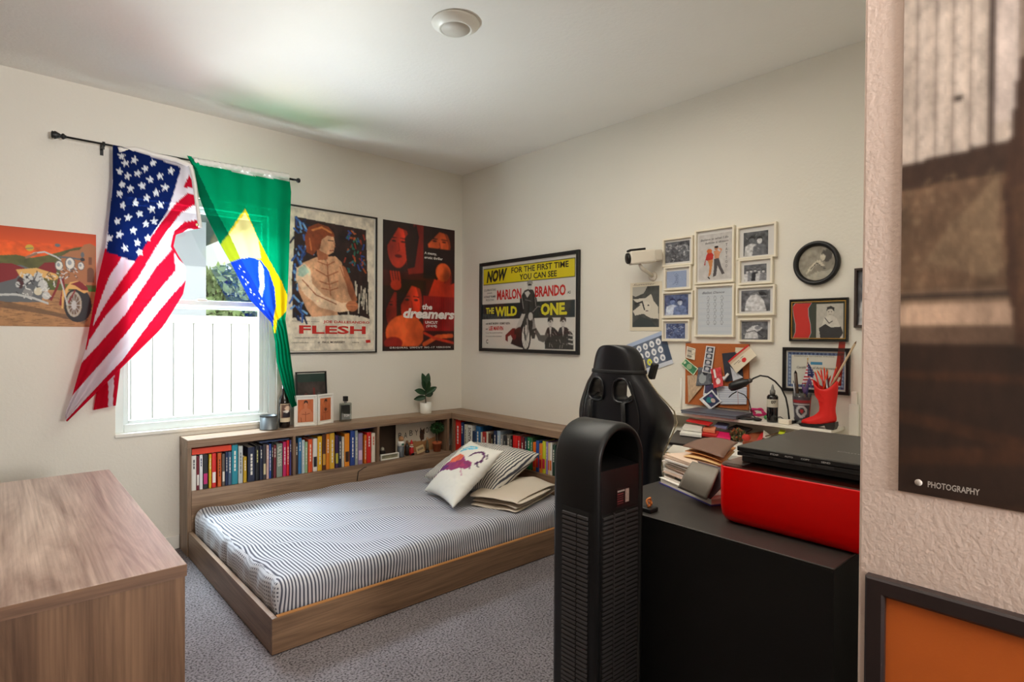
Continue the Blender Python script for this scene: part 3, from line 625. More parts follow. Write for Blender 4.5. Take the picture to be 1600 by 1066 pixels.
for k in range(36):
    f = k/35*(len(hp)-1); i = min(int(f), len(hp)-2); p = hp[i].lerp(hp[i+1], f-i); r_ = (.014 if k < 20 else .011)
    tn = (hp[i+1]-hp[i]).normalized(); nn = Vector((tn.z, 0, -tn.x)); P.append([p-nn*r_, p+Vector((0, -.006-.003*math.sin(k*1.7), 0)), p+nn*r_])
mb.grid(P, mat((236, 232, 228), .8)); obj('header_band', mb, usf, solid=.002)
g_ = aty(308, 351, RY-.05); obj('grommet', MB().lathe([(.004, -.001), (.009, -.001), (.009, .002), (.004, .002)], g_, mat((196, 180, 140), .3, 1), 16, Vector((0, 1, 0))), usf)
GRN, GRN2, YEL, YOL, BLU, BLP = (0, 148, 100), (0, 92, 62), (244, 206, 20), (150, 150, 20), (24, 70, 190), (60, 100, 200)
br = Art(380, 900, GRN).px(285, 235, 475, 655)
br.poly([(383, 326), (394, 350), (403, 372), (420, 405), (440, 440), (449, 462), (448, 486), (436, 498), (428, 508), (400, 470), (361, 412), (345, 382)], YEL)
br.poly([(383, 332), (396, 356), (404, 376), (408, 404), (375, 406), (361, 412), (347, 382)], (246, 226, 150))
br.poly([(359, 410), (375, 404), (392, 402), (408, 407), (420, 424), (429, 450), (431, 478), (427, 500), (415, 492), (395, 465), (372, 435)], BLU)
br.poly([(405, 406), (412, 420), (413, 448), (407, 476), (402, 470), (406, 446), (404, 424)], (226, 232, 240))
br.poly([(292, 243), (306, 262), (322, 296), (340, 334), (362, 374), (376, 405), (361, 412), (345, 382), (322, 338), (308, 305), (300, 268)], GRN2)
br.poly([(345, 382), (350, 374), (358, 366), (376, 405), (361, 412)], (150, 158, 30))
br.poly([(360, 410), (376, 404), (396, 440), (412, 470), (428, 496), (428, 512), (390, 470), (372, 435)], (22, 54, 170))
for k in range(16): star(br, 372+k*2.6+rng.uniform(-4, 6), 418+k*4.4+rng.uniform(-3, 3), 1.8)
br.rect(427, 500, 475, 655, (0, 118, 80)); br.poly([(427, 500), (433, 500), (431, 520), (428, 520)], YEL)
br.poly([(292, 236), (298, 240), (375, 262), (452, 276), (452, 283), (380, 272), (306, 253)], (238, 236, 232))
bf = thing('brazilian_flag', aty(375, 262, RY), 'green Brazilian flag hung as a curtain over the right of the window', 'flag')
bL = [(292, 243), (304, 266), (311, 306), (322, 337), (343, 380), (361, 412), (390, 468), (424, 504), (430, 535), (432, 565), (441, 600), (456, 637)]
bR = [(452, 276), (455, 300), (453, 360), (451, 424), (449, 470), (446, 500), (452, 540), (456, 570), (460, 600), (464, 634)]
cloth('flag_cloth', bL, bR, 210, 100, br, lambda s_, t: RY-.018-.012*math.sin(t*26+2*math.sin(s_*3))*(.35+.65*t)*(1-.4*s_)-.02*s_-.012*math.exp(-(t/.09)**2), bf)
mb = MB(); P = []
for k in range(60):
    p = aty(299+k*2.58, 253+k*.42, RY-.02); q = math.sin(k*1.9)*.004; P.append([p+Vector((0, q, .028)), p+Vector((0, -.012+q, .012)), p+Vector((0, q*1.5-.004, -.012))])
mb.grid(P, mat((236, 234, 230), .85)); obj('header_band', mb, bf, solid=.002)
# ================================================================ POSTERS ON THE WINDOW WALL
M_print = attr_mat('print', .55); M_gloss = attr_mat('gloss_print', .28, coat=.2)
K = (20, 18, 18)
def ink(c): return mat(c, .55)
# --- motorcycle painting
sh = W1s((-60, 355), (150, 512)); a0 = aty(0, 353, Y1-.001); zt = aty(150, 367, Y1).z; zb = aty(130, 511, Y1).z
sh = Sheet((XL+.03, Y1-.001, zt), (1, 0, 0), (0, 0, -1), aty(150, 367, Y1).x-XL-.03, zt-zb)
A = Art(300, 260, (228, 82, 26)).px(-82, 0, 100, 100)   # u in percent of the visible part
U, V = A.u, A.v
A.im[:] = lin((232, 84, 22)); A.im = A.im*(1-.35*np.clip((20-V)/20, 0, 1)[..., None]); A.im += lin((90, 60, 0))*np.clip((V-10)/25, 0, 1)[..., None]*(V < 40)[..., None]
A.poly([(-82, 36), (0, 28), (18, 30), (34, 27), (52, 22), (72, 16), (84, 14), (100, 17), (100, 60), (-82, 60)], (92, 92, 44)); A.mottle(.5, 14, 2, mask=(V > 14) & (V < 60))
A.poly([(55, 26), (66, 20), (78, 18), (84, 12), (92, 10), (100, 13), (100, 60), (52, 56)], (170, 112, 72)); A.rect(88, 40, 97, 52, (110, 70, 48)); A.ell(92.5, 40, 4.5, 4, (110, 70, 48)); A.rect(90, 25, 94, 33, (120, 76, 52))
A.rect(-82, 55, 100, 62, (84, 96, 40)); A.rect(84, 58, 100, 66, (60, 120, 40))
A.rect(-82, 62, 100, 101, (176, 128, 82)); A.mottle(.35, 20, 5, mask=V > 62)
for k in range(160): x = rng.uniform(-82, 100); y = rng.uniform(68, 99); A.line([(x, y), (x+rng.uniform(4, 9), y+rng.uniform(-.5, .5))], .7, (112, 78, 50), a=.6)
A.poly([(-30, 72), (30, 82), (90, 92), (84, 96), (40, 88), (-30, 80)], (60, 44, 34), .6)
CH, CH2, MAR, CR = (196, 198, 196), (96, 100, 104), (130, 18, 28), (226, 178, 104)
A.poly([(-60, 45), (-20, 40), (6, 38), (20, 42), (30, 45), (34, 60), (30, 75), (-10, 76), (-60, 70)], CH2)
A.poly([(-70, 40), (-30, 38), (-5, 37), (10, 41), (0, 52), (-30, 60), (-60, 58)], MAR)
A.ell(-50, 68, 16, 20, (28, 26, 28)); A.ell(-50, 68, 10, 13, CH2); A.ell(-50, 68, 4, 6, CH); A.poly([(-72, 52), (-60, 42), (-38, 42), (-28, 54), (-34, 62), (-44, 50), (-60, 52)], CR)
A.poly([(25, 41), (34, 34), (46, 33), (50, 40), (48, 45), (38, 44)], MAR); A.poly([(0, 43), (24, 40), (48, 45), (52, 49), (46, 52), (24, 48), (6, 52)], CR)
for cx, cy, rx, ry, c in ((14, 52, 6, 6, CH), (26, 49, 5, 5, CH), (18, 58, 7, 4, CH2), (32, 58, 6, 6, CH), (14, 66, 6, 5, (140, 140, 138)), (26, 64, 5, 4, (214, 206, 180)), (36, 68, 5, 4, CH), (5, 56, 4, 6, (70, 20, 26)), (2, 58, 2.5, 3, CH)): A.ell(cx, cy, rx, ry, c)
for k in range(60): x = rng.uniform(4, 46); y = rng.uniform(46, 72); A.line([(x, y), (x+rng.uniform(-5, 5), y+rng.uniform(-5, 5))], 1.0, (225, 225, 220) if k % 2 else (50, 48, 52))
A.line([(-40, 70), (0, 68), (20, 71), (38, 76)], 2.2, CH); A.line([(42, 72), (50, 58), (52, 50)], 2.6, MAR); A.line([(54, 76), (58, 60), (56, 50)], 4, MAR); A.line([(56, 80), (57, 62)], 2.2, CR)
A.ell(75, 77, 17, 18, (26, 26, 30)); A.ell(80, 77, 14, 17, (34, 34, 40)); A.ell(71, 76, 10, 13.5, (176, 168, 150)); A.ell(71, 76, 7.5, 11, (112, 92, 74)); A.ell(71, 77, 3.4, 5, CH)
for k in range(12): an = k*PI/6; A.line([(71, 77), (71+9*math.cos(an), 77+12.5*math.sin(an))], .6, CH)
A.poly([(60, 60), (66, 53), (76, 51), (86, 55), (90, 62), (84, 64), (74, 60), (64, 60), (60, 70), (57, 68)], CR); A.poly([(66, 55), (78, 51), (88, 57), (90, 61), (82, 61), (72, 56)], MAR)
A.line([(53, 48), (58, 62), (62, 76)], 1.8, CH); A.line([(72, 62), (64, 74)], 2, MAR)
A.line([(12, 30), (22, 25), (34, 23), (48, 27), (54, 30)], 1.6, CH); A.line([(12, 30), (24, 25.5)], 2.6, (150, 110, 84)); A.line([(52, 27), (64, 27), (80, 28)], 1.8, CH2)
for cx, cy, r in ((52, 36, 5.2), (66, 33, 6.6), (80, 35, 4.4)): A.ell(cx, cy, r, r*1.06, CH2); A.ell(cx, cy, r*.82, r*.86, (226, 224, 214)); A.ell(cx-.8, cy-.8, r*.4, r*.4, (150, 160, 170))
A.ell(16, 20, 5, 3.4, (206, 170, 60)); A.line([(12, 21), (20, 20)], .8, CH2); A.ell(50, 15, 3.5, 1.8, CH2); A.ell(82, 23, 2.4, 3, CH2); A.ell(82, 28, 3, 2, (40, 40, 44))
for k in range(40): x = rng.uniform(50, 74); y = rng.uniform(38, 50); A.line([(x, y), (x+rng.uniform(-3, 3), y+rng.uniform(-2, 2))], .9, (214, 214, 210) if k % 2 else (60, 62, 66))
A.blur(1)
tag(obj('motorcycle_poster', sheet_mb(sh, A, M_print)), 'unframed painting of a red and cream motorcycle before an orange sunset', 'poster')
# --- framed film poster (painted man, red title)
ft = thing('framed_film_poster', aty(518, 550, Y1), 'thin black framed film poster of a painted bare-chested man and red lettering', 'poster')
xl = aty(436, 400, Y1).x; xr = aty(588, 430, Y1).x; zt = aty(455, 320, Y1).z+.002; zb = aty(500, 551, Y1).z-.006
sh = Sheet((xl, Y1-.002, zt), (1, 0, 0), (0, 0, -1), xr-xl, zt-zb)
obj('frame', frame_mb(sh, .009, .016, mat((26, 24, 24), .5)), ft)
A = Art(200, 300, (208, 200, 184)); CRM = (222, 212, 194); A.im[:] = lin(CRM)
A.poly([(.12, .06), (.90, .085), (.94, .72), (.95, .765), (.86, .745), (.80, .74), (.70, .735), (.60, .74), (.50, .73), (.38, .75), (.22, .76), (.10, .77), (.09, .5), (.11, .3)], (44, 26, 24))
A.mottle(.9, 12, 9, mask=np.abs(A.im-lin(CRM)).sum(2) > .1)
for k in range(70):
    x = rng.uniform(.10, .24); y = rng.uniform(.06, .76); A.line([(x, y), (x+rng.uniform(-.05, .08), y+rng.uniform(.0, .06))], .02, [(52, 96, 168), (30, 60, 120), (110, 160, 210), (20, 30, 60)][k % 4], 1.5)
for k in range(50):
    x = rng.uniform(.66, .88); y = rng.uniform(.10, .40); A.line([(x, y), (x+rng.uniform(-.03, .03), y+rng.uniform(.0, .04))], .016, [(50, 100, 120), (150, 50, 30), (40, 110, 90), (180, 90, 40), (40, 70, 150)][k % 5], 1.5)
for k in range(26):
    x = .66+k*.011+rng.uniform(-.01, .01); y = rng.uniform(.48, .62); A.line([(x, y), (x+rng.uniform(-.02, .02), y+rng.uniform(.08, .17))], .013, CRM if k % 2 else (24, 20, 20), 1.5)
SK, SK2, SK3 = (214, 162, 124), (168, 100, 66), (240, 206, 172)
A.poly([(.14, .44), (.20, .38), (.34, .33), (.42, .32), (.55, .31), (.62, .35), (.66, .46), (.72, .54), (.78, .64), (.76, .70), (.64, .70), (.55, .66), (.58, .74), (.30, .76), (.24, .70), (.16, .58)], SK)
A.poly([(.14, .42), (.22, .38), (.28, .42), (.30, .52), (.42, .60), (.62, .65), (.74, .64), (.76, .70), (.60, .72), (.38, .69), (.22, .60), (.13, .50)], SK3); A.line([(.20, .50), (.34, .60), (.56, .66)], .012, SK2, 1.5)
A.poly([(.16, .42), (.22, .39), (.27, .44), (.20, .48), (.15, .47)], (170, 196, 180))
for p_ in ([(.34, .42), (.46, .46), (.58, .42)], [(.46, .36), (.47, .46), (.50, .60)], [(.38, .50), (.48, .52), (.58, .49)], [(.40, .55), (.50, .56), (.58, .54)], [(.60, .38), (.66, .48), (.72, .58)], [(.36, .36), (.46, .38), (.54, .35)]): A.line(p_, .012, SK2, 1.5)
A.poly([(.62, .37), (.66, .38), (.74, .50), (.80, .62), (.76, .66), (.70, .58)], SK2)
A.ell(.74, .67, .07, .04, (196, 120, 80)); A.line([(.69, .65), (.79, .65)], .01, SK2, 1.5); A.line([(.69, .675), (.79, .675)], .01, SK2, 1.5)
A.poly([(.33, .20), (.42, .19), (.48, .28), (.46, .34), (.36, .35)], SK2)
A.poly([(.32, .16), (.45, .13), (.53, .17), (.545, .22), (.53, .28), (.47, .305), (.38, .28), (.32, .22)], SK); A.line([(.47, .20), (.525, .20)], .01, K, 1.5); A.line([(.53, .21), (.545, .24), (.525, .245)], .008, SK2, 1.5); A.line([(.49, .272), (.525, .27)], .01, (150, 50, 40), 1.5)
A.poly([(.24, .30), (.22, .20), (.26, .12), (.36, .085), (.47, .10), (.53, .14), (.54, .17), (.46, .165), (.40, .20), (.38, .27), (.34, .28), (.31, .32)], (140, 66, 32)); A.line([(.30, .14), (.40, .11), (.50, .14)], .02, (214, 130, 70), 1.5); A.line([(.27, .2), (.29, .28)], .015, (190, 104, 56), 1.5)
for q_ in ((.36, .42, .12, .22), (.54, .40, .10, .2), (.24, .44, .10, .25), (.48, .58, .16, -.2), (.68, .56, .12, -.45), (.50, .72, .12, -.35), (.40, .26, .07, -.35), (.50, .20, .06, .25), (.30, .60, .10, .2), (.46, .48, .05, -.25), (.60, .60, .10, .25)): A.shade(*q_)
for k in range(90):
    x, y = rng.uniform(.14, .74), rng.uniform(.33, .72); m__ = A.im[int(y*299), int(x*199)]; A.line([(x, y), (x+rng.uniform(-.03, .03), y+rng.uniform(-.02, .02))], .008, np.clip((m__*rng.uniform(.6, 1.5)), 0, 1)**(1/2.2)*255, 1.5, a=.6)
A.blur(1); A.mottle(.45, 22, 19)
ps = obj('poster_sheet', sheet_mb(sh.inner(.03, .02, .97, .98, .002), A, M_print), ft)
mb = MB(); s2 = sh.inner(.03, .02, .97, .98, .002); RD = ink((196, 36, 26)); DK = ink((60, 52, 48))
text_mb(mb, s2, 'JOE DALLESANDRO', .42, .782, .945, .806, RD, d=.003); text_mb(mb, s2, 'FLESH', .165, .820, .90, .880, RD, d=.003, bold=.03, space=1.0)
text_mb(mb, s2, 'ANDY WARHOL presenta', .09, .788, .38, .797, DK, d=.003, bold=0); text_mb(mb, s2, 'GERALDINE SMITH · PATTI DARBANVILLE · JOHN HALLAM', .12, .905, .90, .914, DK, d=.003, bold=0)
text_mb(mb, s2, 'CANDY DARLING', .09, .938, .26, .947, DK, d=.003, bold=0); text_mb(mb, s2, 'PAUL MORRISSEY', .41, .933, .66, .948, DK, d=.003); text_mb(mb, s2, 'di', .36, .936, .38, .947, DK, d=.003); text_mb(mb, s2, 'colore', .74, .936, .82, .947, DK, d=.003, bold=0)
mb.seg.append((len(mb.v), len(mb.f))); mb.add([s2.p(u, v, .003) for u, v in ((.90, .925), (.955, .922), (.96, .944), (.905, .947))], [(0, 1, 2, 3)], RD); obj('lettering', mb, ft)
# --- red collage poster
xl, xr = aty(598, 400, Y1).x, aty(710, 400, Y1).x; zt = (aty(598, 344, Y1).z+aty(709, 359, Y1).z)/2; zb = (aty(598, 550, Y1).z+aty(709, 546, Y1).z)/2
sh = Sheet((xl, Y1-.0015, zt), (1, 0, 0), (0, 0, -1), xr-xl, zt-zb)
rd = thing('red_film_poster', sh.p(.5, 1), 'red and black collage film poster with white lettering left of the room corner', 'poster')
A = Art(200, 300, (70, 16, 12)); RDP, RD2, ORR = (206, 52, 26), (140, 26, 16), (226, 92, 40)
def face(x0, y0, x1, y1, tone, seed):
    m_ = (A.u >= x0) & (A.u <= x1) & (A.v >= y0) & (A.v <= y1); sv = A.im.copy(); A.im[m_] = lin((52, 14, 12)); w_, h_ = x1-x0, y1-y0; cx, cy = x0+w_*.5, y0+h_*.48
    A.ell(cx, cy, w_*.36, h_*.46, tone, .1); A.poly([(x0, y0), (x1, y0), (x1, y0+h_*.2), (cx, y0+h_*.12), (x0+w_*.15, y0+h_*.5), (x0, y1)], (40, 12, 10))
    for s_ in (-1, 1): A.ell(cx+s_*w_*.15, cy-h_*.08, w_*.075, h_*.022, (36, 10, 8)); A.line([(cx+s_*w_*.07, cy-h_*.15), (cx+s_*w_*.25, cy-h_*.14)], w_*.03, (46, 12, 10), 1.5)
    A.line([(cx, cy-h_*.05), (cx+w_*.03, cy+h_*.1), (cx-w_*.02, cy+h_*.12)], w_*.025, (120, 26, 16), 1.5); A.ell(cx, cy+h_*.22, w_*.12, h_*.035, (110, 14, 12)); A.poly([(cx+w_*.1, y0), (x1, y0), (x1, y1), (cx+w_*.26, y1), (cx+w_*.3, cy)], (40, 10, 10), .6)
    A.im = np.where(m_[..., None], A.im, sv)
face(0, 0, .40, .38, RDP, 1); face(.54, .0, 1, .28, ORR, 2); A.poly([(.40, 0), (.54, 0), (.54, .38), (.34, .40), (.30, .30), (.42, .16)], RD2); A.poly([(.28, .12), (.44, .0), (.48, .1), (.42, .34), (.32, .36)], (40, 12, 10))
A.rect(.54, .17, 1, .42, (34, 16, 16)); face(.70, .28, 1, .56, RDP, 3); A.ell(.83, .36, .11, .075, ORR); A.poly([(.70, .42), (.78, .44), (.9, .47), (1, .44), (1, .58), (.60, .58)], RDP)
face(.0, .50, .30, .86, RD2, 4); face(.18, .44, .58, .84, RDP, 5); A.rect(.54, .56, 1, .84, (160, 22, 22))
for k in range(14): A.rect(.54+k*.033, .56, .545+k*.033, .84, (104, 14, 14))
A.ell(.30, .86, .26, .14, ORR); A.poly([(.54, .84), (1, .84), (1, .96), (.54, .96)], (60, 14, 12)); A.line([(.56, .95), (.74, .89), (.96, .88)], .05, ORR, 1.5); A.line([(.56, .86), (.70, .90), (.98, .94)], .03, RDP, 1.5); A.ell(.14, .94, .12, .05, RD2)
for k in range(4): A.line([(.12+k*.035, .46), (.10+k*.035, .39)], .022, RDP, 1.5)
A.ell(.17, .49, .07, .04, RDP); A.rect(0, .965, 1, 1, (36, 10, 10)); A.mottle(.5, 7, 11)
for q_ in ((.12, .2, .2, -.6), (.30, .12, .12, .5), (.70, .1, .12, -.5), (.85, .16, .1, .4), (.78, .36, .08, .6), (.9, .38, .09, -.6), (.28, .62, .14, -.5), (.44, .60, .12, .5), (.08, .70, .12, -.6), (.30, .88, .2, .35), (.45, .9, .15, -.5)): A.shade(*q_)
A.blur(3); A.mottle(.5, 6, 29); obj('poster_sheet', sheet_mb(sh, A, M_gloss), rd); mb = MB(); WI = ink((238, 232, 228))
text_mb(mb, sh, 'A steamy,', .555, .205, .73, .232, WI, bold=.02); text_mb(mb, sh, 'erotic thriller', .555, .240, .82, .262, WI, bold=.02); text_mb(mb, sh, 'the', .525, .625, .67, .672, WI, bold=.035, shear=.15); text_mb(mb, sh, 'dreamers', .265, .665, 1.0, .745, WI, bold=.045, shear=.2)
text_mb(mb, sh, 'UNCUT', .57, .762, .75, .785, WI, bold=.03); text_mb(mb, sh, '(무삭제)', .585, .792, .74, .818, WI, bold=.02); text_mb(mb, sh, 'ORIGINAL UNCUT NC-17 VERSION', .09, .968, .94, .982, WI, bold=.02, space=1.3)
obj('lettering', mb, rd)
# --- small flat prints helper pictures for shelf frames are in the next section
# ================================================================ RIGHT WALL
# --- yellow / black framed film poster
yl = atx(752, 480, X2).y; yr = atx(907, 480, X2).y; zt = (atx(752, 411, X2).z+atx(907, 392, X2).z)/2; zb = (atx(750, 549, X2).z+atx(906, 554, X2).z)/2
sh = Sheet((X2-.002, yl, zt), (0, -1, 0), (0, 0, -1), yl-yr, zt-zb)
wo = thing('framed_motorcycle_film_poster', sh.p(.5, 1), 'black framed landscape film poster with a yellow banner and a motorcycle rider', 'poster')
obj('frame', frame_mb(sh, .026, .024, M_black), wo); s2 = sh.inner(.024, .036, .976, .964, .006)
A = Art(320, 220, (226, 222, 214)); YB = (232, 214, 34)
A.rect(.01, .035, .985, .235, K); A.rect(.014, .042, .981, .228, YB); A.rect(0, .47, .985, .65, (30, 44, 46))
# rider and motorcycle
G1, G2, G3, G4 = (34, 34, 36), (86, 84, 82), (150, 146, 142), (206, 202, 196)
A.poly([(.34, .94), (.37, .86), (.42, .74), (.45, .62), (.50, .56), (.58, .56), (.60, .70), (.56, .86), (.52, .99), (.44, .98)], G1)
A.ell(.505, .86, .055, .16, G1); A.ell(.505, .86, .04, .135, (226, 222, 214)); A.ell(.505, .87, .012, .03, G2)
for k in range(10): an = k*PI/5; A.line([(.505, .87), (.505+.04*math.cos(an), .87+.135*math.sin(an))], .003, G2)
A.line([(.52, .66), (.53, .80), (.51, .88)], .016, G3); A.line([(.50, .66), (.49, .80), (.50, .88)], .014, G1)
A.poly([(.28, .84), (.36, .76), (.40, .76), (.40, .88), (.37, .9), (.34, .84), (.31, .86), (.31, .92), (.28, .90)], (110, 36, 40))
A.poly([(.42, .70), (.47, .58), (.50, .60), (.46, .72), (.42, .80), (.38, .80)], G4); A.poly([(.38, .78), (.44, .74), (.45, .80), (.38, .84)], G1); A.poly([(.57, .62), (.60, .70), (.62, .80), (.60, .86), (.57, .80), (.58, .72)], G3); A.poly([(.56, .78), (.62, .76), (.60, .88), (.57, .88)], G1)
A.poly([(.44, .42), (.49, .335), (.53, .32), (.58, .335), (.62, .44), (.63, .55), (.58, .58), (.55, .50), (.53, .60), (.47, .60), (.44, .56)], G1); A.poly([(.49, .36), (.53, .34), (.55, .37), (.52, .42)], G4); A.line([(.46, .40), (.48, .54)], .008, G3); A.line([(.60, .42), (.61, .52)], .006, G3); A.line([(.50, .44), (.56, .46)], .005, G3)
A.ell(.545, .28, .026, .05, G4); A.poly([(.515, .27), (.52, .235), (.545, .215), (.572, .235), (.58, .27), (.55, .255)], G3); A.ell(.545, .275, .022, .012, G1); A.ell(.555, .63, .024, .045, G4); A.line([(.58, .58), (.63, .52), (.66, .53)], .008, G3)
for cx, s_ in ((.755, 1), (.875, 1)):
    A.ell(cx, .70, .024, .05, G4); A.poly([(cx-.028, .70), (cx-.024, .655), (cx, .64), (cx+.028, .66), (cx+.028, .70), (cx+.01, .675)], G1)
    A.poly([(cx-.05, .82), (cx-.03, .76), (cx, .745), (cx+.04, .76), (cx+.09, .82), (cx+.10, .99), (cx-.05, .99), (cx-.055, .9)], G1); A.poly([(cx-.01, .75), (cx+.012, .75), (cx+.004, .86)], G4); A.ell(cx, .695, .010, .006, G1)
    for k in range(7): x = cx+rng.uniform(-.04, .07); y = rng.uniform(.78, .95); A.line([(x, y), (x+rng.uniform(-.02, .02), y+rng.uniform(0, .04))], .005, G3)
for k in range(4): A.line([(.93, .79+k*.045), (.975, .80+k*.045)], .012, G4)
A.line([(.64, .84), (.60, .80)], .014, G4); A.poly([(.60, .80), (.62, .77), (.66, .84), (.70, .84), (.72, .79), (.73, .86), (.69, .92), (.64, .90)], G2)
A.blur(1); obj('poster_sheet', sheet_mb(s2, A, M_gloss), wo); mb = MB(); BK = ink(K); RDI = ink((206, 30, 26)); YI = ink((226, 218, 40))
text_mb(mb, s2, 'NOW', .05, .060, .30, .205, BK, bold=.05, shear=.3, rot=-.04); text_mb(mb, s2, 'FOR THE FIRST TIME', .345, .058, .925, .125, BK, bold=.02); text_mb(mb, s2, 'YOU CAN SEE', .435, .145, .815, .212, BK, bold=.02)
text_mb(mb, s2, 'MARLON', .18, .305, .455, .425, RDI, bold=.035); text_mb(mb, s2, 'BRANDO', .60, .30, .90, .42, RDI, bold=.035); text_mb(mb, s2, 'AS', .915, .375, .945, .405, BK)
text_mb(mb, s2, 'THE', .045, .510, .145, .585, YI, bold=.03); text_mb(mb, s2, 'WILD', .16, .505, .41, .620, YI, bold=.05); text_mb(mb, s2, 'ONE.', .66, .490, .915, .625, YI, bold=.05)
text_mb(mb, s2, 'COLUMBIA PICTURES', .02, .285, .165, .310, BK, bold=0); text_mb(mb, s2, 'presents', .06, .325, .12, .350, BK, bold=0); text_mb(mb, s2, 'A STANLEY KRAMER', .02, .365, .165, .390, BK); text_mb(mb, s2, 'PRODUCTION', .045, .405, .14, .430, BK, bold=0)
text_mb(mb, s2, 'with MARY MURPHY · ROBERT KEITH', .045, .690, .33, .716, BK); text_mb(mb, s2, 'and', .045, .755, .07, .778, BK); text_mb(mb, s2, 'LEE MARVIN', .085, .735, .255, .785, RDI, bold=.03)
text_mb(mb, s2, 'Screen Play by JOHN PAXTON', .045, .808, .245, .825, BK, bold=0); text_mb(mb, s2, 'Directed by LASLO BENEDEK', .045, .850, .24, .867, BK, bold=0); text_mb(mb, s2, 'C', .05, .895, .075, .945, BK, bold=.02)
obj('lettering', mb, wo); obj('glazing', MB().add([s2.p(u, v, .009) for u, v in ((0, 0), (1, 0), (1, 1), (0, 1))], [(0, 1, 2, 3)], glass_mat((250, 250, 250), .05, .05)), wo)
# --- cluster of white frames
def photo_art(kind, tone, seed, n=60, m_=44):
    g = np.random.default_rng(seed); A = Art(n, m_, tone[0]); A.u = A.u*1.0
    f = A.fbm(5, 4, seed)[..., None]; A.im = lin(tone[0])*(1-f)+lin(tone[1])*f
    def person(cx, cy, s_, c1, c2, c3):
        A.poly([(cx-s_*.5, 1.02), (cx-s_*.42, cy+s_*.4), (cx-s_*.12, cy+s_*.26), (cx+s_*.12, cy+s_*.26), (cx+s_*.42, cy+s_*.4), (cx+s_*.5, 1.02)], c1); A.ell(cx, cy, s_*.17, s_*.25, c2); A.poly([(cx-s_*.2, cy), (cx-s_*.17, cy-s_*.22), (cx, cy-s_*.3), (cx+s_*.18, cy-s_*.2), (cx+s_*.2, cy), (cx+s_*.1, cy-s_*.12), (cx-s_*.1, cy-s_*.12)], c3)
        A.ell(cx-s_*.06, cy, s_*.022, s_*.02, c3); A.ell(cx+s_*.06, cy, s_*.022, s_*.02, c3); A.line([(cx-s_*.05, cy+s_*.12), (cx+s_*.05, cy+s_*.12)], s_*.025, c3)
    d, l_, mid = tone[1], tone[2], tone[0]
    if kind == 'couple': person(.34, .34, .62, l_, mid, d); person(.66, .38, .60, mid, l_, d)
    elif kind == 'group':
        for k in range(5): person(.14+k*.18, .42+g.uniform(-.05, .05), .34, [l_, mid, d][k % 3], l_, d)
    elif kind == 'doodle':
        for k in range(40): x, y = g.uniform(.05, .95), g.uniform(.05, .95); A.line([(x, y), (x+g.uniform(-.12, .12), y+g.uniform(-.12, .12)), (x+g.uniform(-.12, .12), y+g.uniform(-.12, .12))], .018, d if k % 3 else l_)
    elif kind == 'horse':
        A.poly([(.1, .95), (.2, .5), (.4, .25), (.62, .2), (.8, .35), (.7, .5), (.6, .55), (.65, .95)], l_); A.ell(.62, .34, .12, .1, mid); A.line([(.2, .6), (.5, .5), (.8, .8)], .04, d)
    elif kind == 'back': A.poly([(.12, .98), (.18, .5), (.34, .22), (.6, .2), (.78, .5), (.88, .98)], l_); A.poly([(.55, .12), (.8, .1), (.9, .25), (.75, .32)], d); A.line([(.34, .22), (.5, .14), (.7, .3), (.86, .28)], .05, mid)
    elif kind == 'sketch':
        A.im[:] = lin(tone[0])
        for k in range(5): y = .3+k*.13; A.line([(.4+.1*math.sin(k), y), (.5, y-.16), (.6, y), (.46, y+.03)], .014, tone[1])
    for k in range(14): x, y = g.uniform(0, 1), g.uniform(0, 1); A.line([(x, y), (x+g.uniform(-.08, .08), y+g.uniform(-.08, .08))], .014, d if k % 2 else l_, a=.7)
    if kind != 'sketch': A.mottle(.6, 9, seed+50).blur(1)
    return A
BW = ((140, 142, 150), (34, 36, 44), (214, 214, 218)); BL = ((120, 138, 184), (26, 36, 84), (208, 218, 240)); PB = ((158, 174, 208), (90, 110, 150), (200, 210, 230))
M_mat = mat((226, 224, 222), .85)
def wall_frame(TL, BR, inner, art, name, label, cat, group=None, col=M_cream, bw=.012, dep=.022, extra=None, matcol=None, x=X2):
    sh = W2s(TL, BR, .001, x); t = thing(name, sh.p(.5, 1), label, cat, group)
    obj('frame', frame_mb(sh, bw, dep, col, bev=.001), t)
    b_ = sh.inner(bw/sh.w*.8, bw/sh.h*.8, 1-bw/sh.w*.8, 1-bw/sh.h*.8, .0)
    obj('mount', MB().prism([b_.p(0, 0), b_.p(1, 0), b_.p(1, 1), b_.p(0, 1)], b_.N*.006, matcol or M_mat), t)
    ih = sh.inner(inner[0], inner[1], inner[2], inner[3], .0062); obj('photo', sheet_mb(ih, art, M_print, .0008), t)
    obj('glazing', MB().add([b_.p(u, v, .0095) for u, v in ((0, 0), (1, 0), (1, 1), (0, 1))], [(0, 1, 2, 3)], glass_mat((250, 250, 250), .05, .04)), t)
    if extra: extra(t, sh)
    return t
GR = 'white photo frames in the cluster on the right wall'
IN = (.18, .20, .84, .80)
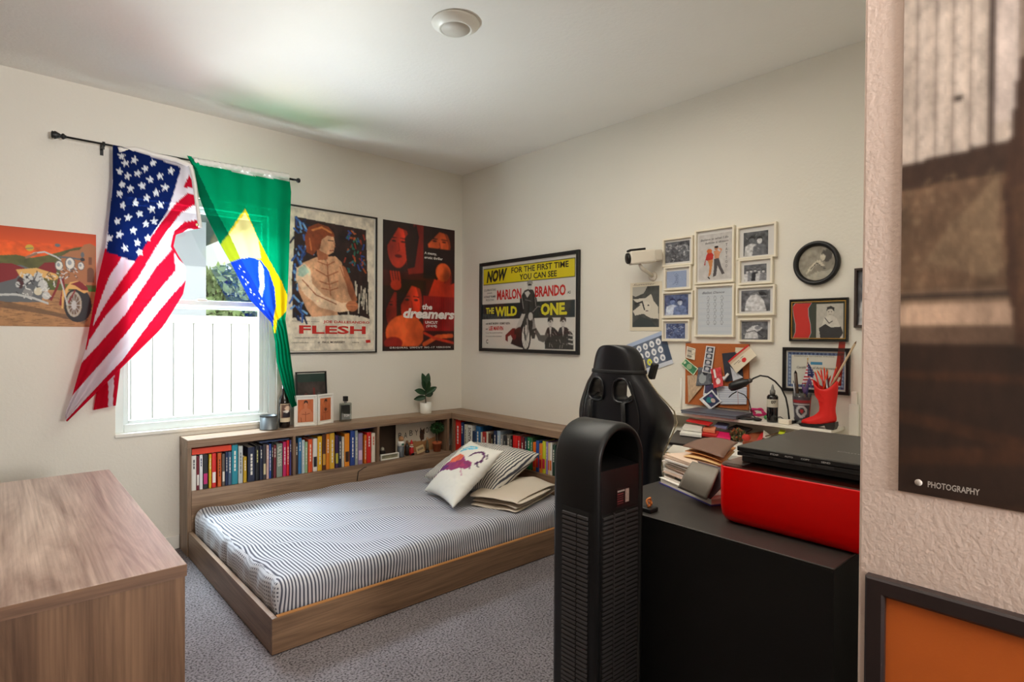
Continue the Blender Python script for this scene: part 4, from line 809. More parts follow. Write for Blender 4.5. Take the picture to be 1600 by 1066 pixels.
fr = [((1038, 374.5), (1085, 413.5), (.06, .14, .86, .86), photo_art('doodle', BW, 21), 'white frame with a busy black and white picture, top left of the cluster'),
 ((1040, 418), (1082, 452), (.07, .20, .80, .88), photo_art('sketch', PB, 22), 'small white frame with a pale blue photo, second down the left column'),
 ((1037, 457), (1085, 496.5), (.06, .12, .82, .88), photo_art('couple', BL, 23), 'white frame with a blue toned photo of two faces, third down the left column'),
 ((1037, 500), (1080, 534), (.12, .18, .80, .86), photo_art('doodle', BL, 24), 'small white frame with a blue mottled photo, bottom of the left column'),
 ((1153.5, 355.5), (1215, 401.5), (.16, .20, .78, .90), photo_art('couple', ((110, 112, 118), (24, 24, 28), (214, 214, 216)), 25), 'white frame with a dark couple photo, top right of the cluster'),
 ((1156, 406), (1209.4, 443), (.15, .24, .80, .86), photo_art('group', BW, 26), 'small white frame with a group standing in a row, second down the right column'),
 ((1152.4, 448), (1213, 492.5), (.12, .16, .86, .86), photo_art('back', BW, 27), 'white frame with a pale figure seen from behind, third down the right column'),
 ((1156, 498), (1209, 534.8), (.08, .14, .84, .90), photo_art('horse', BW, 28), 'small white frame with a mottled black and white photo, bottom of the right column')]
for TL, BR, inn, art, lab in fr: wall_frame(TL, BR, inn, art, 'framed_photo', lab, 'picture frame', GR)
A = Art(80, 120, (206, 202, 200))
A.poly([(.24, .46), (.28, .40), (.40, .40), (.46, .46), (.44, .56), (.28, .58), (.22, .56), (.20, .68), (.17, .66)], (196, 40, 30)); A.ell(.33, .37, .08, .05, (214, 110, 50)); A.poly([(.28, .57), (.44, .56), (.42, .70), (.38, .88), (.30, .94), (.34, .72)], (214, 140, 80)); A.poly([(.46, .38), (.58, .36), (.66, .42), (.62, .54), (.50, .56)], (220, 150, 110)); A.ell(.54, .32, .06, .045, (200, 140, 100)); A.ell(.54, .295, .06, .025, (40, 34, 34))
A.poly([(.48, .55), (.62, .54), (.70, .74), (.80, .88), (.72, .90), (.58, .70), (.54, .92), (.44, .94), (.48, .74)], (84, 80, 84)); A.line([(.30, .94), (.34, .97)], .03, K); A.line([(.66, .42), (.70, .36), (.64, .34)], .03, (220, 150, 110)); A.mottle(.2, 9, 3)
def tx1(t, sh):
    mb = MB(); DKI = ink((90, 86, 90)); text_mb(mb, sh, 'Believe in what I do', .14, .17, .84, .21, DKI, d=.008, bold=0, shear=.2, rot=-.03); text_mb(mb, sh, 'follow a dream', .26, .235, .84, .275, DKI, d=.008, bold=0, shear=.2, rot=-.03)
    for k, c_ in enumerate('TATTOO'): text_mb(mb, sh, c_, .77, .30+k*.075, .82, .35+k*.075, DKI, d=.008, bold=0)
    obj('lettering', mb, t)
wall_frame((1088, 361), (1149, 441), (.09, .10, .92, .93), A, 'framed_photo', 'larger white frame with a cartoon couple in red and grey, top centre of the cluster', 'picture frame', GR, extra=tx1)
A = Art(90, 130, (206, 212, 220))
for k in range(28): A.rect(.03, .07+k*.033, .97, .073+k*.033, (186, 196, 212))
for cx in (.3, .5, .7):
    for k in range(5):
        y = .22+k*.13; A.line([(cx-.04, y), (cx, y-.06), (cx+.05, y), (cx+.02, y+.05), (cx-.03, y+.03)], .01, (140, 146, 156)); A.line([(cx, y), (cx+.01, y+.06)], .01, (150, 156, 166))
def tx2(t, sh): mb = MB(); text_mb(mb, sh, 'Ballet Dance', .18, .125, .74, .17, ink((104, 110, 124)), d=.008, bold=0, shear=.3); obj('lettering', mb, t)
wall_frame((1088, 447), (1149, 527), (.07, .07, .93, .95), A, 'framed_photo', 'larger white frame with faint pencil sketches on lined paper, bottom centre of the cluster', 'picture frame', GR, extra=tx2)
# --- round black frame
c = atx(1276.6, 411.5, X2-.001); rr = .108
rf = thing('round_framed_photo', c-Vector((0, 0, rr)), 'round black frame around a black and white photo of a reclining figure', 'picture frame')
ax = Vector((-1, 0, 0)); obj('frame', MB().lathe([(rr*.79, 0), (rr*1.0, 0), (rr*1.02, .012), (rr*.97, .026), (rr*.86, .024), (rr*.80, .014), (rr*.79, .008)], c, M_black, 56, ax, closed=False), rf)
A = Art(90, 90, (150, 144, 130)); A.mottle(.5, 6, 31); A.poly([(.16, .86), (.30, .60), (.46, .44), (.58, .40), (.66, .50), (.74, .62), (.66, .60), (.52, .50), (.40, .62), (.26, .80)], (214, 206, 186)); A.line([(.20, .82), (.50, .48), (.72, .66)], .02, (60, 56, 50)); A.ell(.76, .30, .16, .18, (74, 70, 64)); A.ell(.66, .34, .07, .09, (206, 198, 180)); A.poly([(.2, .9), (.5, .74), (.95, .70), (.9, .9), (.5, 1)], (186, 180, 164)); A.mottle(.25, 12, 32)
mb = MB(); vs = []; cols = []; n1, n2 = 14, 48; fs = []
for i in range(n1+1):
    for k in range(n2):
        r_ = rr*.80*i/n1+1e-5; an = 2*PI*k/n2; y, z = r_*math.cos(an), r_*math.sin(an); vs.append(c+Vector((-.006, -y, z))); cols.append(A.im[int((1-(z/rr/.8+1)/2)*89), int((y/rr/.8+1)/2*89)])
for i in range(n1):
    for k in range(n2): fs.append((i*n2+k, i*n2+(k+1) % n2, (i+1)*n2+(k+1) % n2, (i+1)*n2+k))
mb.add(vs, fs, M_print, True); mb.col = cols; obj('photo', mb, rf)
obj('glazing', MB().lathe([(.001, .0095), (rr*.80, .0095)], c, glass_mat((250, 250, 250), .05, .04), 40, ax, closed=False), rf)
# --- gold edged frame with red wave and portrait
A = Art(60, 90, (190, 186, 176)); A.poly([(.12, 1.01), (.10, .78), (.22, .60), (.30, .40), (.42, .34), (.60, .34), (.76, .42), (.92, .70), (.96, 1.01)], (214, 210, 200)); A.ell(.52, .24, .13, .12, (206, 200, 188)); A.poly([(.38, .22), (.40, .10), (.54, .06), (.68, .12), (.66, .22), (.58, .15), (.44, .16)], (44, 42, 42)); A.ell(.47, .23, .02, .012, K); A.ell(.57, .23, .02, .012, K); A.line([(.47, .30), (.56, .30)], .015, (80, 70, 66)); A.poly([(.10, .70), (.34, .58), (.56, .68), (.92, .66), (1, .84), (.86, 1.01), (.16, 1.01)], (50, 50, 52)); A.line([(.32, .40), (.48, .56), (.60, .50)], .03, (90, 86, 84)); A.ell(.44, .34, .05, .03, (206, 200, 188)); A.mottle(.15, 9, 6)
def tx3(t, sh):
    mb = MB(); z = .0075
    def wave(o): L_ = [(.10-o, .12-o)]; return [(.10-o+.0, .10-o), (.055-o, .18), (.075-o, .40), (.11-o, .60), (.11-o, .78), (.06-o, .95+o), (.33+o, .95+o), (.375+o, .80), (.365+o, .60), (.33+o, .40), (.325+o, .22), (.385+o, .10-o)]
    for o_, mt, zz in ((.012, mat((176, 172, 168), .5), z), (0, mat((206, 36, 26), .5, noise=.1), z+.001)): p_ = wave(o_); mb.prism([sh.p(u, v, zz) for u, v in p_], sh.N*.0008, mt)
    obj('red_wave_panel', mb, t); s_ = sh.inner(.03, .06, .97, .94, .004); obj('gold_fillet', frame_mb(s_, .005, .010, mat((200, 158, 84), .35, .8)), t)
wall_frame((1235.5, 468.5), (1325.8, 534.3), (.47, .13, .92, .93), A, 'gold_framed_portrait', 'black and gold frame holding a red wavy panel beside a seated man portrait', 'picture frame', bw=.006, dep=.018, col=M_black, extra=tx3, matcol=mat((62, 68, 58), .8))
# --- certificate
A = Art(150, 110, (222, 220, 208)); A.rect(.0, .0, 1, 1, (216, 214, 204)); A.rect(.02, .03, .98, .97, (104, 122, 156)); A.mottle(.6, 40, 8, mask=(A.u > .02) & (A.u < .98) & (A.v > .03) & (A.v < .97)); A.rect(.085, .11, .915, .89, (220, 218, 206))
for k in range(14): A.ell(.06+k*.068, .07, .022, .03, (60, 72, 110)); A.ell(.06+k*.068, .93, .022, .03, (60, 72, 110))
for k in range(9): A.ell(.052, .12+k*.095, .018, .03, (150, 168, 196)); A.ell(.948, .12+k*.095, .018, .03, (150, 168, 196))
A.rect(.42, .28, .62, .35, (70, 140, 180))
def tx4(t, sh):
    mb = MB(); text_mb(mb, sh, 'ESSENTIAL EXTERNS AWARD', .18, .175, .78, .205, ink((90, 90, 84)), d=.009, bold=0, space=1.2); text_mb(mb, sh, 'Certificate of Achievement', .22, .42, .80, .47, ink((96, 92, 88)), d=.009, bold=0, shear=.2); obj('lettering', mb, t)
wall_frame((1224.8, 542.5), (1328.3, 618), (.06, .08, .94, .92), A, 'framed_certificate', 'black framed certificate with a blue scrollwork border behind the desk shelf', 'certificate', bw=.016, dep=.02, col=M_blackm, extra=tx4)
# --- frame edge further right, nearly hidden by the near wall
y_ = atx(1338, 450, X2).y; z1 = atx(1338, 420, X2).z; z0 = atx(1338, 486, X2).z
sh = Sheet((X2-.001, y_+.004, z1), (0, -1, 0), (0, 0, -1), .2, z1-z0+.08); t = thing('dark_framed_picture', sh.p(.5, 1), 'dark frame edge on the right wall just showing past the near wall corner', 'picture frame')
obj('frame', frame_mb(sh, .012, .02, mat((60, 46, 40), .5)), t); obj('photo', sheet_mb(sh.inner(.05, .05, .95, .95), photo_art('couple', BW, 40), M_print), t)
# --- photo print with paper border
sh = W2s((985, 443), (1034, 517), .001); A = Art(70, 100, (226, 216, 194)); A.im[:] = lin((222, 212, 190)); o_ = Art(60, 80, (70, 72, 70))
o_.im[:] = lin((74, 76, 74)); o_.mottle(.5, 6, 3); o_.poly([(.0, .30), (.5, .28), (.70, .18), (.78, .34), (.95, .50), (.98, .80), (.70, .78), (.4, .66), (.1, .70), (0, .60), (.3, .44)], (206, 200, 186)); o_.ell(.52, .50, .16, .14, (214, 208, 194)); o_.poly([(.0, .0), (.55, .0), (.40, .16), (.1, .24), (0, .2)], (180, 176, 166)); o_.poly([(.0, .9), (.3, .74), (.7, .82), (.9, 1), (0, 1)], (60, 66, 66)); o_.line([(.1, .42), (.36, .36), (.44, .56)], .05, (50, 50, 50)); o_.ell(.60, .46, .03, .02, K); o_.line([(.50, .60), (.60, .60)], .02, (90, 70, 66))
A.im[9:92, 6:64] = o_.im[np.linspace(0, 79, 83).astype(int)][:, np.linspace(0, 59, 58).astype(int)]
pp = thing('photo_print', sh.p(.5, 1), 'unframed black and white photo print with cream border below the wall camera', 'photo'); obj('photo', sheet_mb(sh, A, M_print), pp)
mb = MB(); text_mb(mb, sh, 'Summer', .1, .02, .8, .06, ink((120, 104, 84)), bold=0, shear=.3); obj('lettering', mb, pp)
# --- wall camera on bracket
M_cam = mat((226, 218, 204), .4); cp = atx(1000, 403, X2-.13)
wc = thing('security_camera', cp, 'cream wall mounted camera with a round black lens on a swivel bracket', 'camera')
p0 = atx(983, 404, X2-.19); p1 = atx(1022, 400, X2-.06); d_ = (p1-p0).normalized(); up = Vector((0, 0, 1)); sd = d_.cross(up).normalized(); up = sd.cross(d_); R_ = Matrix((d_, sd, up)).transposed()
obj('body', MB().obox((p0+p1)/2, ((p1-p0).length/2, .036, .040), R_, M_cam, .010), wc)
obj('lens', MB().lathe([(.001, -.014), (.030, -.014), (.033, -.010), (.033, .002), (.001, .002)], p0+d_*-.002, M_black, 28, d_), wc)
obj('visor', MB().obox((p0+p1)/2+up*.046-d_*.03, (.05, .03, .006), R_, M_black, .002), wc)
obj('rear_housing', MB().obox(p1+d_*.012, (.03, .034, .034), R_, mat((206, 198, 184), .4), .008), wc)
bp0 = (p0+p1)/2-up*.04; bw_ = atx(1020, 432, X2-.004)
obj('bracket', MB().tube([bp0+d_*-.02, bp0+Vector((0, 0, -.03)), bw_+Vector((-.05, 0, .02)), bw_], [.010, .012, .011, .012], M_cam).lathe([(.001, 0), (.03, 0), (.028, .008), (.012, .012), (.001, .012)], bw_+Vector((.003, 0, 0)), M_cam, 20, Vector((-1, 0, 0))), wc)
# --- tilted blue leaflet with round badges
a, b, d_ = atx(979, 539, X2-.004), atx(1036, 516.5, X2-.004), atx(1004, 592, X2-.004)
sh = Sheet(a, b-a, d_-a, (b-a).length*1.02, (d_-a).length*.86); A = Art(120, 90, (104, 114, 134)); A.mottle(.25, 8, 12); A.rect(0, 0, 1, .12, (176, 192, 220)); A.rect(0, .88, 1, 1, (206, 212, 224)); A.rect(.86, .12, 1, .88, (70, 84, 106))
for r_ in range(3):
    for k in range(5):
        c_ = (238, 240, 244) if not (r_ == 2 and k < 3) else (222, 222, 60); A.ell(.12+k*.17, .26+r_*.24, .062, .10, c_); A.ell(.12+k*.17, .27+r_*.24, .026, .045, (140, 150, 170))
sh.U = sh.U; sh.V = (sh.V-sh.U*sh.V.dot(sh.U)).normalized(); sh.N = -sh.U.cross(sh.V)
tag(obj('badge_leaflet', sheet_mb(sh, A, M_print)), 'tilted blue leaflet printed with rows of round white badges, behind the chair top', 'leaflet')
# --- cork board with pinned papers
sh = W2s((1073, 536.3), (1170.5, 641), .001); M_cork = mat((176, 98, 50), .95, noise=.25, nscale=180, bump=.5, bscale=240)
cb = thing('cork_board', sh.p(.5, 1), 'brown cork pinboard leaning on the wall behind the desk shelf', 'pinboard')
obj('board', MB().prism([sh.p(0, 0), sh.p(1, 0), sh.p(1, 1), sh.p(0, 1)], sh.N*.012, M_cork), cb)
def pinned(name, quad, art, d, label, cat, bow=.004):
    P = [atx(x_, y_, X2-.013-d) for x_, y_ in quad]; mb = MB(); cols = []; n, m_ = art.nx, art.ny; G = []
    for j in range(m_):
        v = j/(m_-1); row = []
        for i in range(n):
            u = i/(n-1); p = (P[0]*(1-u)+P[1]*u)*(1-v)+(P[3]*(1-u)+P[2]*u)*v; p = p-Vector((bow*math.sin(PI*u)*.6+bow*v*v, 0, 0)); row.append(p); cols.append(art.im[j, i])
        G.append(row)
    mb.grid(G, M_print); mb.col = cols; mb_o = obj(name, mb, solid=.0006); return tag(mb_o, label, cat, 'papers pinned to the cork board')
def A_(nx, ny, c): return Art(nx, ny, c)
a = A_(20, 26, (224, 214, 196)); [a.line([(.15, .12+k*.11), (.15+rng.uniform(.4, .75), .12+k*.11)], .05, (60, 56, 56)) for k in range(8)]; a.poly([(.75, .4), (1.02, .3), (1.02, .8)], (206, 190, 166))
pinned('handwritten_note', [(1073, 541), (1087, 545), (1086, 563), (1072, 559)], a, .001, 'cream handwritten note at the top left of the cork board', 'note')
a = A_(50, 26, (210, 220, 190)); a.rect(.05, .1, .95, .9, (60, 130, 90)); a.mottle(.5, 10, 2); a.ell(.5, .5, .16, .34, (150, 180, 140)); a.ell(.14, .5, .07, .2, (200, 214, 180))
pinned('banknote', [(1071.5, 560), (1091, 576), (1084, 587), (1064, 568.5)], a, .004, 'green banknote pinned on the left edge of the cork board', 'banknote')
a = A_(20, 64, (222, 220, 222))
for k in range(4): a.rect(.12, .04+k*.24, .88, .25+k*.24, (60, 64, 76)); a.ell(.5, .13+k*.24, .22, .06, (196, 196, 202)); a.ell(.4, .22+k*.24, .3, .04, (130, 134, 150))
pinned('photo_strip', [(1103.5, 540.5), (1117.5, 542), (1112, 584), (1097.5, 581)], a, .005, 'white photo booth strip of four small portraits', 'photo')
a = A_(30, 44, (46, 48, 60)); a.mottle(.2, 4, 3); pinned('dark_envelope', [(1128, 552.5), (1158, 549), (1162, 592), (1134, 597)], a, .003, 'dark blue card behind the white and red tag on the cork board', 'card')
a = A_(44, 30, (224, 212, 190)); a.rect(0, 0, 1, .13, (200, 30, 36)); a.rect(0, .13, 1, .3, (206, 176, 150)); a.ell(.55, .66, .09, .15, (206, 34, 36)); a.line([(.15, .45), (.6, .42)], .03, (120, 100, 92)); a.line([(.3, .55), (.42, .55)], .03, (120, 100, 92))
pinned('paper_tag', [(1137, 565), (1168.5, 539), (1183.5, 556), (1152, 583.5)], a, .012, 'white tag with a red edge and red dot, top right of the cork board', 'tag', .01)
a = A_(30, 20, (190, 192, 200)); a.mottle(.3, 5, 3); pinned('folded_slip', [(1141, 573), (1152, 583), (1162, 590), (1146, 596)], a, .007, 'grey folded slip tucked below the white and red tag', 'slip')
a = A_(34, 34, (96, 100, 108)); a.mottle(.9, 8, 44); a.ell(.4, .6, .25, .3, (160, 166, 170)); a.ell(.6, .25, .2, .2, (40, 42, 48)); pinned('crumpled_photo', [(1091, 574), (1110, 575), (1113, 601), (1088, 603)], a, .006, 'grey black and white photo under the photo strip', 'photo')
a = A_(24, 34, (196, 168, 140)); a.mottle(.35, 9, 5); pinned('torn_paper', [(1074, 587), (1088, 586), (1098, 604), (1076, 630)], a, .002, 'torn tan paper at the lower left of the cork board', 'paper')
a = A_(30, 30, (200, 60, 66)); a.mottle(.8, 9, 15); a.rect(.3, .05, .5, .5, (230, 226, 224)); a.ell(.6, .7, .2, .16, (232, 210, 210)); pinned('red_ribbon_card', [(1110, 577), (1126, 574), (1132, 603), (1117, 607)], a, .010, 'red and white crumpled card in the middle of the cork board', 'card', .014)
a = A_(36, 36, (220, 222, 226)); a.rect(.08, .08, .92, .8, (66, 60, 92)); a.mottle(.5, 6, 8); pinned('instant_photo', [(1101, 597), (1120, 600), (1124, 622), (1099, 618)], a, .006, 'instant photo with a purple picture behind the tilted one', 'photo')
a = A_(40, 40, (228, 228, 230)); a.rect(.08, .08, .92, .80, (52, 58, 92)); a.mottle(.4, 6, 18); a.ell(.45, .55, .2, .2, (40, 130, 136)); a.ell(.62, .40, .16, .13, (206, 186, 176)); a.ell(.3, .3, .12, .1, (110, 70, 130)); pinned('instant_photo', [(1112.5, 609), (1128, 627.5), (1110, 640.5), (1093, 624)], a, .012, 'tilted instant photo with a teal picture at the foot of the cork board', 'photo')
a = A_(44, 30, (206, 210, 220)); [a.rect(.0, .1+k*.12, 1, .125+k*.12, (168, 176, 196)) for k in range(8)]; a.rect(.68, .0, .705, 1, (180, 150, 160)); pinned('lined_paper', [(1120, 603), (1167, 605), (1167, 632), (1126, 632)], a, .003, 'white lined notepaper at the lower right of the cork board', 'paper')
a = A_(20, 14, (214, 206, 180)); pinned('cream_card', [(1149, 543), (1166, 544), (1164, 552), (1149, 552)], a, .001, 'small cream card at the top right behind the tag', 'card')
p = atx(1138, 584, X2-.03); tag(obj('pinned_knot', MB().tube([p, p+Vector((-.01, .01, -.02)), p+Vector((-.004, .02, -.035)), p+Vector((0, .028, -.02))], .007, mat((226, 222, 220), .7))), 'white twisted fabric knot pinned beside the lamp head', 'knot')
# ================================================================ NEAR WALL: large photo poster and orange picture
sh0 = atx(1410.5, 258, XN-.001); yl = sh0.y; zb = atx(1410, 767, XN).z; hgt = 1.12
sh = Sheet((XN-.0015, yl, zb+hgt), (0, -1, 0), (0, 0, -1), .56, hgt); zs = lambda px, py: (zb+hgt-atx(px, py, XN).z)/hgt
A = Art(200, 340, (190, 176, 164)); vj = zs(1411, 258); vk = zs(1411, 455); vl = zs(1411, 478); vm = zs(1411, 513); us_ = lambda px: (yl-atx(px, 400, XN).y)/.56
A.mottle(.12, 5, 2)
for k, px_ in enumerate((1431, 1458, 1487, 1515)): u_ = us_(px_); A.rect(u_-.0026, 0, u_+.0026, vj, (120, 106, 98)); A.line([(u_+.012, 0), (u_+.012, vj)], .010, (208, 196, 186), 2, a=.5)
for k in range(120): u_ = rng.uniform(0, us_(1530)); v_ = rng.uniform(0, vj); A.ell(u_, v_, .0026, .0014, (120, 106, 96))
u1, u2, u3 = us_(1540), us_(1553), us_(1590); A.rect(u1, 0, u2, vj, (64, 50, 44)); A.rect(u2, 0, u3, vj-.03, (200, 186, 178)); A.rect(us_(1585), 0, 1, vj-.02, (128, 112, 100)); A.ell(us_(1496), vj-.07, .012, .004, (44, 34, 30))
A.rect(0, vj, 1, vk, (96, 74, 56)); A.mottle(.75, 16, 77, mask=(A.v > vj) & (A.v <= vk)); A.poly([(0, vj), (1, vj-.03), (1, vj+.02), (0, vj+.035)], (58, 40, 30))
for k in range(220): u_ = rng.uniform(0, us_(1565)); v_ = rng.uniform(vj+.02, vk); A.line([(u_, v_), (u_+rng.uniform(-.02, .02), v_+rng.uniform(-.01, .01))], .003, (140, 118, 92) if k % 2 else (66, 48, 36), 2, a=.5)
A.poly([(.10, vj+.09), (us_(1560), vj+.03), (us_(1565), vk-.02), (.18, vk-.01), (.05, vj+.13)], (140, 118, 92), .45)
A.rect(0, vk, 1, vl, (126, 104, 84)); A.rect(0, vk+.004, 1, vk+.012, (60, 46, 38)); A.rect(0, vl, 1, vm, (180, 152, 130)); A.rect(0, vm, 1, 1, (42, 26, 18)); A.rect(0, vm-.003, 1, vm+.02, (92, 72, 58)); A.mottle(.3, 8, 13)
for k in range(7): v_ = vm+.06+k*.055; A.line([(0, v_), (.3, v_+.03*math.sin(k*2)), (.7, v_+.02), (1, v_-.02+.03*math.cos(k))], .022+.01*(k % 3), (76, 44, 24), 2, a=.4)
A.poly([(us_(1588), vj-.10), (1, vj-.14), (1, 1), (.95, 1), (us_(1590), vm+.02), (us_(1575), vk), (us_(1566), vk-.12), (us_(1572), vj+.02)], (62, 40, 28)); A.poly([(us_(1578), vj+.05), (1, vj), (1, vm), (us_(1596), vm)], (76, 52, 36)); A.blur(2); A.mottle(.3, 30, 15); A.mottle(.3, 60, 16)
bigp = thing('large_photo_poster', sh.p(.5, 1), 'tall brown and grey photo poster of weathered boards high on the near wall', 'poster')
obj('poster_sheet', sheet_mb(sh, A, M_print), bigp); mb = MB(); s2 = sh; LG = ink((176, 168, 160)); v_ = zs(1435, 767); mb.lathe([(.001, 0), (.0048, 0), (.0048, .0006), (.001, .0006)], sh.p(.045, .985, .002), LG, 14, sh.N); text_mb(mb, sh, 'PHOTOGRAPHY', .065, .981, .17, .989, LG, bold=.02); obj('lettering', mb, bigp)
f0 = atx(1357, 894, XN-.001); sh = Sheet((XN-.001, f0.y, f0.z), (0, -1, 0), (0, 0, -1), .52, .70)
of = thing('orange_picture', sh.p(.5, 1), 'black framed plain orange picture low on the near wall', 'picture frame'); obj('frame', frame_mb(sh, .026, .018, mat((38, 28, 28), .35)), of)
obj('picture', MB().prism([sh.p(.03, .02), sh.p(.97, .02), sh.p(.97, .98), sh.p(.03, .98)], sh.N*.007, mat((196, 98, 32), .5, noise=.12, nscale=5, bump=.08, bscale=300)), of)
# ================================================================ BOOKS
CN = {}
def book(at, out, w_, h_, d_, col, lab, grp, lean=0.0, band=None, text=None, tcol=(230, 226, 216)):
    """at: foot of the spine centre; out: unit vector pointing from the spine to the room"""
    out = Vector(out); side = Vector((0, 0, 1)).cross(out); at = Vector(at); up = Vector((0, 0, 1))*math.cos(lean)+side*math.sin(lean); sd = up.cross(out)*-1
    sd = out.cross(up)*-1; M_ = mat(col, .45, noise=.08, nscale=30); b = .0016
    P = lambda s_, o_, z_: at+sd*s_+out*o_+up*z_
    mb = MB(); hw = w_/2; n = 5; ring = []
    for k in range(n+1): a = PI*k/n; ring.append((-hw*math.cos(a), .003*math.sin(a)))
    outer = [(-hw, -d_)]+ring+[(hw, -d_)]; inner = [(hw-b, -d_), (hw-b, -b), (-hw+b, -b), (-hw+b, -d_)]
    pts = outer+inner; mb.prism([P(s_, o_, 0) for s_, o_ in pts], up*h_, M_)
    o = obj('book', mb, origin=at.copy()); tag(o, lab, 'book', grp)
    obj('pages', MB().prism([P(-hw+b, -.002, .002), P(hw-b, -.002, .002), P(hw-b, -d_+.004, .002), P(-hw+b, -d_+.004, .002)], up*(h_-.006), M_paper), o)
    sh = Sheet(P(-hw, .0032, h_), sd, -up, w_, h_)
    if sh.N.dot(out) < 0: sh = Sheet(P(hw, .0032, h_), -sd, -up, w_, h_)
    mb = MB(); mt = mat(band or tcol, .5)
    if text:
        s2 = Sheet(sh.p(.9, .08), sh.V, -sh.U, h_*.6, w_*.8) ; text_mb(mb, s2, text, 0, .1, 1, .9, mat(tcol, .5), d=.0004, bold=.02)
        mb.seg = []; obj('title_lettering', mb, o)
    else:
        r = random.random()
        if band: mb.add([sh.p(u, v, .0004) for u, v in ((.12, .55), (.88, .55), (.88, .86), (.12, .86))], [(0, 1, 2, 3)], mt)
        else:
            u0, u1 = (.36, .64); v = .1+.1*r
            for k in range(int(3+r*4)): L = .05+.06*random.random(); mb.add([sh.p(a, c_, .0004) for a, c_ in ((u0, v), (u1, v), (u1, v+L), (u0, v+L))], [(0, 1, 2, 3)], mt); v += L+.02
        mb.seg = []; stuff(obj('spine_print', mb, o))
    return o
bayh = tz0-bayb
def fill(rows, place, where, grp, out, dep):
    for i, r in enumerate(rows):
        a, b, name, col, fr = r[:5]; ex = r[5] if len(r) > 5 else {}
        p0, p1 = place(a), place(b); w_ = (p1-p0).length*.97; at = (p0+p1)/2; at.z = bayb+.0006
        nb = ('between the %s and %s books' % (rows[i-1][2], rows[i+1][2])) if 0 < i < len(rows)-1 else ('at the near end beside the %s book' % rows[1][2] if i == 0 else 'at the end beside the %s book' % rows[-2][2])
        book(at, out, w_, fr*bayh, dep-.01*random.random(), col, '%s book %s, %s' % (name, nb, where), grp, **ex)
L6 = lambda x: Vector(((.868+(x-88)*(.606/835)) if x < 928 else (1.4955+(x-935)*(.607/625)), SHY+.022, .5))
R1 = [(90, 126, 'thick white', (224, 222, 216), .80, dict(tcol=(70, 70, 74))), (128, 148, 'thin maroon', (110, 24, 40), .78, dict(band=(230, 226, 220))), (150, 175, 'white', (222, 224, 228), .80, dict(tcol=(40, 60, 110))), (177, 215, 'black and magenta', (34, 34, 38), .79, dict(band=(190, 30, 110))), (222, 242, 'slim yellow', (214, 178, 30), .79), (245, 278, 'white and red', (214, 40, 36), .80, dict(band=(232, 228, 222))),
 (290, 320, 'rust orange', (206, 92, 30), .79, dict(tcol=(70, 30, 16))), (325, 348, 'brown grey', (98, 88, 80), .76, dict(band=(222, 214, 200))), (352, 372, 'navy', (30, 44, 82), .79), (374, 402, 'slate blue', (70, 92, 120), .79), (404, 452, 'wide teal', (36, 140, 160), .94), (457, 494, 'pale grey', (190, 196, 194), .90, dict(tcol=(110, 112, 112))), (499, 526, 'short mustard', (196, 158, 26), .62), (536, 596, 'wide plain navy', (36, 42, 66), .84),
 (600, 632, 'black lettered', (22, 22, 26), .86, dict(tcol=(206, 200, 130))), (636, 664, 'dark navy', (28, 32, 56), .84), (666, 692, 'charcoal', (52, 50, 56), .87, dict(band=(206, 190, 150))), (696, 717, 'pale pink', (204, 168, 160), .84), (719, 738, 'bright blue', (40, 72, 150), .86), (740, 756, 'thin black', (20, 20, 24), .88), (758, 782, 'dark red', (112, 30, 40), .82), (786, 838, 'grey green', (128, 140, 128), .84, dict(text='ULYSSES', tcol=(206, 206, 190))), (843, 874, 'magenta', (186, 24, 90), .87), (877, 900, 'scarlet', (206, 28, 30), .90), (903, 920, 'purple', (66, 48, 110), .90)]
fill(R1, L6, 'left window bay', 'books in the left bay of the long bookcase', (0, -1, 0), .15)
R2 = [(938, 957, 'brown black', (62, 44, 36), .80), (959, 982, 'sky blue', (54, 116, 168), .93), (984, 1004, 'pale blue', (186, 200, 206), .86), (1006, 1026, 'pale green', (150, 180, 140), .80), (1030, 1060, 'orange red', (226, 84, 36), .86, dict(tcol=(240, 220, 200))), (1064, 1096, 'white and black', (226, 222, 214), .86, dict(band=(30, 30, 34))), (1099, 1131, 'yellow', (230, 176, 24), .91), (1133, 1160, 'dark brown', (84, 44, 26), .95, dict(band=(214, 160, 60))), (1162, 1188, 'orange', (222, 130, 30), .95),
 (1190, 1226, 'golden yellow', (222, 172, 50), .96), (1231, 1256, 'deep purple', (56, 34, 78), .88, dict(band=(190, 180, 60))), (1258, 1280, 'blue black', (22, 34, 62), .84), (1282, 1302, 'cream', (206, 196, 180), .82), (1305, 1343, 'amber', (232, 140, 30), .90, dict(band=(60, 34, 20))), (1350, 1387, 'royal blue', (38, 66, 140), .96), (1389, 1410, 'silver grey', (158, 164, 160), .95), (1413, 1450, 'lilac patterned', (150, 130, 170), .86, dict(band=(224, 190, 214))), (1463, 1482, 'small orange', (216, 112, 30), .80), (1485, 1521, 'red', (206, 34, 30), .86), (1524, 1556, 'ivory', (226, 214, 196), .82, dict(tcol=(196, 90, 60)))]
fill(R2, L6, 'middle window bay', 'books in the middle bay of the long bookcase', (0, -1, 0), .15)
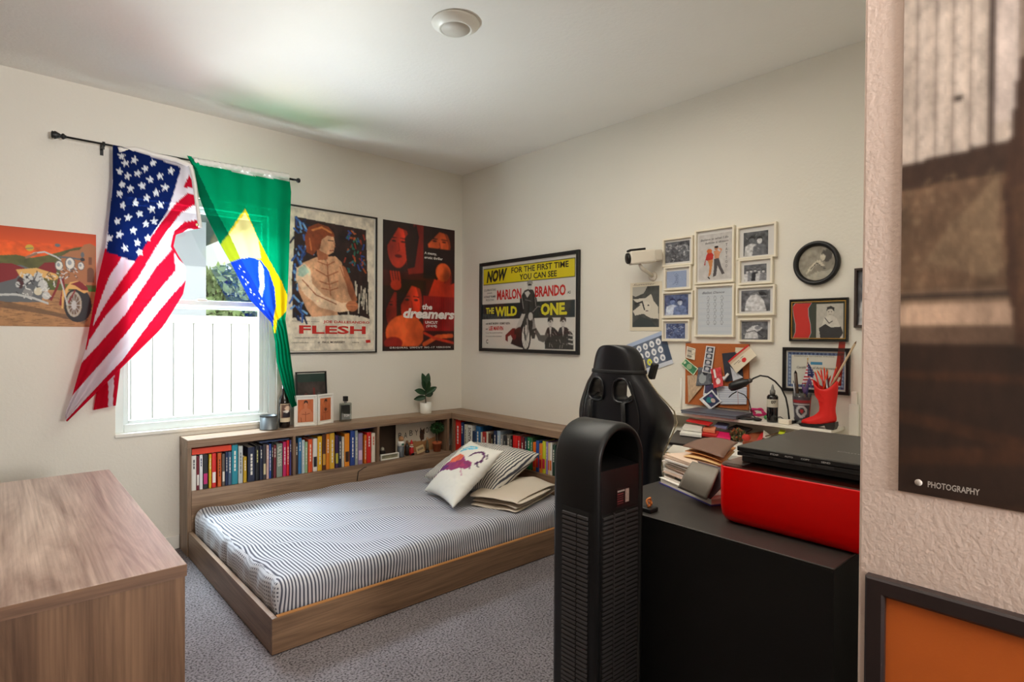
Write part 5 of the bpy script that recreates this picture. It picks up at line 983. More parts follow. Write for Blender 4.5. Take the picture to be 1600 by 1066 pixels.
# books lying flat on top of the rows
def flat(x0, x1, y0, y1, z0, th, col, lab):
    o = thing('book', ((x0+x1)/2, (y0+y1)/2, z0), lab, 'book', 'books lying flat on the rows in the bookcase'); M_ = mat(col, .45, noise=.08, nscale=30)
    mb = MB(); mb.box((x0, y0, z0), (x1, y1, z0+.002), M_).box((x0, y0, z0+th-.002), (x1, y1, z0+th), M_).box((x0, y0, z0+.002), (x1, y0+.002, z0+th-.002), M_); obj('cover', mb, o)
    obj('pages', MB().box((x0+.003, y0+.0022, z0+.0022), (x1-.003, y1-.003, z0+th-.0022), M_paper), o)
z_ = bayb+.82*bayh+.0012
flat(L6(88).x+.004, L6(400).x, SHY+.022, SHY+.17, z_, .034, (222, 62, 26), 'orange red book lying flat across the leftmost books under the window')
zb_ = bayb+.905*bayh
flat(L6(640).x, L6(905).x, SHY+.03, SHY+.18, zb_+.001, .010, (58, 72, 108), 'thin dark blue book lying flat on the books left of the first divider')
flat(L6(1010).x, L6(1225).x, SHY+.03, SHY+.18, bayb+.963*bayh+.001, .006, (150, 160, 190), 'thin pale blue booklet lying flat on the yellow books')
flat(L6(1340).x, L6(1550).x, SHY+.03, SHY+.17, bayb+.963*bayh+.001, .007, (52, 64, 130), 'thin royal blue booklet lying flat above the red book')
_e = atx(560+1540/5.0, 690, SHX+.022).y
L7 = lambda x: Vector((SHX+.022, 3.806-(3.806-_e)*((x-742)/798.)**.93, .5))
R3 = [(742, 782, 'tall red', (214, 34, 26), .97), (785, 808, 'dark blue', (30, 54, 100), .92), (812, 838, 'off white', (206, 204, 190), .88, dict(tcol=(120, 120, 110))), (842, 879, 'white black-lettered', (226, 226, 220), .88, dict(text='SONTAG', tcol=(20, 20, 22))), (882, 909, 'navy and lime', (34, 56, 86), .72, dict(band=(200, 214, 40))), (911, 950, 'ocean blue', (40, 100, 150), .90), (954, 966, 'thin cream', (214, 206, 186), .74), (968, 1000, 'brick red', (176, 44, 40), .76), (1002, 1015, 'narrow ivory', (224, 216, 196), .78), (1018, 1040, 'brown', (96, 66, 50), .74, dict(band=(206, 190, 160))), (1042, 1060, 'black', (24, 24, 26), .74, dict(tcol=(206, 196, 150))), (1063, 1089, 'midnight blue', (26, 44, 84), .86), (1092, 1118, 'powder blue', (170, 190, 206), .88), (1120, 1140, 'dove grey', (150, 150, 150), .78),
 (1143, 1169, 'charcoal', (48, 50, 54), .78, dict(tcol=(160, 160, 150))), (1172, 1200, 'grey brown', (120, 116, 106), .82), (1202, 1216, 'narrow black', (18, 18, 20), .80), (1219, 1256, 'bright red', (216, 26, 26), .84, dict(band=(226, 90, 80))), (1258, 1280, 'second red', (206, 24, 28), .84), (1283, 1310, 'maroon', (104, 26, 38), .84), (1314, 1330, 'dark teal', (26, 66, 80), .84), (1333, 1358, 'green', (30, 130, 80), .86), (1360, 1373, 'green and white', (60, 110, 70), .86, dict(tcol=(236, 236, 230))), (1376, 1397, 'orange yellow', (232, 112, 30), .76, dict(band=(206, 40, 30))), (1399, 1421, 'blue and red', (44, 84, 160), .82, dict(band=(206, 40, 36))), (1423, 1445, 'orange and red', (226, 130, 40), .76, dict(band=(190, 30, 40))), (1447, 1470, 'lime and red', (200, 206, 50), .84, dict(band=(196, 36, 70))), (1473, 1486, 'lilac', (150, 130, 200), .84), (1488, 1500, 'buff', (220, 200, 150), .82, dict(band=(210, 90, 40))), (1502, 1516, 'white and orange', (230, 226, 220), .84, dict(band=(220, 110, 50))), (1519, 1540, 'dark green', (30, 60, 50), .8)]
fill(R3, L7, 'side bookcase', 'books in the corner bookcase by the pillows', (-1, 0, 0), .13)
# ================================================================ THINGS IN THE CORNER BAY
zb = bayb+.0005; B7 = lambda x, y: aty(560+x/5.0, y, SHY+.06)
def bx(x, d=.06): return aty(560+x/5.0, 700, SHY+d).x
sh = Sheet((bx(290, .12), SHY+.12, tz0-.012), (1, 0, 0), (0, 0, -1), bx(600, .12)-bx(290, .12), .19); A = Art(80, 50, (206, 196, 178)); A.mottle(.08, 3, 2); A.poly([(.15, .7), (.4, .62), (.7, .66), (1, .56), (1, 1), (.1, 1)], (176, 128, 84)); A.poly([(.60, .25), (.66, .3), (.72, .22), (.70, .6), (.62, .66), (.58, .5)], (70, 44, 30))
t = thing('lettered_picture', (sh.p(.5, 1).x, sh.O.y, zb), 'cream picture card with dark spaced capital letters in the corner bay', 'picture'); sh.h = sh.O.z-zb; obj('card', sheet_mb(sh, A, M_print, .004), t); mb = MB()
for k, c_ in enumerate('BABYLON'): text_mb(mb, sh, c_, .06+k*.135, .30-.02*k+.03*(k % 2), .14+k*.135, .48-.02*k+.03*(k % 2), ink((40, 34, 30)), d=.0048, bold=0)
obj('lettering', mb, t)
x0 = bx(172, .03); t = thing('white_box_frame', (x0+.06, SHY+.05, zb), 'low white framed box with a tiny skyline picture in the corner bay', 'picture frame')
sh = Sheet((x0, SHY+.035, zb+.045), (1, 0, 0), (0, 0, -1), bx(313, .03)-x0, .045); obj('frame', frame_mb(sh, .008, .016, M_white), t); A = Art(40, 20, (150, 146, 120)); A.mottle(.6, 10, 3); obj('picture', sheet_mb(sh.inner(.05, .14, .95, .86), A, M_print), t)
t = thing('patterned_box', (bx(190, .14), SHY+.14, zb), 'small black and cream patterned trinket at the left of the corner bay', 'trinket'); mb = MB(); p = Vector((bx(188, .14), SHY+.14, zb+.05)); obj('base', MB().box(p-Vector((.02, .015, .0495)), p+Vector((.02, .015, .0)), mat((40, 36, 34), .5, noise=.8, nscale=120), .004), t); obj('lid', MB().lathe([(.001, 0), (.016, 0), (.014, .018), (.004, .026), (.001, .027)], p+Vector((0, 0, .0005)), mat((176, 168, 150), .5, noise=.8, nscale=140), 16), t)
c = Vector((bx(332, .05), SHY+.05, zb)); t = thing('white_lidded_jar', c, 'grey jar with a white printed lid in front of the lettered picture', 'jar')
obj('body', MB().lathe([(.001, 0), (.023, 0), (.025, .006), (.026, .085), (.001, .085)], c, mat((92, 98, 104), .3), 24), t); obj('lid', MB().lathe([(.001, 0), (.028, 0), (.028, .030), (.022, .038), (.001, .039)], c+Vector((0, 0, .0855)), M_white, 24), t)
obj('lid_print', MB().box(c+Vector((-.010, -.0290, .094)), c+Vector((.010, -.0275, .108)), mat((60, 110, 90), .5)), t); obj('cork', MB().lathe([(.001, 0), (.018, 0), (.022, .018), (.012, .034), (.001, .036)], c+Vector((.002, 0, .125)), mat((170, 124, 84), .8), 20), t)
c = Vector((bx(415, .06), SHY+.06, zb)); t = thing('red_coat_figurine', c, 'tiny figurine in a red coat with a white collar in the corner bay', 'figurine')
obj('body', MB().lathe([(.001, 0), (.018, 0), (.019, .03), (.015, .055), (.009, .068), (.001, .07)], c, mat((190, 30, 34), .5), 18), t); obj('boots', MB().box(c+Vector((-.014, -.022, 0)), c+Vector((.014, -.015, .016)), M_black, .003), t); obj('head', MB().ell(c+Vector((0, -.001, .082)), (.012, .012, .013), mat((222, 180, 150), .6)), t); obj('hat', MB().lathe([(.0135, 0), (.012, .006), (.006, .024), (.001, .034)], c+Vector((0, 0, .088)), mat((190, 30, 34), .6), 16), t); obj('collar', MB().lathe([(.012, 0), (.017, .003), (.012, .008)], c+Vector((0, 0, .062)), M_white, 16, closed=False), t)
c = Vector((bx(380, .07), SHY+.07, zb)); t = thing('dark_figurine', c, 'small dark standing figurine behind the jar in the corner bay', 'figurine'); obj('body', MB().lathe([(.001, 0), (.016, 0), (.014, .04), (.018, .07), (.008, .092), (.001, .094)], c, mat((40, 34, 32), .4), 16), t); obj('head', MB().ell(c+Vector((0, 0, .105)), (.011, .011, .013), mat((120, 84, 60), .5)), t)
c = Vector((bx(482, .035), SHY+.035, zb)); R_ = Matrix.Rotation(-.25, 3, 'Y'); t = thing('wooden_block_sign', c, 'small tan block sign with tiny dark figures leaning in the corner bay', 'sign'); mb = MB().obox(c+Vector((0, 0, .040)), (.035, .005, .028), R_, mat((206, 178, 134), .7), .001); obj('block', mb, t); mb = MB()
for k in range(5): mb.obox(c+Vector((0, -.0056, .040))+R_@Vector((-.022+k*.011, 0, .004)), (.0028, .0005, .009), R_, mat((60, 46, 36), .6))
stuff(obj('printed_figures', mb, t))
c = Vector((bx(538, .06), SHY+.06, zb)); t = thing('small_statuette', c, 'small dark figurine on a black foot left of the terracotta pot', 'figurine'); obj('foot', MB().lathe([(.001, 0), (.018, 0), (.016, .018), (.001, .018)], c, M_black, 18), t); obj('body', MB().lathe([(.001, 0), (.012, 0), (.016, .03), (.010, .06), (.006, .08), (.001, .082)], c+Vector((0, 0, .0185)), mat((96, 84, 60), .5, noise=.5, nscale=60), 16), t); obj('head', MB().ell(c+Vector((0, 0, .112)), (.011, .011, .013), mat((176, 140, 106), .5)), t)
def leafy(parent, c, r, n, mt, seed, leaf=.012, name='foliage'):
    g = np.random.default_rng(seed); mb = MB()
    for k in range(n):
        d = Vector(g.normal(size=3)).normalized(); p = Vector(c)+Vector((d.x*r[0], d.y*r[1], d.z*r[2]))*g.uniform(.55, 1); u = (d+Vector(g.normal(size=3))*.5).normalized(); v = u.cross(Vector(g.normal(size=3))).normalized(); nn = u.cross(v)
        mb.add([p, p+(u*.5+v*.35)*leaf+nn*.001, p+u*leaf, p+(u*.5-v*.35)*leaf+nn*.001], [(0, 1, 2, 3)], mt[k % len(mt)])
    return stuff(obj(name, mb, parent))
c = Vector((bx(614, .05), SHY+.05, zb)); t = thing('potted_topiary', c, 'little green ball topiary in a terracotta pot in the corner bay', 'potted plant')
TER = mat((178, 92, 52), .8, noise=.1); obj('pot', MB().lathe([(.001, 0), (.028, 0), (.036, .060), (.039, .060), (.039, .078), (.034, .078), (.033, .066), (.001, .066)], c, TER, 28), t); obj('stem', MB().tube([c+Vector((0, 0, .066)), c+Vector((.002, 0, .10)), c+Vector((0, 0, .15))], .003, M_bark, 8), t)
leafy(t, c+Vector((0, 0, .19)), (.056, .040, .046), 700, [mat((34, 74, 36), .6), mat((52, 96, 46), .6)], 4, .014)
c = Vector((bx(684, .08), SHY+.08, zb)); t = thing('dark_bottle', c, 'small dark green bottle right of the terracotta pot', 'bottle'); obj('glass_body', MB().lathe([(.001, 0), (.016, 0), (.017, .01), (.017, .10), (.007, .13), (.007, .15), (.001, .15)], c, mat((18, 30, 26), .15), 20), t); obj('cap', MB().lathe([(.001, 0), (.009, 0), (.009, .014), (.001, .015)], c+Vector((0, 0, .1505)), mat((190, 190, 190), .3, .8), 16), t)
x0 = bx(697, .03); book(Vector((x0+.008, SHY+.03, zb)), (0, -1, 0), .013, .15, .12, (206, 198, 178), 'thin cream book standing at the right end of the corner bay', 'books in the corner bay')
# ================================================================ ON TOP OF THE LONG BOOKCASE
zt = SHT+.0006
c = atz(420, 671, SHT); c.z = zt; t = thing('candle_tin', c, 'round brushed dark grey candle tin at the left on the bookcase top', 'candle')
obj('tin', MB().lathe([(.001, 0), (.056, 0), (.058, .003), (.058, .006), (.055, .008), (.055, .092), (.052, .092), (.052, .07), (.001, .07)], c, mat((108, 112, 114), .35, .6), 40), t); obj('rim', MB().lathe([(.0555, .0), (.057, .002), (.057, .005), (.0555, .006)], c+Vector((0, 0, .088)), M_black, 40, closed=False), t)
c = atz(444, 668, SHT); c.z = zt; t = thing('wine_bottle', c, 'dark wine bottle with a portrait label beside the candle tin', 'bottle'); BOT = mat((26, 18, 16), .08, coat=.5)
obj('glass_body', MB().lathe([(.001, 0), (.034, 0), (.037, .004), (.037, .175), (.033, .20), (.018, .225), (.014, .24), (.014, .285), (.016, .287), (.016, .298), (.001, .298)], c, BOT, 32), t)
A = Art(40, 60, (206, 180, 150)); A.rect(.06, .04, .94, .96, (120, 90, 76)); A.mottle(.6, 6, 2); A.ell(.5, .25, .2, .14, (226, 196, 170)); A.poly([(.2, .5), (.5, .34), (.8, .5), (.84, .72), (.16, .72)], (40, 34, 40)); A.rect(.0, .76, 1, 1, (222, 206, 176)); A.ell(.4, .42, .2, .06, (228, 220, 210))
mb = MB(); P = []; cols = []
for j in range(30):
    row = []
    for i in range(20):
        an = -PI*.85+i/19*PI*.9; row.append(c+Vector((.0376*math.cos(an), .0376*math.sin(an), .165-.125*j/29))); cols.append(A.im[int(j/29*59), int(i/19*39)])
    P.append(row)
mb.grid(P, M_print); mb.col = cols; obj('label', mb, t)
def hinged(p0, p1, h, lab_, arts):
    pass
p0, p1, p2 = atz(456, 669, SHT), atz(494, 666, SHT), atz(523, 660, SHT)
for p in (p0, p1, p2): p.z = zt
p0 = Vector((1.515, 3.930, zt)); p1 = Vector((1.668, 3.900, zt)); p2 = Vector((1.805, 3.945, zt))
t = thing('hinged_photo_frame_pair', (p0+p2)/2, 'white double hinged frame with two warm toned male torso photos', 'picture frame')
def torso(seed, dark):
    A = Art(50, 70, (196, 104, 60)); A.mottle(.25, 4, seed); s_ = (206, 124, 84) if not dark else (186, 100, 60)
    A.poly([(.05, 1.01), (.08, .62), (.2, .46), (.42, .38), (.42, .28), (.6, .28), (.6, .38), (.82, .46), (.94, .62), (.96, 1.01)], s_); A.ell(.51, .20, .12, .14, s_); A.poly([(.38, .2), (.4, .07), (.52, .03), (.64, .08), (.64, .2), (.52, .12)], (60, 36, 26)); A.line([(.5, .55), (.5, .95)], .03, (150, 76, 46)); A.line([(.26, .64), (.48, .66)], .03, (150, 76, 46)); A.line([(.54, .66), (.78, .62)], .03, (150, 76, 46)); A.line([(.2, .8), (.24, 1)], .04, (140, 70, 44))
    if dark: A.poly([(.36, .5), (.5, .42), (.66, .5), (.5, .62)], (90, 46, 30))
    return A
for a_, b_, dk in ((p0, p1, 0), (p1, p2, 1)):
    u_ = (b_-a_); w_ = u_.length; u_.normalize(); tp = a_+Vector((0, 0, .215)); sh = Sheet(tp+u_*.002, u_, (0, 0, -1), w_-.004, .215)
    f_ = obj('frame_leaf', frame_mb(sh, .012, .014, M_white), t); obj('mount', MB().prism([sh.p(.05, .03, .0), sh.p(.95, .03, .0), sh.p(.95, .97, .0), sh.p(.05, .97, .0)], sh.N*.005, M_white), f_); obj('photo', sheet_mb(sh.inner(.17, .14, .85, .87, .0055), torso(3+dk, dk), M_print), f_)
a_ = aty(462, 578, 3.99); b_ = aty(510, 580, 3.99); sh = Sheet((a_.x, 4.0, b_.z), (1, 0, -.0), (0, -.10, -1), b_.x-a_.x, b_.z-zt-.001); t = thing('dark_picture', sh.p(.5, 1), 'dark glazed picture in a black frame behind the white double frame', 'picture frame')
obj('frame', frame_mb(sh, .010, .012, M_black), t); A = Art(60, 50, (62, 54, 52)); A.mottle(.8, 6, 12); A.ell(.3, .7, .16, .3, (96, 60, 54)); A.ell(.75, .7, .16, .3, (90, 92, 90)); A.rect(.55, .3, .62, 1, (116, 40, 40)); A.rect(0, .0, 1, .18, (36, 60, 54)); obj('photo', sheet_mb(sh.inner(.04, .04, .96, .96, .002), A, M_gloss), t)
c = Vector((1.905, 3.945, zt)); t = thing('perfume_bottle', c, 'square clear perfume bottle with a black cap beside the white double frame', 'perfume bottle')
obj('glass_body', MB().box(c+Vector((-.042, -.016, 0)), c+Vector((.042, .016, .135)), glass_mat((220, 226, 224), .03, .22), .004), t); obj('label', MB().box(c+Vector((-.034, -.0150, .012)), c+Vector((.030, .008, .120)), mat((40, 44, 48), .3), .003), t)
mb = MB(); s2 = Sheet(c+Vector((-.034, -.0152, .12)), (1, 0, 0), (0, 0, -1), .064, .108); text_mb(mb, s2, 'TOM', .2, .62, .9, .80, mat((220, 220, 220), .5), d=.002, bold=.03); obj('lettering', mb, t)
obj('neck', MB().lathe([(.001, 0), (.010, 0), (.010, .012), (.001, .012)], c+Vector((0, 0, .1352)), mat((160, 160, 160), .3, .8), 16), t); obj('cap', MB().box(c+Vector((-.015, -.014, .1474)), c+Vector((.015, .014, .185)), M_black, .003), t)
c = atz(667, 645, SHT); c = Vector((2.60, 3.935, zt)); t = thing('potted_fiddle_plant', c, 'small broad-leaved green plant in a white pot near the corner', 'potted plant')
obj('pot', MB().lathe([(.001, 0), (.044, 0), (.046, .004), (.048, .088), (.044, .088), (.043, .076), (.001, .076)], c, M_white, 32), t); obj('soil', MB().lathe([(.001, 0), (.042, 0), (.001, .003)], c+Vector((0, 0, .0765)), mat((60, 44, 34), .95), 20), t)
obj('stem', MB().tube([c+Vector((0, 0, .076)), c+Vector((-.004, 0, .13)), c+Vector((.002, 0, .21)), c+Vector((-.006, 0, .27))], [.005, .004, .004, .002], mat((70, 60, 44), .8), 8), t)
LF = mat((34, 70, 42), .35, noise=.2, nscale=20)
for (dx, dz_, L_, W_, yy, z0) in ((-.13, .05, .13, .05, -.02, .19), (-.06, .10, .13, .06, -.03, .22), (-.09, -.005, .10, .045, .03, .16), (.03, .13, .13, .06, .01, .24), (.09, .06, .11, .05, -.02, .19), (.0, .10, .12, .06, -.04, .20), (.10, .03, .09, .045, .03, .17), (-.03, .14, .12, .055, .03, .25)):
    b0 = c+Vector((0, 0, z0-.03)); d_ = Vector((dx, yy, dz_)).normalized(); s_ = d_.cross(Vector((.1, -1, .25))).normalized(); nn = s_.cross(d_); P = []
    for i in range(10):
        f = i/9; wd = W_*.5*math.sin(PI*min(1, f*.92+.06))**.8; cc = b0+d_*(L_*(f))+Vector((0, 0, -.05*L_*f*f*8*.2)); P.append([cc-s_*wd+nn*.006, cc-s_*wd*.5+nn*.002, cc-nn*.002, cc+s_*wd*.5+nn*.002, cc+s_*wd+nn*.006])
    obj('leaf', MB().grid(P, LF), t, solid=.0012)
# ================================================================ TOWER FAN
fx0, fy0, fwx, fdy, fh = 1.082, .888, .196, .150, 1.120
t = thing('tower_fan', (fx0+fwx/2, fy0+fdy/2, 0), 'black arched tower fan with a carry opening at the top, in front of the cabinet', 'fan')
FB = mat((17, 18, 20), .40, spec=.35, noise=.1, nscale=6); FD = mat((6, 6, 7), .7); FS = mat((62, 60, 62), .42)
def arch(ins, y, n=20, zb_=.03):
    r = fwx/2-ins; cx = fx0+fwx/2; cz = fh-fwx/2*1.05; pts = [Vector((cx-r, y, zb_+ins))]
    for k in range(n+1): a = PI-PI*k/n; pts.append(Vector((cx+r*math.cos(a), y, cz+(r*1.05)*math.sin(a))))
    pts.append(Vector((cx+r, y, zb_+ins))); return pts
loops = [arch(.012, fy0+fdy), arch(.004, fy0+fdy-.003), arch(0, fy0+fdy-.012), arch(0, fy0+.014), arch(.004, fy0+.004), arch(.010, fy0), arch(.016, fy0+.002), arch(.019, fy0+.008), arch(.020, fy0+.125)]
mb = MB(); mb.grid(loops, FB, True, closed_u=True); n_ = len(loops[0]); mb.add(loops[0], [tuple(range(n_))], FB); mb.add(loops[-1], [tuple(range(n_-1, -1, -1))], FD); obj('shell', mb, t)
cz0 = 1.005; X0, X1 = fx0+.0205, fx0+fwx-.0205
mb = MB(); mb.prism([Vector((X0, fy0+.006, .07)), Vector((X0, fy0+.006, cz0)), Vector((X0, fy0+.12, cz0+.012)), Vector((X0, fy0+.12, .07))], (X1-X0, 0, 0), mat((20, 19, 21), .45)); obj('rear_panel', mb, t)
lb = Sheet((fx0+.082, fy0+.0058, .952), (1, 0, 0), (0, 0, -1), .055, .045); A = Art(40, 34, (40, 14, 18)); A.rect(.06, .1, .6, .2, (200, 190, 190)); [A.rect(.06, .3+k*.13, .5, .34+k*.13, (150, 70, 76)) for k in range(5)]; A.rect(.66, .12, .94, .86, (196, 176, 170)); A.mottle(.3, 10, 3); obj('rating_label', sheet_mb(lb, A, M_print, .0008), t)
mb = MB(); z = .885; zs_ = []
while z > .09: zs_.append(z); z -= .0118
obj('rear_grille_dark_backing', MB().box((X0+.004, fy0+.0052, .085), (X1-.004, fy0+.0059, .895), FD), t)  # near-black sheet on the flat panel; slot shade is in its colour
for z in zs_:
    for a, b in ((X0+.006, X0+.046), (X0+.052, X0+.094), (X0+.100, X1-.006)): mb.prism([Vector((a, fy0+.0015, z)), Vector((a, fy0+.0050, z+.001)), Vector((a, fy0+.0050, z+.0055)), Vector((a, fy0+.0015, z+.0045))], (b-a, 0, 0), FS)
stuff(obj('rear_louvres', mb, t)); 
for xx in (X0+.049, X0+.097): obj('grille_rib', MB().box((xx-.0022, fy0+.001, .085), (xx+.0022, fy0+.005, .895), FS), t)
mb = MB()
for z in zs_: pass
ys = [(fy0+.028, fy0+.062), (fy0+.066, fy0+.112)]
obj('side_grille_dark_backing', MB().box((fx0-.0008, fy0+.026, .085), (fx0-.0001, fy0+.114, .905), FD), t)  # thin dark sheet on the shell, its colour paints the shade between slats
for z in zs_:
    for a, b in ys: mb.prism([Vector((fx0-.0045, a, z)), Vector((fx0-.0009, a, z+.0012)), Vector((fx0-.0009, a, z+.0072)), Vector((fx0-.0045, a, z+.0060))], (0, b-a, 0), FS)
stuff(obj('side_louvres', mb, t)); obj('base', MB().lathe([(.001, 0), (.15, 0), (.15, .012), (.13, .024), (.09, .032), (.001, .032)], Vector((fx0+fwx/2-.02, fy0+fdy/2, 0)), FB, 40), t)
# ================================================================ BLACK CABINET
cx0, cx1, cy0, cy1, chh = 1.315, 1.925, .437, 1.10, .85
t = thing('black_cabinet', ((cx0+cx1)/2, (cy0+cy1)/2, 0), 'scratched black cabinet with paper label on its side, below the red box', 'cabinet')
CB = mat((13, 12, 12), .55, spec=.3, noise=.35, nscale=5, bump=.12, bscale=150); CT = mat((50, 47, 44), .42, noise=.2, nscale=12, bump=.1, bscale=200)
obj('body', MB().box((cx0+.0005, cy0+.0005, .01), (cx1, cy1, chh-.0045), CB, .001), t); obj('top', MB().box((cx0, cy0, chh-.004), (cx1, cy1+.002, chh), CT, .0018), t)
mb = MB(); SC_ = mat((120, 112, 110), .6)
for (py_, pz, dy, dz2) in ((.60, .79, .03, -.004), (.575, .786, .05, -.012), (.62, .782, .012, -.002), (.80, .70, .02, .006), (.97, .62, .006, .01), (.545, .770, .02, .002)): mb.box((cx0+.0012, py_-dy/2, pz), (cx0+.0019, py_+dy/2, pz+.0011), SC_)
for k in range(30): y_, z_ = rng.uniform(.46, 1.05), rng.uniform(.2, .8); mb.box((cx0+.0012, y_, z_), (cx0+.0019, y_+.003, z_+.0012), SC_)
stuff(obj('scratches', mb, t))
sh = Sheet((cx0+.012, cy0+.0018, chh-.03), (1, 0, 0), (0, 0, -1), .16, .55); A = Art(40, 110, (216, 214, 206)); A.rect(0, 0, 1, .38, (150, 154, 150)); A.rect(.06, .40, .94, .82, (224, 222, 214)); A.rect(0, .84, 1, 1, (140, 142, 142))
for k in range(12): A.rect(.12, .05+k*.026, .8, .058+k*.026, (60, 62, 62)); A.rect(.14, .43+k*.032, .84, .438+k*.032, (96, 94, 90))
obj('side_label', sheet_mb(sh, A, M_print, .001), t)
# --- red storage box with rounded lower edges
bx0_, bx1_, by0_, by1_, bz0, bz1 = 1.42, 1.79, .37, .757, chh+.0008, 1.0
RDM = mat((206, 0, 0), .28, spec=.22, noise=.03); mb = MB(); P = []; nseg = 8
def rrect(x0, x1, y0, y1, r, z):
    o = []
    for (cx_, cy_, a0) in ((x1-r, y1-r, 0), (x0+r, y1-r, PI/2), (x0+r, y0+r, PI), (x1-r, y0+r, 1.5*PI)):
        for k in range(nseg+1): a = a0+PI/2*k/nseg; o.append(Vector((cx_+r*math.cos(a), cy_+r*math.sin(a), z)))
    return o
for ins, z in ((.060, bz0), (.030, bz0+.001), (.012, bz0+.008), (.003, bz0+.022), (0, bz0+.045), (-.001, bz1-.004), (.001, bz1), (.004, bz1), (.005, bz1-.006), (.005, bz0+.05), (.02, bz0+.02)): P.append(rrect(bx0_+ins*.7, bx1_-ins*.7, by0_+ins*.7, by1_-ins*.7, .022, z))
mb.grid(P, RDM, True, closed_u=True); n_ = len(P[0]); mb.add(P[0], [tuple(range(n_))], RDM); mb.add(P[-1], [tuple(range(n_))], RDM)
t = thing('red_storage_box', ((bx0_+bx1_)/2, (by0_+by1_)/2, bz0), 'glossy red plastic box with rounded lower edges standing on the black cabinet', 'box'); obj('body', mb, t)
mb = MB(); q = rrect(bx0_+.002, bx1_-.002, by0_+.002, by1_-.002, .02, bz1+.0004); mb.prism(q, (0, 0, .003), glass_mat((214, 160, 140), .15, .25)); obj('clear_lid', mb, t)
obj('paper_inside', MB().box((bx0_+.02, by0_+.03, bz1-.012), (bx1_-.03, by1_-.02, bz1-.006), mat((160, 150, 130), .8)), t)
obj('clear_tape', MB().box((bx0_+.03, by1_-.055, bz1+.0036), (bx0_+.14, by1_+.0022, bz1+.0041), glass_mat((240, 214, 200), .3, .35)), t)
# --- flatbed scanner
sz0, sz1 = 1.0044, 1.047; sx0, sx1, sy0, sy1 = 1.482, 1.905, .36, .737
t = thing('flatbed_scanner', ((sx0+sx1)/2, (sy0+sy1)/2, sz0), 'slim black flatbed scanner lying on the red box', 'scanner'); SB = mat((22, 22, 24), .3); ST = mat((58, 56, 52), .42)
obj('base', MB().box((sx0+.012, sy0+.008, sz0), (sx1-.01, sy1-.008, sz0+.016), FD, .003), t); obj('body', MB().box((sx0+.002, sy0, sz0+.0165), (sx1-.002, sy1, sz0+.027), SB, .002), t); ld = obj('lid', MB().box((sx0, sy0, sz0+.0285), (sx1, sy1, sz1), ST, .003), t)
obj('front_strip', MB().box((sx0-.0006, sy0+.004, sz0+.0295), (sx0+.001, sy1-.003, sz1-.003), SB), t)
for k in range(4): obj('button', MB().box((sx0+.0005, .652-k*.052, sz0+.020), (sx0+.0018, .690-k*.052, sz0+.0255), mat((44, 44, 46), .4)), t)
mb = MB(); sh = Sheet((sx0-.0006, sy1, sz1), (0, -1, 0), (0, 0, -1), sy1-sy0, sz1-sz0-.0285+.002); WH = mat((190, 190, 190), .5)
for k, (s_, u_) in enumerate((('PDF', .24), ('AUTO', .335), ('COPY', .44), ('SEND', .565), ('Canon', .80))): text_mb(mb, sh, s_, u_, .40, u_+.055, .66, WH, d=.0004, bold=.02)
obj('lettering', mb, t); mb = MB(); sh = Sheet((sx0+.235, sy0+.36, sz1), (0, -1, 0), (1, 0, 0), .36, .2); sh.N = Vector((0, 0, 1)); text_mb(mb, sh, 'Canon', .52, .10, .86, .0, mat((150, 148, 142), .3), d=.0004, bold=.02)
mb2 = MB(); c_ = Vector((1.60, .53, sz1+.0004)); V_, F_ = text_geo('Canon', .01); mb2.add([c_+Vector((y*.014, -x*.075, 0)) for x, y in V_], F_, mat((140, 138, 132), .3)); obj('lid_lettering', mb2, t)
# --- pile of papers on the cabinet
zc = chh+.0006
def slab(name, q, zt_, th, mt, label=None, cat=None, parent=None, bev=0.0, edge=None):
    P = [atz(x_, y_, zt_) for x_, y_ in q]; mb = MB(); mb.prism([p-Vector((0, 0, th)) for p in P], (0, 0, th), mt)
    o = obj(name, mb, parent, bev=bev)
    if label: tag(o, label, cat)
    return o
BA = Vector((1.640, 1.083, zc)); BE = Vector((-.409, -.912, 0)); BP = Vector((.912, -.409, 0)); UP = Vector((0, 0, 1))
def pslab(name, a0, a1, b0, b1, z0, th, mt, parent=None):
    mb = MB(); mb.prism([BA+BE*a+BP*b+UP*z0 for a, b in ((a0, b0), (a1, b0), (a1, b1), (a0, b1))], UP*th, mt); return obj(name, mb, parent)
t = thing('white_binder', BA+BE*.13+BP*.1, 'white paper block with a blue cover underneath on the cabinet edge', 'binder')
pslab('cover', 0, .272, 0, .195, 0, .003, mat((72, 70, 150), .4), t); pslab('pages', .004, .268, .003, .19, .0034, .014, M_paper, t); pslab('cover', 0, .272, 0, .195, .0178, .002, M_white, t)
tag(pslab('thin_notebook', .01, .26, .012, .19, .0204, .006, mat((222, 214, 206), .8)), 'thin cream notebook on the white binder', 'notebook')
tag(obj('black_pen', MB().tube([BA+BE*.06+BP*.022+UP*.0302, BA+BE*.20+BP*.016+UP*.0302], .0034, M_black, 10)), 'thin black pen lying on the cream notebook', 'pen')
ps_ = thing('paper_stack', (1.73, .96, zc+.0275), 'untidy stack of envelopes and letters behind the grey sleeve', 'paper stack'); z = zc+.0275
tones = [(206, 196, 182), (222, 214, 204), (196, 172, 156), (230, 226, 220), (188, 166, 150), (214, 190, 170), (226, 220, 210)]
for k in range(13):
    th = .0035+.003*rng.random(); cc = BA+BE*.10+BP*.105+Vector((rng.uniform(-.010, .010), rng.uniform(-.010, .015), z+th/2-zc)); R_ = Matrix.Rotation(rng.uniform(-.10, .10)-.42, 3, 'Z')
    obj('envelope', MB().obox(cc, (.078+rng.uniform(-.008, .008), .105+rng.uniform(-.01, .01), th/2-.0002), R_, mat(tones[k % 7], .8)), ps_); z += th
ztop = z
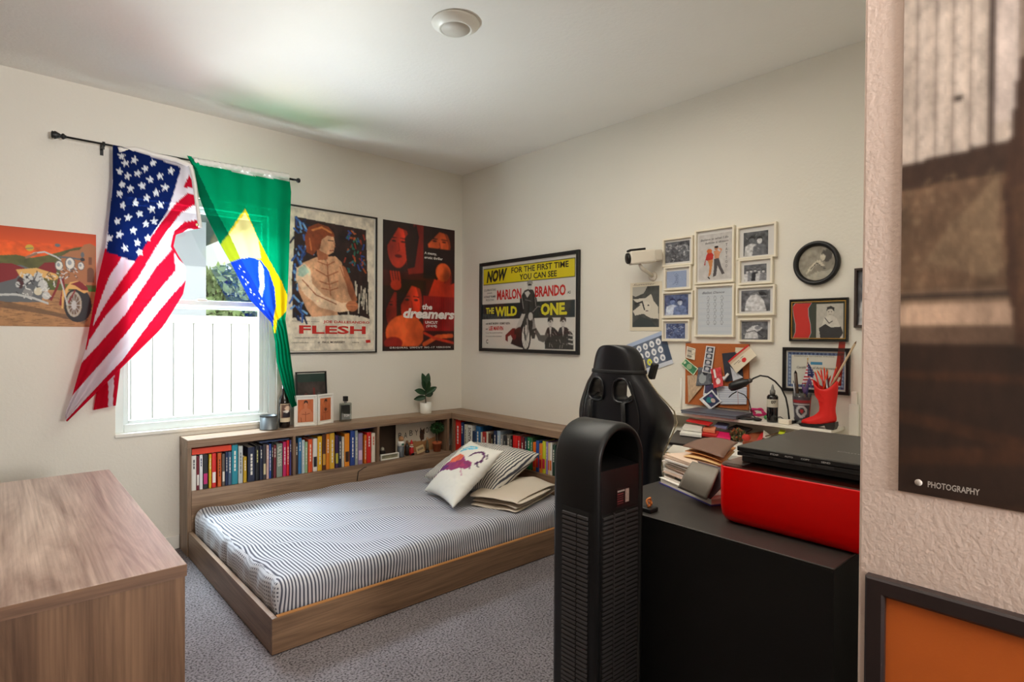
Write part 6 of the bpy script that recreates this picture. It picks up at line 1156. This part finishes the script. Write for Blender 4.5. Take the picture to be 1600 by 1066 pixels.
fo = thing('brown_folder', (1.82, .93, ztop), 'brown leather-look folder lying open-edged on top of the paper stack', 'folder')
LB = mat((112, 80, 64), .5, noise=.1, nscale=8, bump=.15, bscale=120)
def bent(corners, lift, n=14, m_=8):
    a, b, c_, d_ = [Vector(p) for p in corners]; P = []
    for i in range(n+1):
        u = i/n; row = []
        for j in range(m_+1): v = j/m_; row.append((a*(1-u)+b*u)*(1-v)+(d_*(1-u)+c_*u)*v+Vector((0, 0, lift(u, v))))
        P.append(row)
    return P
q = [atz(x_, y_, zz) for (x_, y_), zz in zip(((1067, 697), (1112, 684), (1153, 692), (1130, 716)), (.975, .985, .99, .975))]
obj('cover', MB().grid(bent(q, lambda u, v: .006*math.sin(PI*u)+.012*v*(1-v)), LB), fo, solid=.003)
for k, (dz2, c_, q2) in enumerate(((-.012, (196, 132, 76), ((1070, 705), (1110, 692), (1150, 700), (1128, 722))), (-.022, (214, 176, 120), ((1068, 713), (1108, 700), (1148, 706), (1126, 728))), (-.030, (206, 190, 160), ((1072, 716), (1106, 704), (1146, 708), (1124, 729))))):
    q = [atz(x_, y_, .972+dz2) for x_, y_ in q2]; obj('leaf', MB().grid(bent(q, lambda u, v: .004*math.sin(PI*v)), mat(c_, .8)), fo, solid=.002)
# grey sleeve bent over the stack
q0, q1, q2, q3 = atz(1082, 722, .955), atz(1124, 734, .955), atz(1104, 781, .882), atz(1060, 762, .884); P = []
for i in range(13):
    u = i/12; row = []
    for j in range(15): v = j/14; row.append((q0*(1-u)+q1*u)*(1-v)+(q3*(1-u)+q2*u)*v+Vector((-.034, -.022, .012))*math.sin(PI*v)+Vector((0, 0, .006*math.sin(v*PI))))
    P.append(row)
GS = mat((124, 118, 108), .6, noise=.06, nscale=60, bump=.1, bscale=300)
t = thing('grey_sleeve', q3, 'grey felt sleeve bent over the papers between chair and red box', 'sleeve'); obj('sleeve_front', MB().grid(P, GS), t, solid=.005)
P2 = [[p+Vector((.045, -.012, .0))*(.3+.7*math.sin(PI*min(1, (j+1)/15))) for j, p in enumerate(r)] for r in P]; obj('sleeve_back', MB().grid(P2, mat((70, 56, 60), .7)), t, solid=.003)
mb = MB(); mb.tube([atx(1121, 745, 1.62), atx(1117, 760, 1.60), atx(1119, 778, 1.60), atx(1123, 790, 1.60)], .0022, M_black, 8); mb2 = MB()
tag(obj('black_cable_loop', MB().tube([atx(1118, 748, 1.64), atx(1114, 765, 1.62), atx(1120, 782, 1.62), atx(1124, 795, 1.62)], .0024, M_black, 8)), 'thin black cable hanging between the grey sleeve and red box', 'cable')
c = atz(1014, 799, chh); c.z = zc; t = thing('black_usb_block', c, 'small black block with orange rope ring at the cabinet front corner', 'trinket'); obj('block', MB().box(c+Vector((-.02, -.018, 0)), c+Vector((.02, .018, .012)), M_black, .003), t)
TR = [c+Vector((-.004+.010*math.cos(a), -.003+.002*math.sin(3*a), .026+.012*math.sin(a))) for a in np.linspace(0, 2*PI, 22)]; obj('rope_ring', MB().tube(TR, .0028, mat((222, 130, 60), .6), 8), t)
obj('rope_knot', MB().tube([c+Vector((-.006, -.004, .030)), c+Vector((0, -.006, .024)), c+Vector((.003, -.004, .018))], .003, mat((222, 130, 60), .6), 8), t)
# ================================================================ GAMING CHAIR (faces the desk)
CX, CY = 2.0, 1.557; LE = mat((13, 15, 22), .34, noise=.12, nscale=5, bump=.12, bscale=90, spec=.45); LE2 = mat((16, 16, 18), .6)
ch = thing('gaming_chair', (CX+.25, CY, 0), 'black leather-look racing style gaming chair seen from behind at the desk', 'chair')
PR = [(1.302, .03, .03), (1.300, .06, .045), (1.290, .085, .06), (1.27, .102, .07), (1.24, .114, .075), (1.20, .122, .078), (1.175, .128, .075), (1.15, .150, .065), (1.13, .166, .066), (1.10, .180, .082), (1.06, .200, .120), (1.02, .215, .160), (.97, .220, .176), (.92, .208, .156), (.86, .192, .128), (.80, .186, .106), (.74, .186, .120), (.70, .190, .142), (.62, .196, .15), (.54, .19, .13), (.48, .17, .09)]
def sect(z, w_, d_, k=1.0, off=0):
    lean = (1.0-z)*.02; h = [(-.032, 0), (-.030, .35*w_), (-.022, .68*w_), (-.006, .90*w_), (.022, w_), (d_*.55+.01, w_*1.0), (d_*.92, w_*.96), (d_, w_*.88), (d_*.9, w_*.78), (.075 if d_ > .1 else d_*.8, w_*.6), (.06, w_*.3), (.058, 0)]
    f = [(x, y) for x, y in h]; full = f+[(x, -y) for x, y in f[-2:0:-1]]; return [Vector((CX+(x if x < 0 else x)*k+lean, CY+y*k*1.0, z)) for x, y in full]
loops = [sect(*p) for p in PR]; mb = MB(); mb.grid(loops, LE, True, closed_u=True); n_ = len(loops[0]); mb.add(loops[0], [tuple(range(n_))], LE, True); mb.add(loops[-1], [tuple(range(n_-1, -1, -1))], LE)
bk_ = obj('backrest', mb, ch, weld=True, sub=2)
def hole(s_, ins=0.0):
    c_ = [(.022, 1.165), (.080, 1.168), (.098, 1.156), (.134, 1.078), (.124, 1.052), (.036, 1.048), (.016, 1.070)]; m_ = (.070, 1.108)
    return [((y-m_[0])*(1-ins)+m_[0], (z-m_[1])*(1-ins)+m_[1]) for y, z in c_]
cut = []
for s_ in (1, -1):
    mb = MB(); mb.prism([Vector((CX-.1, CY+s_*y, z)) for y, z in hole(s_, .24)], (.5, 0, 0), LE2); c_ = obj('cutter', mb); cut.append(c_); md = bk_.modifiers.new('hole', 'BOOLEAN'); md.object = c_; md.operation = 'DIFFERENCE'; md.solver = 'EXACT'
bpy.context.view_layer.update(); me_ = bpy.data.meshes.new_from_object(bk_.evaluated_get(bpy.context.evaluated_depsgraph_get())); bk_.modifiers.clear(); bk_.data = me_
for c_ in cut: bpy.data.objects.remove(c_)
RM = mat((20, 21, 25), .3, spec=.5)
for s_ in (1, -1):
    def pp_(L, x): return [Vector((CX+x+.020*(abs(y)/.14)**2, CY+s_*y, z)) for y, z in L]
    mb = MB(); mb.grid([pp_(hole(s_, 0), -.020), pp_(hole(s_, .02), -.040), pp_(hole(s_, .10), -.046), pp_(hole(s_, .22), -.040), pp_(hole(s_, .27), -.022), pp_(hole(s_, .27), .03)], RM, True, closed_u=True); obj('harness_port_rim', mb, ch, sub=1)
    y_ = CY+(.100 if s_ > 0 else -.085); mb = MB(); mb.grid([[Vector((CX+x, y_-.011+dy, z)), Vector((CX+x-.002, y_+dy, z)), Vector((CX+x, y_+.011+dy, z))] for x, z, dy in ((.03, 1.085, 0), (-.012, 1.068, 0), (-.046, 1.055, 0), (-.040, 1.0, 0), (-.038, .92, 0), (-.037, .84, -s_*.004), (-.036, .76, -s_*.01))], LE2, True); obj('harness_strap', mb, ch, solid=.003)
mb = MB(); b1 = [sect(z, w_+.003, d_+.003) for z, w_, d_ in ((1.195, .123, .079), (1.178, .127, .077))]; b1 = [[v+((v-Vector((CX+.03, CY, v.z))).normalized()*.002) for v in r] for r in b1]; mb.grid(b1, LE2, True, closed_u=True); obj('headrest_band', mb, ch, solid=.003, sub=1)
obj('headrest_pillow', MB().ell((CX+.085, CY, 1.215), (.035, .11, .055), LE), ch); obj('pillow_tab', MB().obox(Vector((CX+.10, CY-.135, 1.19)), (.016, .012, .035), Matrix.Rotation(.3, 3, 'X'), LE2, .005), ch)
for s_ in (1, -1):
    pts = [Vector((CX+(1.0-z)*.02+d_*.97, CY+s_*w_*.955, z)) for z, w_, d_ in PR[4:]]; obj('piping', MB().tube(pts, .0032, mat((190, 178, 150), .6), 8), ch)
    pts = [Vector((CX-.026+(1.0-z)*.02, CY+s_*w_*.70, z)) for z, w_, d_ in PR[7:19]]; obj('seam', MB().tube(pts, .0022, LE2, 6), ch)
mb = MB(); bm = softbox(CX+.02, CX+.50, CY-.25, CY+.25, .40, .50, .05, 14, 14, 4, lambda p, d: p+Vector((0, 0, .025*abs(p.y-CY)/.25 if p.z > .46 else 0))); mb.bm(bm, Matrix.Identity(4), LE); bm.free(); obj('seat', mb, ch)
for s_ in (1, -1):
    y_ = CY+s_*.30; obj('armrest', MB().box((CX+.16, y_-.035, .64), (CX+.40, y_+.035, .665), LE2, .01), ch); obj('armrest_post', MB().tube([(CX+.28, y_, .64), (CX+.28, y_, .42), (CX+.25, CY+s_*.2, .385)], .016, LE2, 12), ch); obj('hinge_cover', MB().lathe([(.001, 0), (.04, 0), (.036, .012), (.001, .014)], Vector((CX+.03, CY+s_*.20, .47)), LE2, 20, Vector((0, s_, 0))), ch)
bc_ = Vector((CX+.26, CY, 0)); obj('gas_column', MB().tube([bc_+Vector((0, 0, .10)), bc_+Vector((0, 0, .25))], .026, LE2, 16).tube([bc_+Vector((0, 0, .25)), bc_+Vector((0, 0, .395))], .016, mat((150, 150, 150), .3, .9), 16), ch)
for k in range(5):
    a = 2*PI*k/5+.3; d_ = Vector((math.cos(a), math.sin(a), 0)); lg = obj('base_arm', MB().tube([bc_+Vector((0, 0, .10)), bc_+d_*.15+Vector((0, 0, .10)), bc_+d_*.31+Vector((0, 0, .075))], [.028, .022, .014], LE2, 10), ch)
    sd_ = d_.cross(Vector((0, 0, 1))); obj('caster', MB().lathe([(.001, -.02), (.024, -.02), (.029, -.012), (.029, .012), (.024, .02), (.001, .02)], bc_+d_*.31+Vector((0, 0, .0295)), LE2, 18, sd_), lg)
# ================================================================ DESK, RISER AND EVERYTHING ON THEM
DKM = mat((228, 224, 214), .45); dt = .815
dk = thing('white_desk', (2.73, 1.30, 0), 'cluttered white desk against the right wall', 'desk'); DX0, DX1, DY0, DY1 = 2.43, X2-.003, .62, 1.97
obj('desk_top', MB().box((DX0, DY0, dt-.025), (DX1, DY1, dt), DKM, .003), dk)
for x_ in (DX0+.05, DX1-.05):
    for y_ in (DY0+.05, DY1-.05): obj('leg', MB().tube([(x_, y_, 0), (x_, y_, dt-.0255)], .018, DKM, 14), dk)
rs = thing('desk_riser', (2.94, 1.4, dt), 'narrow white riser shelf standing on the back of the desk', 'shelf'); rz = .912; ry0, ry1 = .968, 1.93
obj('board', MB().box((2.853, ry0, rz-.016), (X2-.004, ry1, rz), DKM, .0015), rs)
for y_ in (ry0+.06, ry1-.02): obj('side_support', MB().box((2.87, y_-.008, dt+.0005), (X2-.01, y_+.008, rz-.0165), DKM), rs)
obj('upright_rod', MB().tube([atx(1064.5, 645, 2.93), atx(1064.5, 591, 2.93)], .005, M_white, 10), rs)
r0 = rz+.0006
LP = mat((112, 116, 128), .45, .1); t = thing('closed_laptop', (2.94, 1.56, r0), 'closed slate grey laptop on the left of the desk riser', 'laptop')
obj('base', MB().box((2.835, 1.415, r0), (X2-.012, 1.735, r0+.011), LP, .002), t); obj('screen_lid', MB().box((2.833, 1.413, r0+.0115), (X2-.014, 1.737, r0+.019), mat((88, 92, 106), .45, .1), .002), t)
def rpos(px_, x_): a = math.radians(42)+math.atan((px_-800)/FPX); return Vector((x_, x_/math.tan(a), r0))
c = rpos(1208, 2.90); t = thing('ink_bottle', c, 'tall black dropper bottle with a pale label on the desk riser', 'bottle')
obj('glass_body', MB().lathe([(.001, 0), (.025, 0), (.0265, .004), (.0265, .128), (.020, .138), (.001, .138)], c, mat((14, 15, 18), .12, coat=.4), 28), t); obj('dropper_cap', MB().lathe([(.001, 0), (.013, 0), (.013, .02), (.008, .026), (.007, .034), (.003, .05), (.001, .051)], c+Vector((0, 0, .1385)), mat((120, 120, 116), .4), 18), t)
mb = MB(); P = [[c+Vector((.0270*math.cos(a), .0270*math.sin(a), z)) for a in np.linspace(PI*.65, PI*1.5, 14)] for z in (.076, .116)]; mb.grid(P, mat((196, 192, 178), .6)); obj('label', mb, t)
mb = MB(); dirn = Vector((-.82, -.57, 0)); s_ = Sheet(c+dirn*.0278+Vector((dirn.y, -dirn.x, 0))*-.012+Vector((0, 0, .114)), Vector((-dirn.y, dirn.x, 0))*-1, (0, 0, -1), .024, .022); s_ = Sheet(c+dirn*.0278+Vector((-.57, .82, 0))*.012+Vector((0, 0, .112)), (.57, -.82, 0), (0, 0, -1), .024, .02); text_mb(mb, s_, 'EXP', .05, .1, .95, .8, M_black, d=.0, bold=.03); obj('lettering', mb, t)
c = rpos(1228, 2.885); tag(obj('white_charger_block', MB().box(c+Vector((-.018, -.026, 0)), c+Vector((.018, .026, .022)), M_cream, .003)), 'small white charger block right of the dropper bottle', 'charger')
c = rpos(1254, 2.965); t = thing('printed_pint_glass', c, 'printed pint glass stuffed with tools beside the red boot', 'glass')
obj('glass_body', MB().lathe([(.001, .0), (.030, 0), (.032, .004), (.043, .152), (.0415, .152), (.031, .008), (.001, .008)], c, glass_mat((206, 210, 212), .04, .2), 32), t)
A = Art(60, 60, (70, 66, 74)); A.mottle(.7, 12, 4); A.ell(.5, .62, .24, .26, (180, 180, 182)); A.ell(.5, .6, .13, .15, (60, 56, 60)); A.ell(.5, .6, .07, .08, (170, 40, 44)); A.rect(.1, .12, .9, .24, (150, 40, 44)); A.rect(.15, .29, .85, .34, (200, 196, 196)); A.rect(.88, .0, 1, 1, (176, 30, 40)); A.rect(.0, .4, .12, .9, (200, 200, 204))
mb = MB(); P = []; cols = []
for j in range(26):
    row = []; z = .135-.115*j/25; r_ = .0322+.0112*z/.152+.0006
    for i in range(26): a = PI*.62+i/25*PI*.95; row.append(c+Vector((r_*math.cos(a), r_*math.sin(a), z))); cols.append(A.im[int(j/25*59), int(i/25*59)])
    P.append(row)
mb.grid(P, M_print); mb.col = cols; obj('print', mb, t)
def stick(name, a, b, r, mt, lab, cat='pen', tip=None, grp=None):
    a, b = Vector(a), Vector(b); d_ = (b-a); L_ = d_.length; d_.normalize(); t = thing(name, a, lab, cat, grp); obj('barrel', MB().tube([a, b], r, mt, 10), t); obj('tip', MB().tube([b+d_*.0003, b+d_*.012], [r*.9, r*.25], tip or mt, 10), t); return t
gi = c+Vector((0, 0, .012))
stick('utility_knife', gi+Vector((0, .008, 0)), atx(1243, 583, 2.91), .0075, mat((70, 50, 36), .4), 'brown and black utility knife in the pint glass', 'knife', M_black)
stick('marker_pen', gi+Vector((.01, -.004, 0)), atx(1263, 598, 2.93), .005, mat((60, 52, 110), .5), 'purple marker standing in the pint glass', 'pen', mat((190, 60, 120), .5))
stick('silver_pen', gi+Vector((-.008, .014, 0)), atx(1240, 598, 2.92), .004, mat((150, 150, 156), .3, .6), 'silver pen at the left rim of the pint glass', 'pen')
fp0, fp1 = gi+Vector((.006, .0, .0)), atx(1262, 562, 2.95); t = thing('hand_flag', fp0, 'small American hand flag on a stick in the pint glass', 'flag'); obj('stick', MB().tube([fp0, fp1], .002, mat((180, 150, 110), .6), 8), t); obj('finial', MB().ell(fp1+Vector((0, 0, .003)), (.003, .003, .005), mat((200, 160, 70), .4, .8)), t)
A = Art(40, 60, (214, 210, 214)); [A.rect(0, k/13., 1, (k+1)/13., (176, 26, 40)) for k in range(0, 13, 2)]; A.poly([(.35, 0), (1, 0), (1, .75), (.35, .6)], (30, 40, 92)); [A.ell(.45+.12*(k % 5), .08+.11*(k//5), .02, .015, (220, 220, 226)) for k in range(30)]
q = [atx(1261, 566, 2.948), atx(1274, 578, 2.93), atx(1270, 600, 2.93), atx(1256, 607, 2.93)]; q = [atx(1256, 574, 2.945), atx(1262, 566, 2.945), atx(1273, 583, 2.93), atx(1259, 606, 2.94)]
mb = MB(); P = []; cols = []
for j in range(30):
    v = j/29; row = []
    for i in range(20): u = i/19; l0 = atx(1262-9*v, 566+34*v, 2.94); l1 = atx(1262+11*min(1, v*2)-4*max(0, v-.5)*2, 566+28*v+6*v, 2.93); row.append(l0*(1-u)+l1*u+Vector((.004*math.sin(u*7+v*4), 0, 0))); cols.append(A.im[int(v*59), int(u*39)])
    P.append(row)
mb.grid(P, M_print); mb.col = cols; obj('cloth', mb, t, solid=.0006)
q = atx(1262, 612, 2.90); tag(obj('folded_ribbon', MB().grid([[atx(1253+i*2.2, 598+8*math.sin(i*.9)+j*5, 2.91-.004*math.sin(i*1.7+j)) for i in range(8)] for j in range(3)], mat((92, 66, 116), .6, noise=.6, nscale=60)), solid=.001), 'crumpled purple and pink ribbon over the rim of the pint glass', 'ribbon')
# red boot
bc = rpos(1308, 2.888); bc.z = r0; t = thing('red_boot_pencil_holder', bc, 'red cowboy boot shaped pen holder with black heel at the right of the desk riser', 'boot'); RB = mat((214, 22, 14), .6, noise=.06, nscale=30, bump=.2, bscale=120)
SL = [(.010, .060, .142, .014), (.017, .048, .156, .022), (.030, .006, .150, .025), (.042, -.002, .126, .026), (.054, -.002, .100, .026), (.066, .000, .086, .025), (.080, .003, .074, .024), (.10, .004, .072, .025), (.13, .0, .078, .028), (.16, -.004, .088, .031), (.185, -.006, .098, .033), (.205, -.006, .104, .034)]
loops = []
for k, (z, a, b, w_) in enumerate(SL):
    row = []
    for i in range(28):
        an = 2*PI*i/28; yy = (a+b)/2+(b-a)/2*math.cos(an); xx = w_*math.sin(an)*(1 if math.cos(an) < .3 or z > .07 else max(.35, 1-(math.cos(an)-.3)*.9)); dz2 = (.020*math.cos(2*an) if k == len(SL)-1 else (.010*math.cos(2*an) if k == len(SL)-2 else 0)); row.append(bc+Vector((xx, yy, z+dz2*-1*-1)))
    loops.append(row)
inn = [[p+(Vector((bc.x, bc.y+.05, p.z))-p)*.10 for p in loops[-1]], [p+(Vector((bc.x, bc.y+.05, p.z))-p)*.16-Vector((0, 0, .06)) for p in loops[-1]]]
mb = MB(); mb.grid(loops+inn, RB, True, closed_u=True); mb.add(loops[0], [tuple(range(28))], RB); mb.add(inn[-1], [tuple(range(28))], RB); obj('boot_upper', mb, t)
obj('sole', MB().prism([bc+Vector((.022, y, z)) for y, z in ((.156, .005), (.160, .012), (.148, .014), (.06, .020), (.042, .024), (.046, .014), (.08, .004), (.115, .000), (.145, .001))], (-.044, 0, 0), M_black), t)
obj('heel', MB().prism([bc+Vector((.022, y, z)) for y, z in ((.004, 0), (.036, 0), (.046, .024), (-.002, .036), (-.003, .018))], (-.044, 0, 0), mat((30, 24, 20), .5)), t)
for k, (px_, py_) in enumerate(((1274, 583), (1278, 581), (1283, 579), (1288, 577), (1293, 581), (1297, 590), (1306, 577))):
    a = bc+Vector((rng.uniform(-.008, .008), .02+rng.uniform(0, .05), .16)); stick('red_pencil', a, atx(px_, py_, 2.92+rng.uniform(-.02, .02)), .0036, mat(((206, 40, 26), (222, 70, 30), (190, 24, 24))[k % 3], .4), ('leftmost', 'second from left', 'third from left', 'fourth from left', 'fifth from left', 'sixth from left', 'rightmost')[k]+' of the red pencils standing in the red boot', 'pencil', mat((226, 140, 60), .5), 'red pencils in the boot')
stick('grey_pen', bc+Vector((-.01, .03, .15)), atx(1291, 594, 2.90), .0048, mat((150, 156, 160), .3, .5), 'grey pen leaning in the front of the red boot', 'pen')
stick('dark_red_pen', bc+Vector((0, .03, .16)), atx(1292, 580, 2.93), .004, mat((120, 20, 40), .4), 'dark red pen behind the grey pen in the boot', 'pen')
stick('long_paintbrush', bc+Vector((-.01, .04, .16)), atx(1336, 537, 2.90), .0048, mat((190, 164, 132), .5), 'long pale wooden paintbrush leaning right out of the red boot', 'paintbrush', mat((120, 90, 60), .8))
stick('short_paintbrush', bc+Vector((-.012, .02, .16)), atx(1312, 590, 2.90), .005, mat((206, 196, 184), .5), 'short pale brush leaning right in the red boot', 'paintbrush', mat((150, 60, 40), .6))
P = [atx(1302, 603, 2.94), atx(1314, 603, 2.94), atx(1321, 534, 2.94), atx(1311, 534, 2.94)]; RG = glass_mat((226, 96, 76), .08, .12); tag(obj('red_ruler', MB().prism(P, (.0025, 0, 0), RG)), 'translucent red plastic ruler standing in the red boot', 'ruler')
# clip lamp with gooseneck
BKR = mat((16, 16, 17), .4); lx = 2.93; t = thing('gooseneck_lamp', rpos(1233, lx), 'black gooseneck reading lamp with a bulbous head on the desk riser', 'lamp')
np_ = [(1233, 655), (1231.5, 640), (1228, 622), (1221, 607), (1211, 596), (1200, 589), (1188, 587), (1178, 591), (1172, 595)]; obj('gooseneck', MB().tube([atx(a, b, lx-.010*k) for k, (a, b) in enumerate(np_)], .0042, BKR, 10), t)
b0 = rpos(1234, lx); obj('clip_base', MB().box(b0+Vector((-.02, -.028, 0)), b0+Vector((.02, .022, .014)), BKR, .004), t)
h0, h1 = atx(1172, 595, lx-.08), atx(1140, 606, lx-.10); d_ = (h1-h0).normalized(); L_ = (h1-h0).length
obj('lamp_head', MB().lathe([(.001, 0), (.010, .0), (.013, .012), (.021, .030), (.024, L_*.55), (.024, L_*.8), (.020, L_*.97), (.012, L_), (.001, L_)], h0, BKR, 24, d_), t); obj('joint', MB().ell(h0, (.012, .012, .012), mat((70, 66, 62), .4)), t)
obj('lens_ring', MB().lathe([(.001, 0), (.011, 0), (.010, .004), (.001, .005)], h1+d_*.0, mat((110, 104, 100), .3), 18, d_), t)
tag(obj('lamp_cable', MB().tube([atx(1153, 613, 2.86), atx(1163, 617, 2.86), atx(1170, 626, 2.87), atx(1173.5, 640, 2.88), atx(1175, 648, 2.88), atx(1183, 655, 2.86)], .0026, BKR, 8)), 'thin black cable looping down from the lamp head', 'cable')
tag(obj('webcam_stub', MB().tube([atx(1151, 612, 2.86), atx(1144, 616, 2.86), atx(1139, 621, 2.86)], .0028, BKR, 8)), 'short black wire stub beneath the lamp head', 'wire')
c = rpos(1170, 2.90); t = thing('black_phone_stand', c, 'flat black disc stand with a dark pod on the desk riser edge', 'stand'); obj('disc', MB().lathe([(.001, 0), (.048, 0), (.050, .003), (.046, .006), (.001, .007)], c+Vector((0, .01, 0)), BKR, 36), t); obj('pod', MB().ell(rpos(1184, 2.865)+Vector((0, 0, .010)), (.014, .026, .0095), BKR), t)
c = rpos(1186, 2.99); P = [c+Vector((.010*math.cos(a*3), .035*math.cos(a)+.01*math.sin(3*a), .030+.016*math.sin(a))) for a in np.linspace(0, 2*PI, 30)]; tag(obj('pink_hair_tie', MB().tube(P, [.007+.002*math.sin(k*1.9) for k in range(30)], mat((206, 40, 110), .7), 10)), 'crumpled magenta hair tie on the desk riser', 'hair tie')
c = rpos(1199, 2.96); tag(obj('green_bead', MB().ell(c+Vector((0, 0, .012)), (.012, .014, .012), mat((60, 140, 70), .5))), 'small green lump between the hair tie and dropper bottle', 'trinket')
c = rpos(1222, 2.98); tag(obj('charging_cable', MB().tube([c+Vector((0, .03, .012)), c+Vector((-.01, .0, .020)), c+Vector((-.03, -.03, .010)), c+Vector((-.02, -.07, .008))], .0028, BKR, 8)), 'black charging cable behind the white charger block', 'cable')
# desk surface clutter
d0 = dt+.0006
slab('black_folder', ((1040, 690), (1058, 672), (1146, 684), (1130, 702)), d0+.012, .012, mat((48, 40, 38), .4), 'large dark brown folder flat on the desk behind the chair', 'folder', bev=.002)
slab('white_letter', ((1041, 706), (1052, 695), (1078, 699), (1074, 716)), d0+.004, .003, M_paper, 'white letter sticking out beneath the brown leather folder', 'letter')
slab('tan_envelope', ((1040, 722), (1042, 705), (1056, 716), (1058, 726)), d0+.003, .0025, mat((196, 164, 110), .8), 'tan envelope on the desk beside the chair back', 'envelope')
slab('white_notebook', ((1062, 676), (1067, 669), (1098, 672), (1096, 680)), d0+.030, .014, M_white, 'lower white notebook on the desk below the laptop', 'notebook', bev=.001)
slab('white_notebook', ((1066, 668), (1070, 662), (1098, 666), (1096, 672)), d0+.046, .013, mat((214, 210, 202), .6), 'upper greyish white notebook on the desk below the laptop', 'notebook', bev=.001)
slab('red_pamphlet', ((1072, 657), (1078, 653), (1114, 660), (1108, 664)), d0+.064, .006, mat((206, 24, 26), .4), 'red pamphlet lying on the notebooks under the riser', 'pamphlet')
slab('red_edged_book', ((1090, 677), (1095, 670), (1124, 674), (1120, 681)), d0+.028, .013, mat((196, 40, 34), .5), 'red covered book with pale pages on the desk', 'book', bev=.001)
slab('peach_book', ((1098, 670), (1102, 665), (1119, 667), (1117, 673)), d0+.045, .015, mat((222, 140, 104), .5), 'small peach book on the red book', 'book', bev=.001)
slab('blue_grey_notebook', ((1116, 665), (1122, 659), (1140, 662), (1135, 669)), d0+.05, .008, mat((120, 124, 160), .5), 'blue grey notebook on the desk under the riser', 'notebook')
slab('hot_pink_case', ((1118, 682), (1124, 674), (1144, 677), (1141, 685)), d0+.024, .018, mat((230, 20, 100), .35), 'hot pink case lying on the desk', 'case', bev=.004)
slab('black_wallet', ((1137, 668), (1150, 663), (1176, 669), (1165, 675)), d0+.05, .010, mat((22, 20, 22), .5), 'flat black wallet on the desk below the riser edge', 'wallet', bev=.003)
slab('brown_leather_pouch', ((1160, 689), (1168, 677), (1197, 673), (1186, 690)), d0+.03, .02, mat((150, 76, 44), .5, noise=.2), 'reddish brown leather pouch on the desk before the scanner', 'pouch', bev=.006)
slab('red_strip', ((1181, 690), (1190, 675), (1196, 676), (1187, 692)), d0+.036, .005, mat((196, 24, 30), .5), 'red strip of fabric lying over the brown pouch', 'fabric')
p = [atz(1192, 684, d0+.035), atz(1205, 681, d0+.035), atz(1193, 672, d0+.075), atz(1198, 686, d0+.035)]; tag(obj('folded_tissue', MB().add(p, [(0, 1, 2), (0, 3, 1), (0, 2, 3), (1, 3, 2)], M_white)), 'white folded tissue standing on the brown pouch', 'tissue')
c = atz(1153, 690, d0); c.z = d0; t = thing('dried_flower_posy', c, 'small posy of dried green and rust flowers on the desk', 'dried flowers'); leafy(t, c+Vector((0, 0, .035)), (.03, .035, .028), 260, [mat((120, 116, 70), .8), mat((90, 96, 60), .8), mat((170, 90, 50), .8)], 9, .014, 'petals'); obj('stems', MB().tube([c, c+Vector((0, 0, .03))], .004, mat((90, 80, 50), .8), 8), t)
a, b = atz(1196, 682, d0+.05), atz(1221, 675, d0+.05); tag(obj('thin_brown_stick', MB().tube([a, b], .0028, mat((90, 60, 40), .7), 8)), 'thin brown stick pointing to a yellow tag on the desk', 'stick')
slab('yellow_green_tag', ((1216, 677), (1219, 671), (1228, 673), (1225, 678)), d0+.058, .004, mat((206, 220, 40), .6), 'bright yellow green paper tag at the end of the brown stick', 'tag')
tag(obj('red_yarn_ball', MB().ell(atz(1166, 684, d0+.05), (.018, .02, .016), mat((190, 50, 36), .8, noise=.4, nscale=90, bump=.6, bscale=200))), 'small red yarn ball beside the dried flower posy', 'yarn')
# white conduit on the right wall by the near wall corner
a, b = atx(1331, 680, X2-.012), atx(1333, 612, X2-.012); mb = MB().box((X2-.022, a.y-.03, a.z), (X2-.002, a.y+.012, b.z-.06), M_white, .003).box((X2-.018, a.y-.02, b.z-.06), (X2-.002, a.y+.004, b.z), M_white, .003); tag(obj('white_cable_cover', mb), 'white plastic cable cover on the right wall past the near corner', 'cable cover')
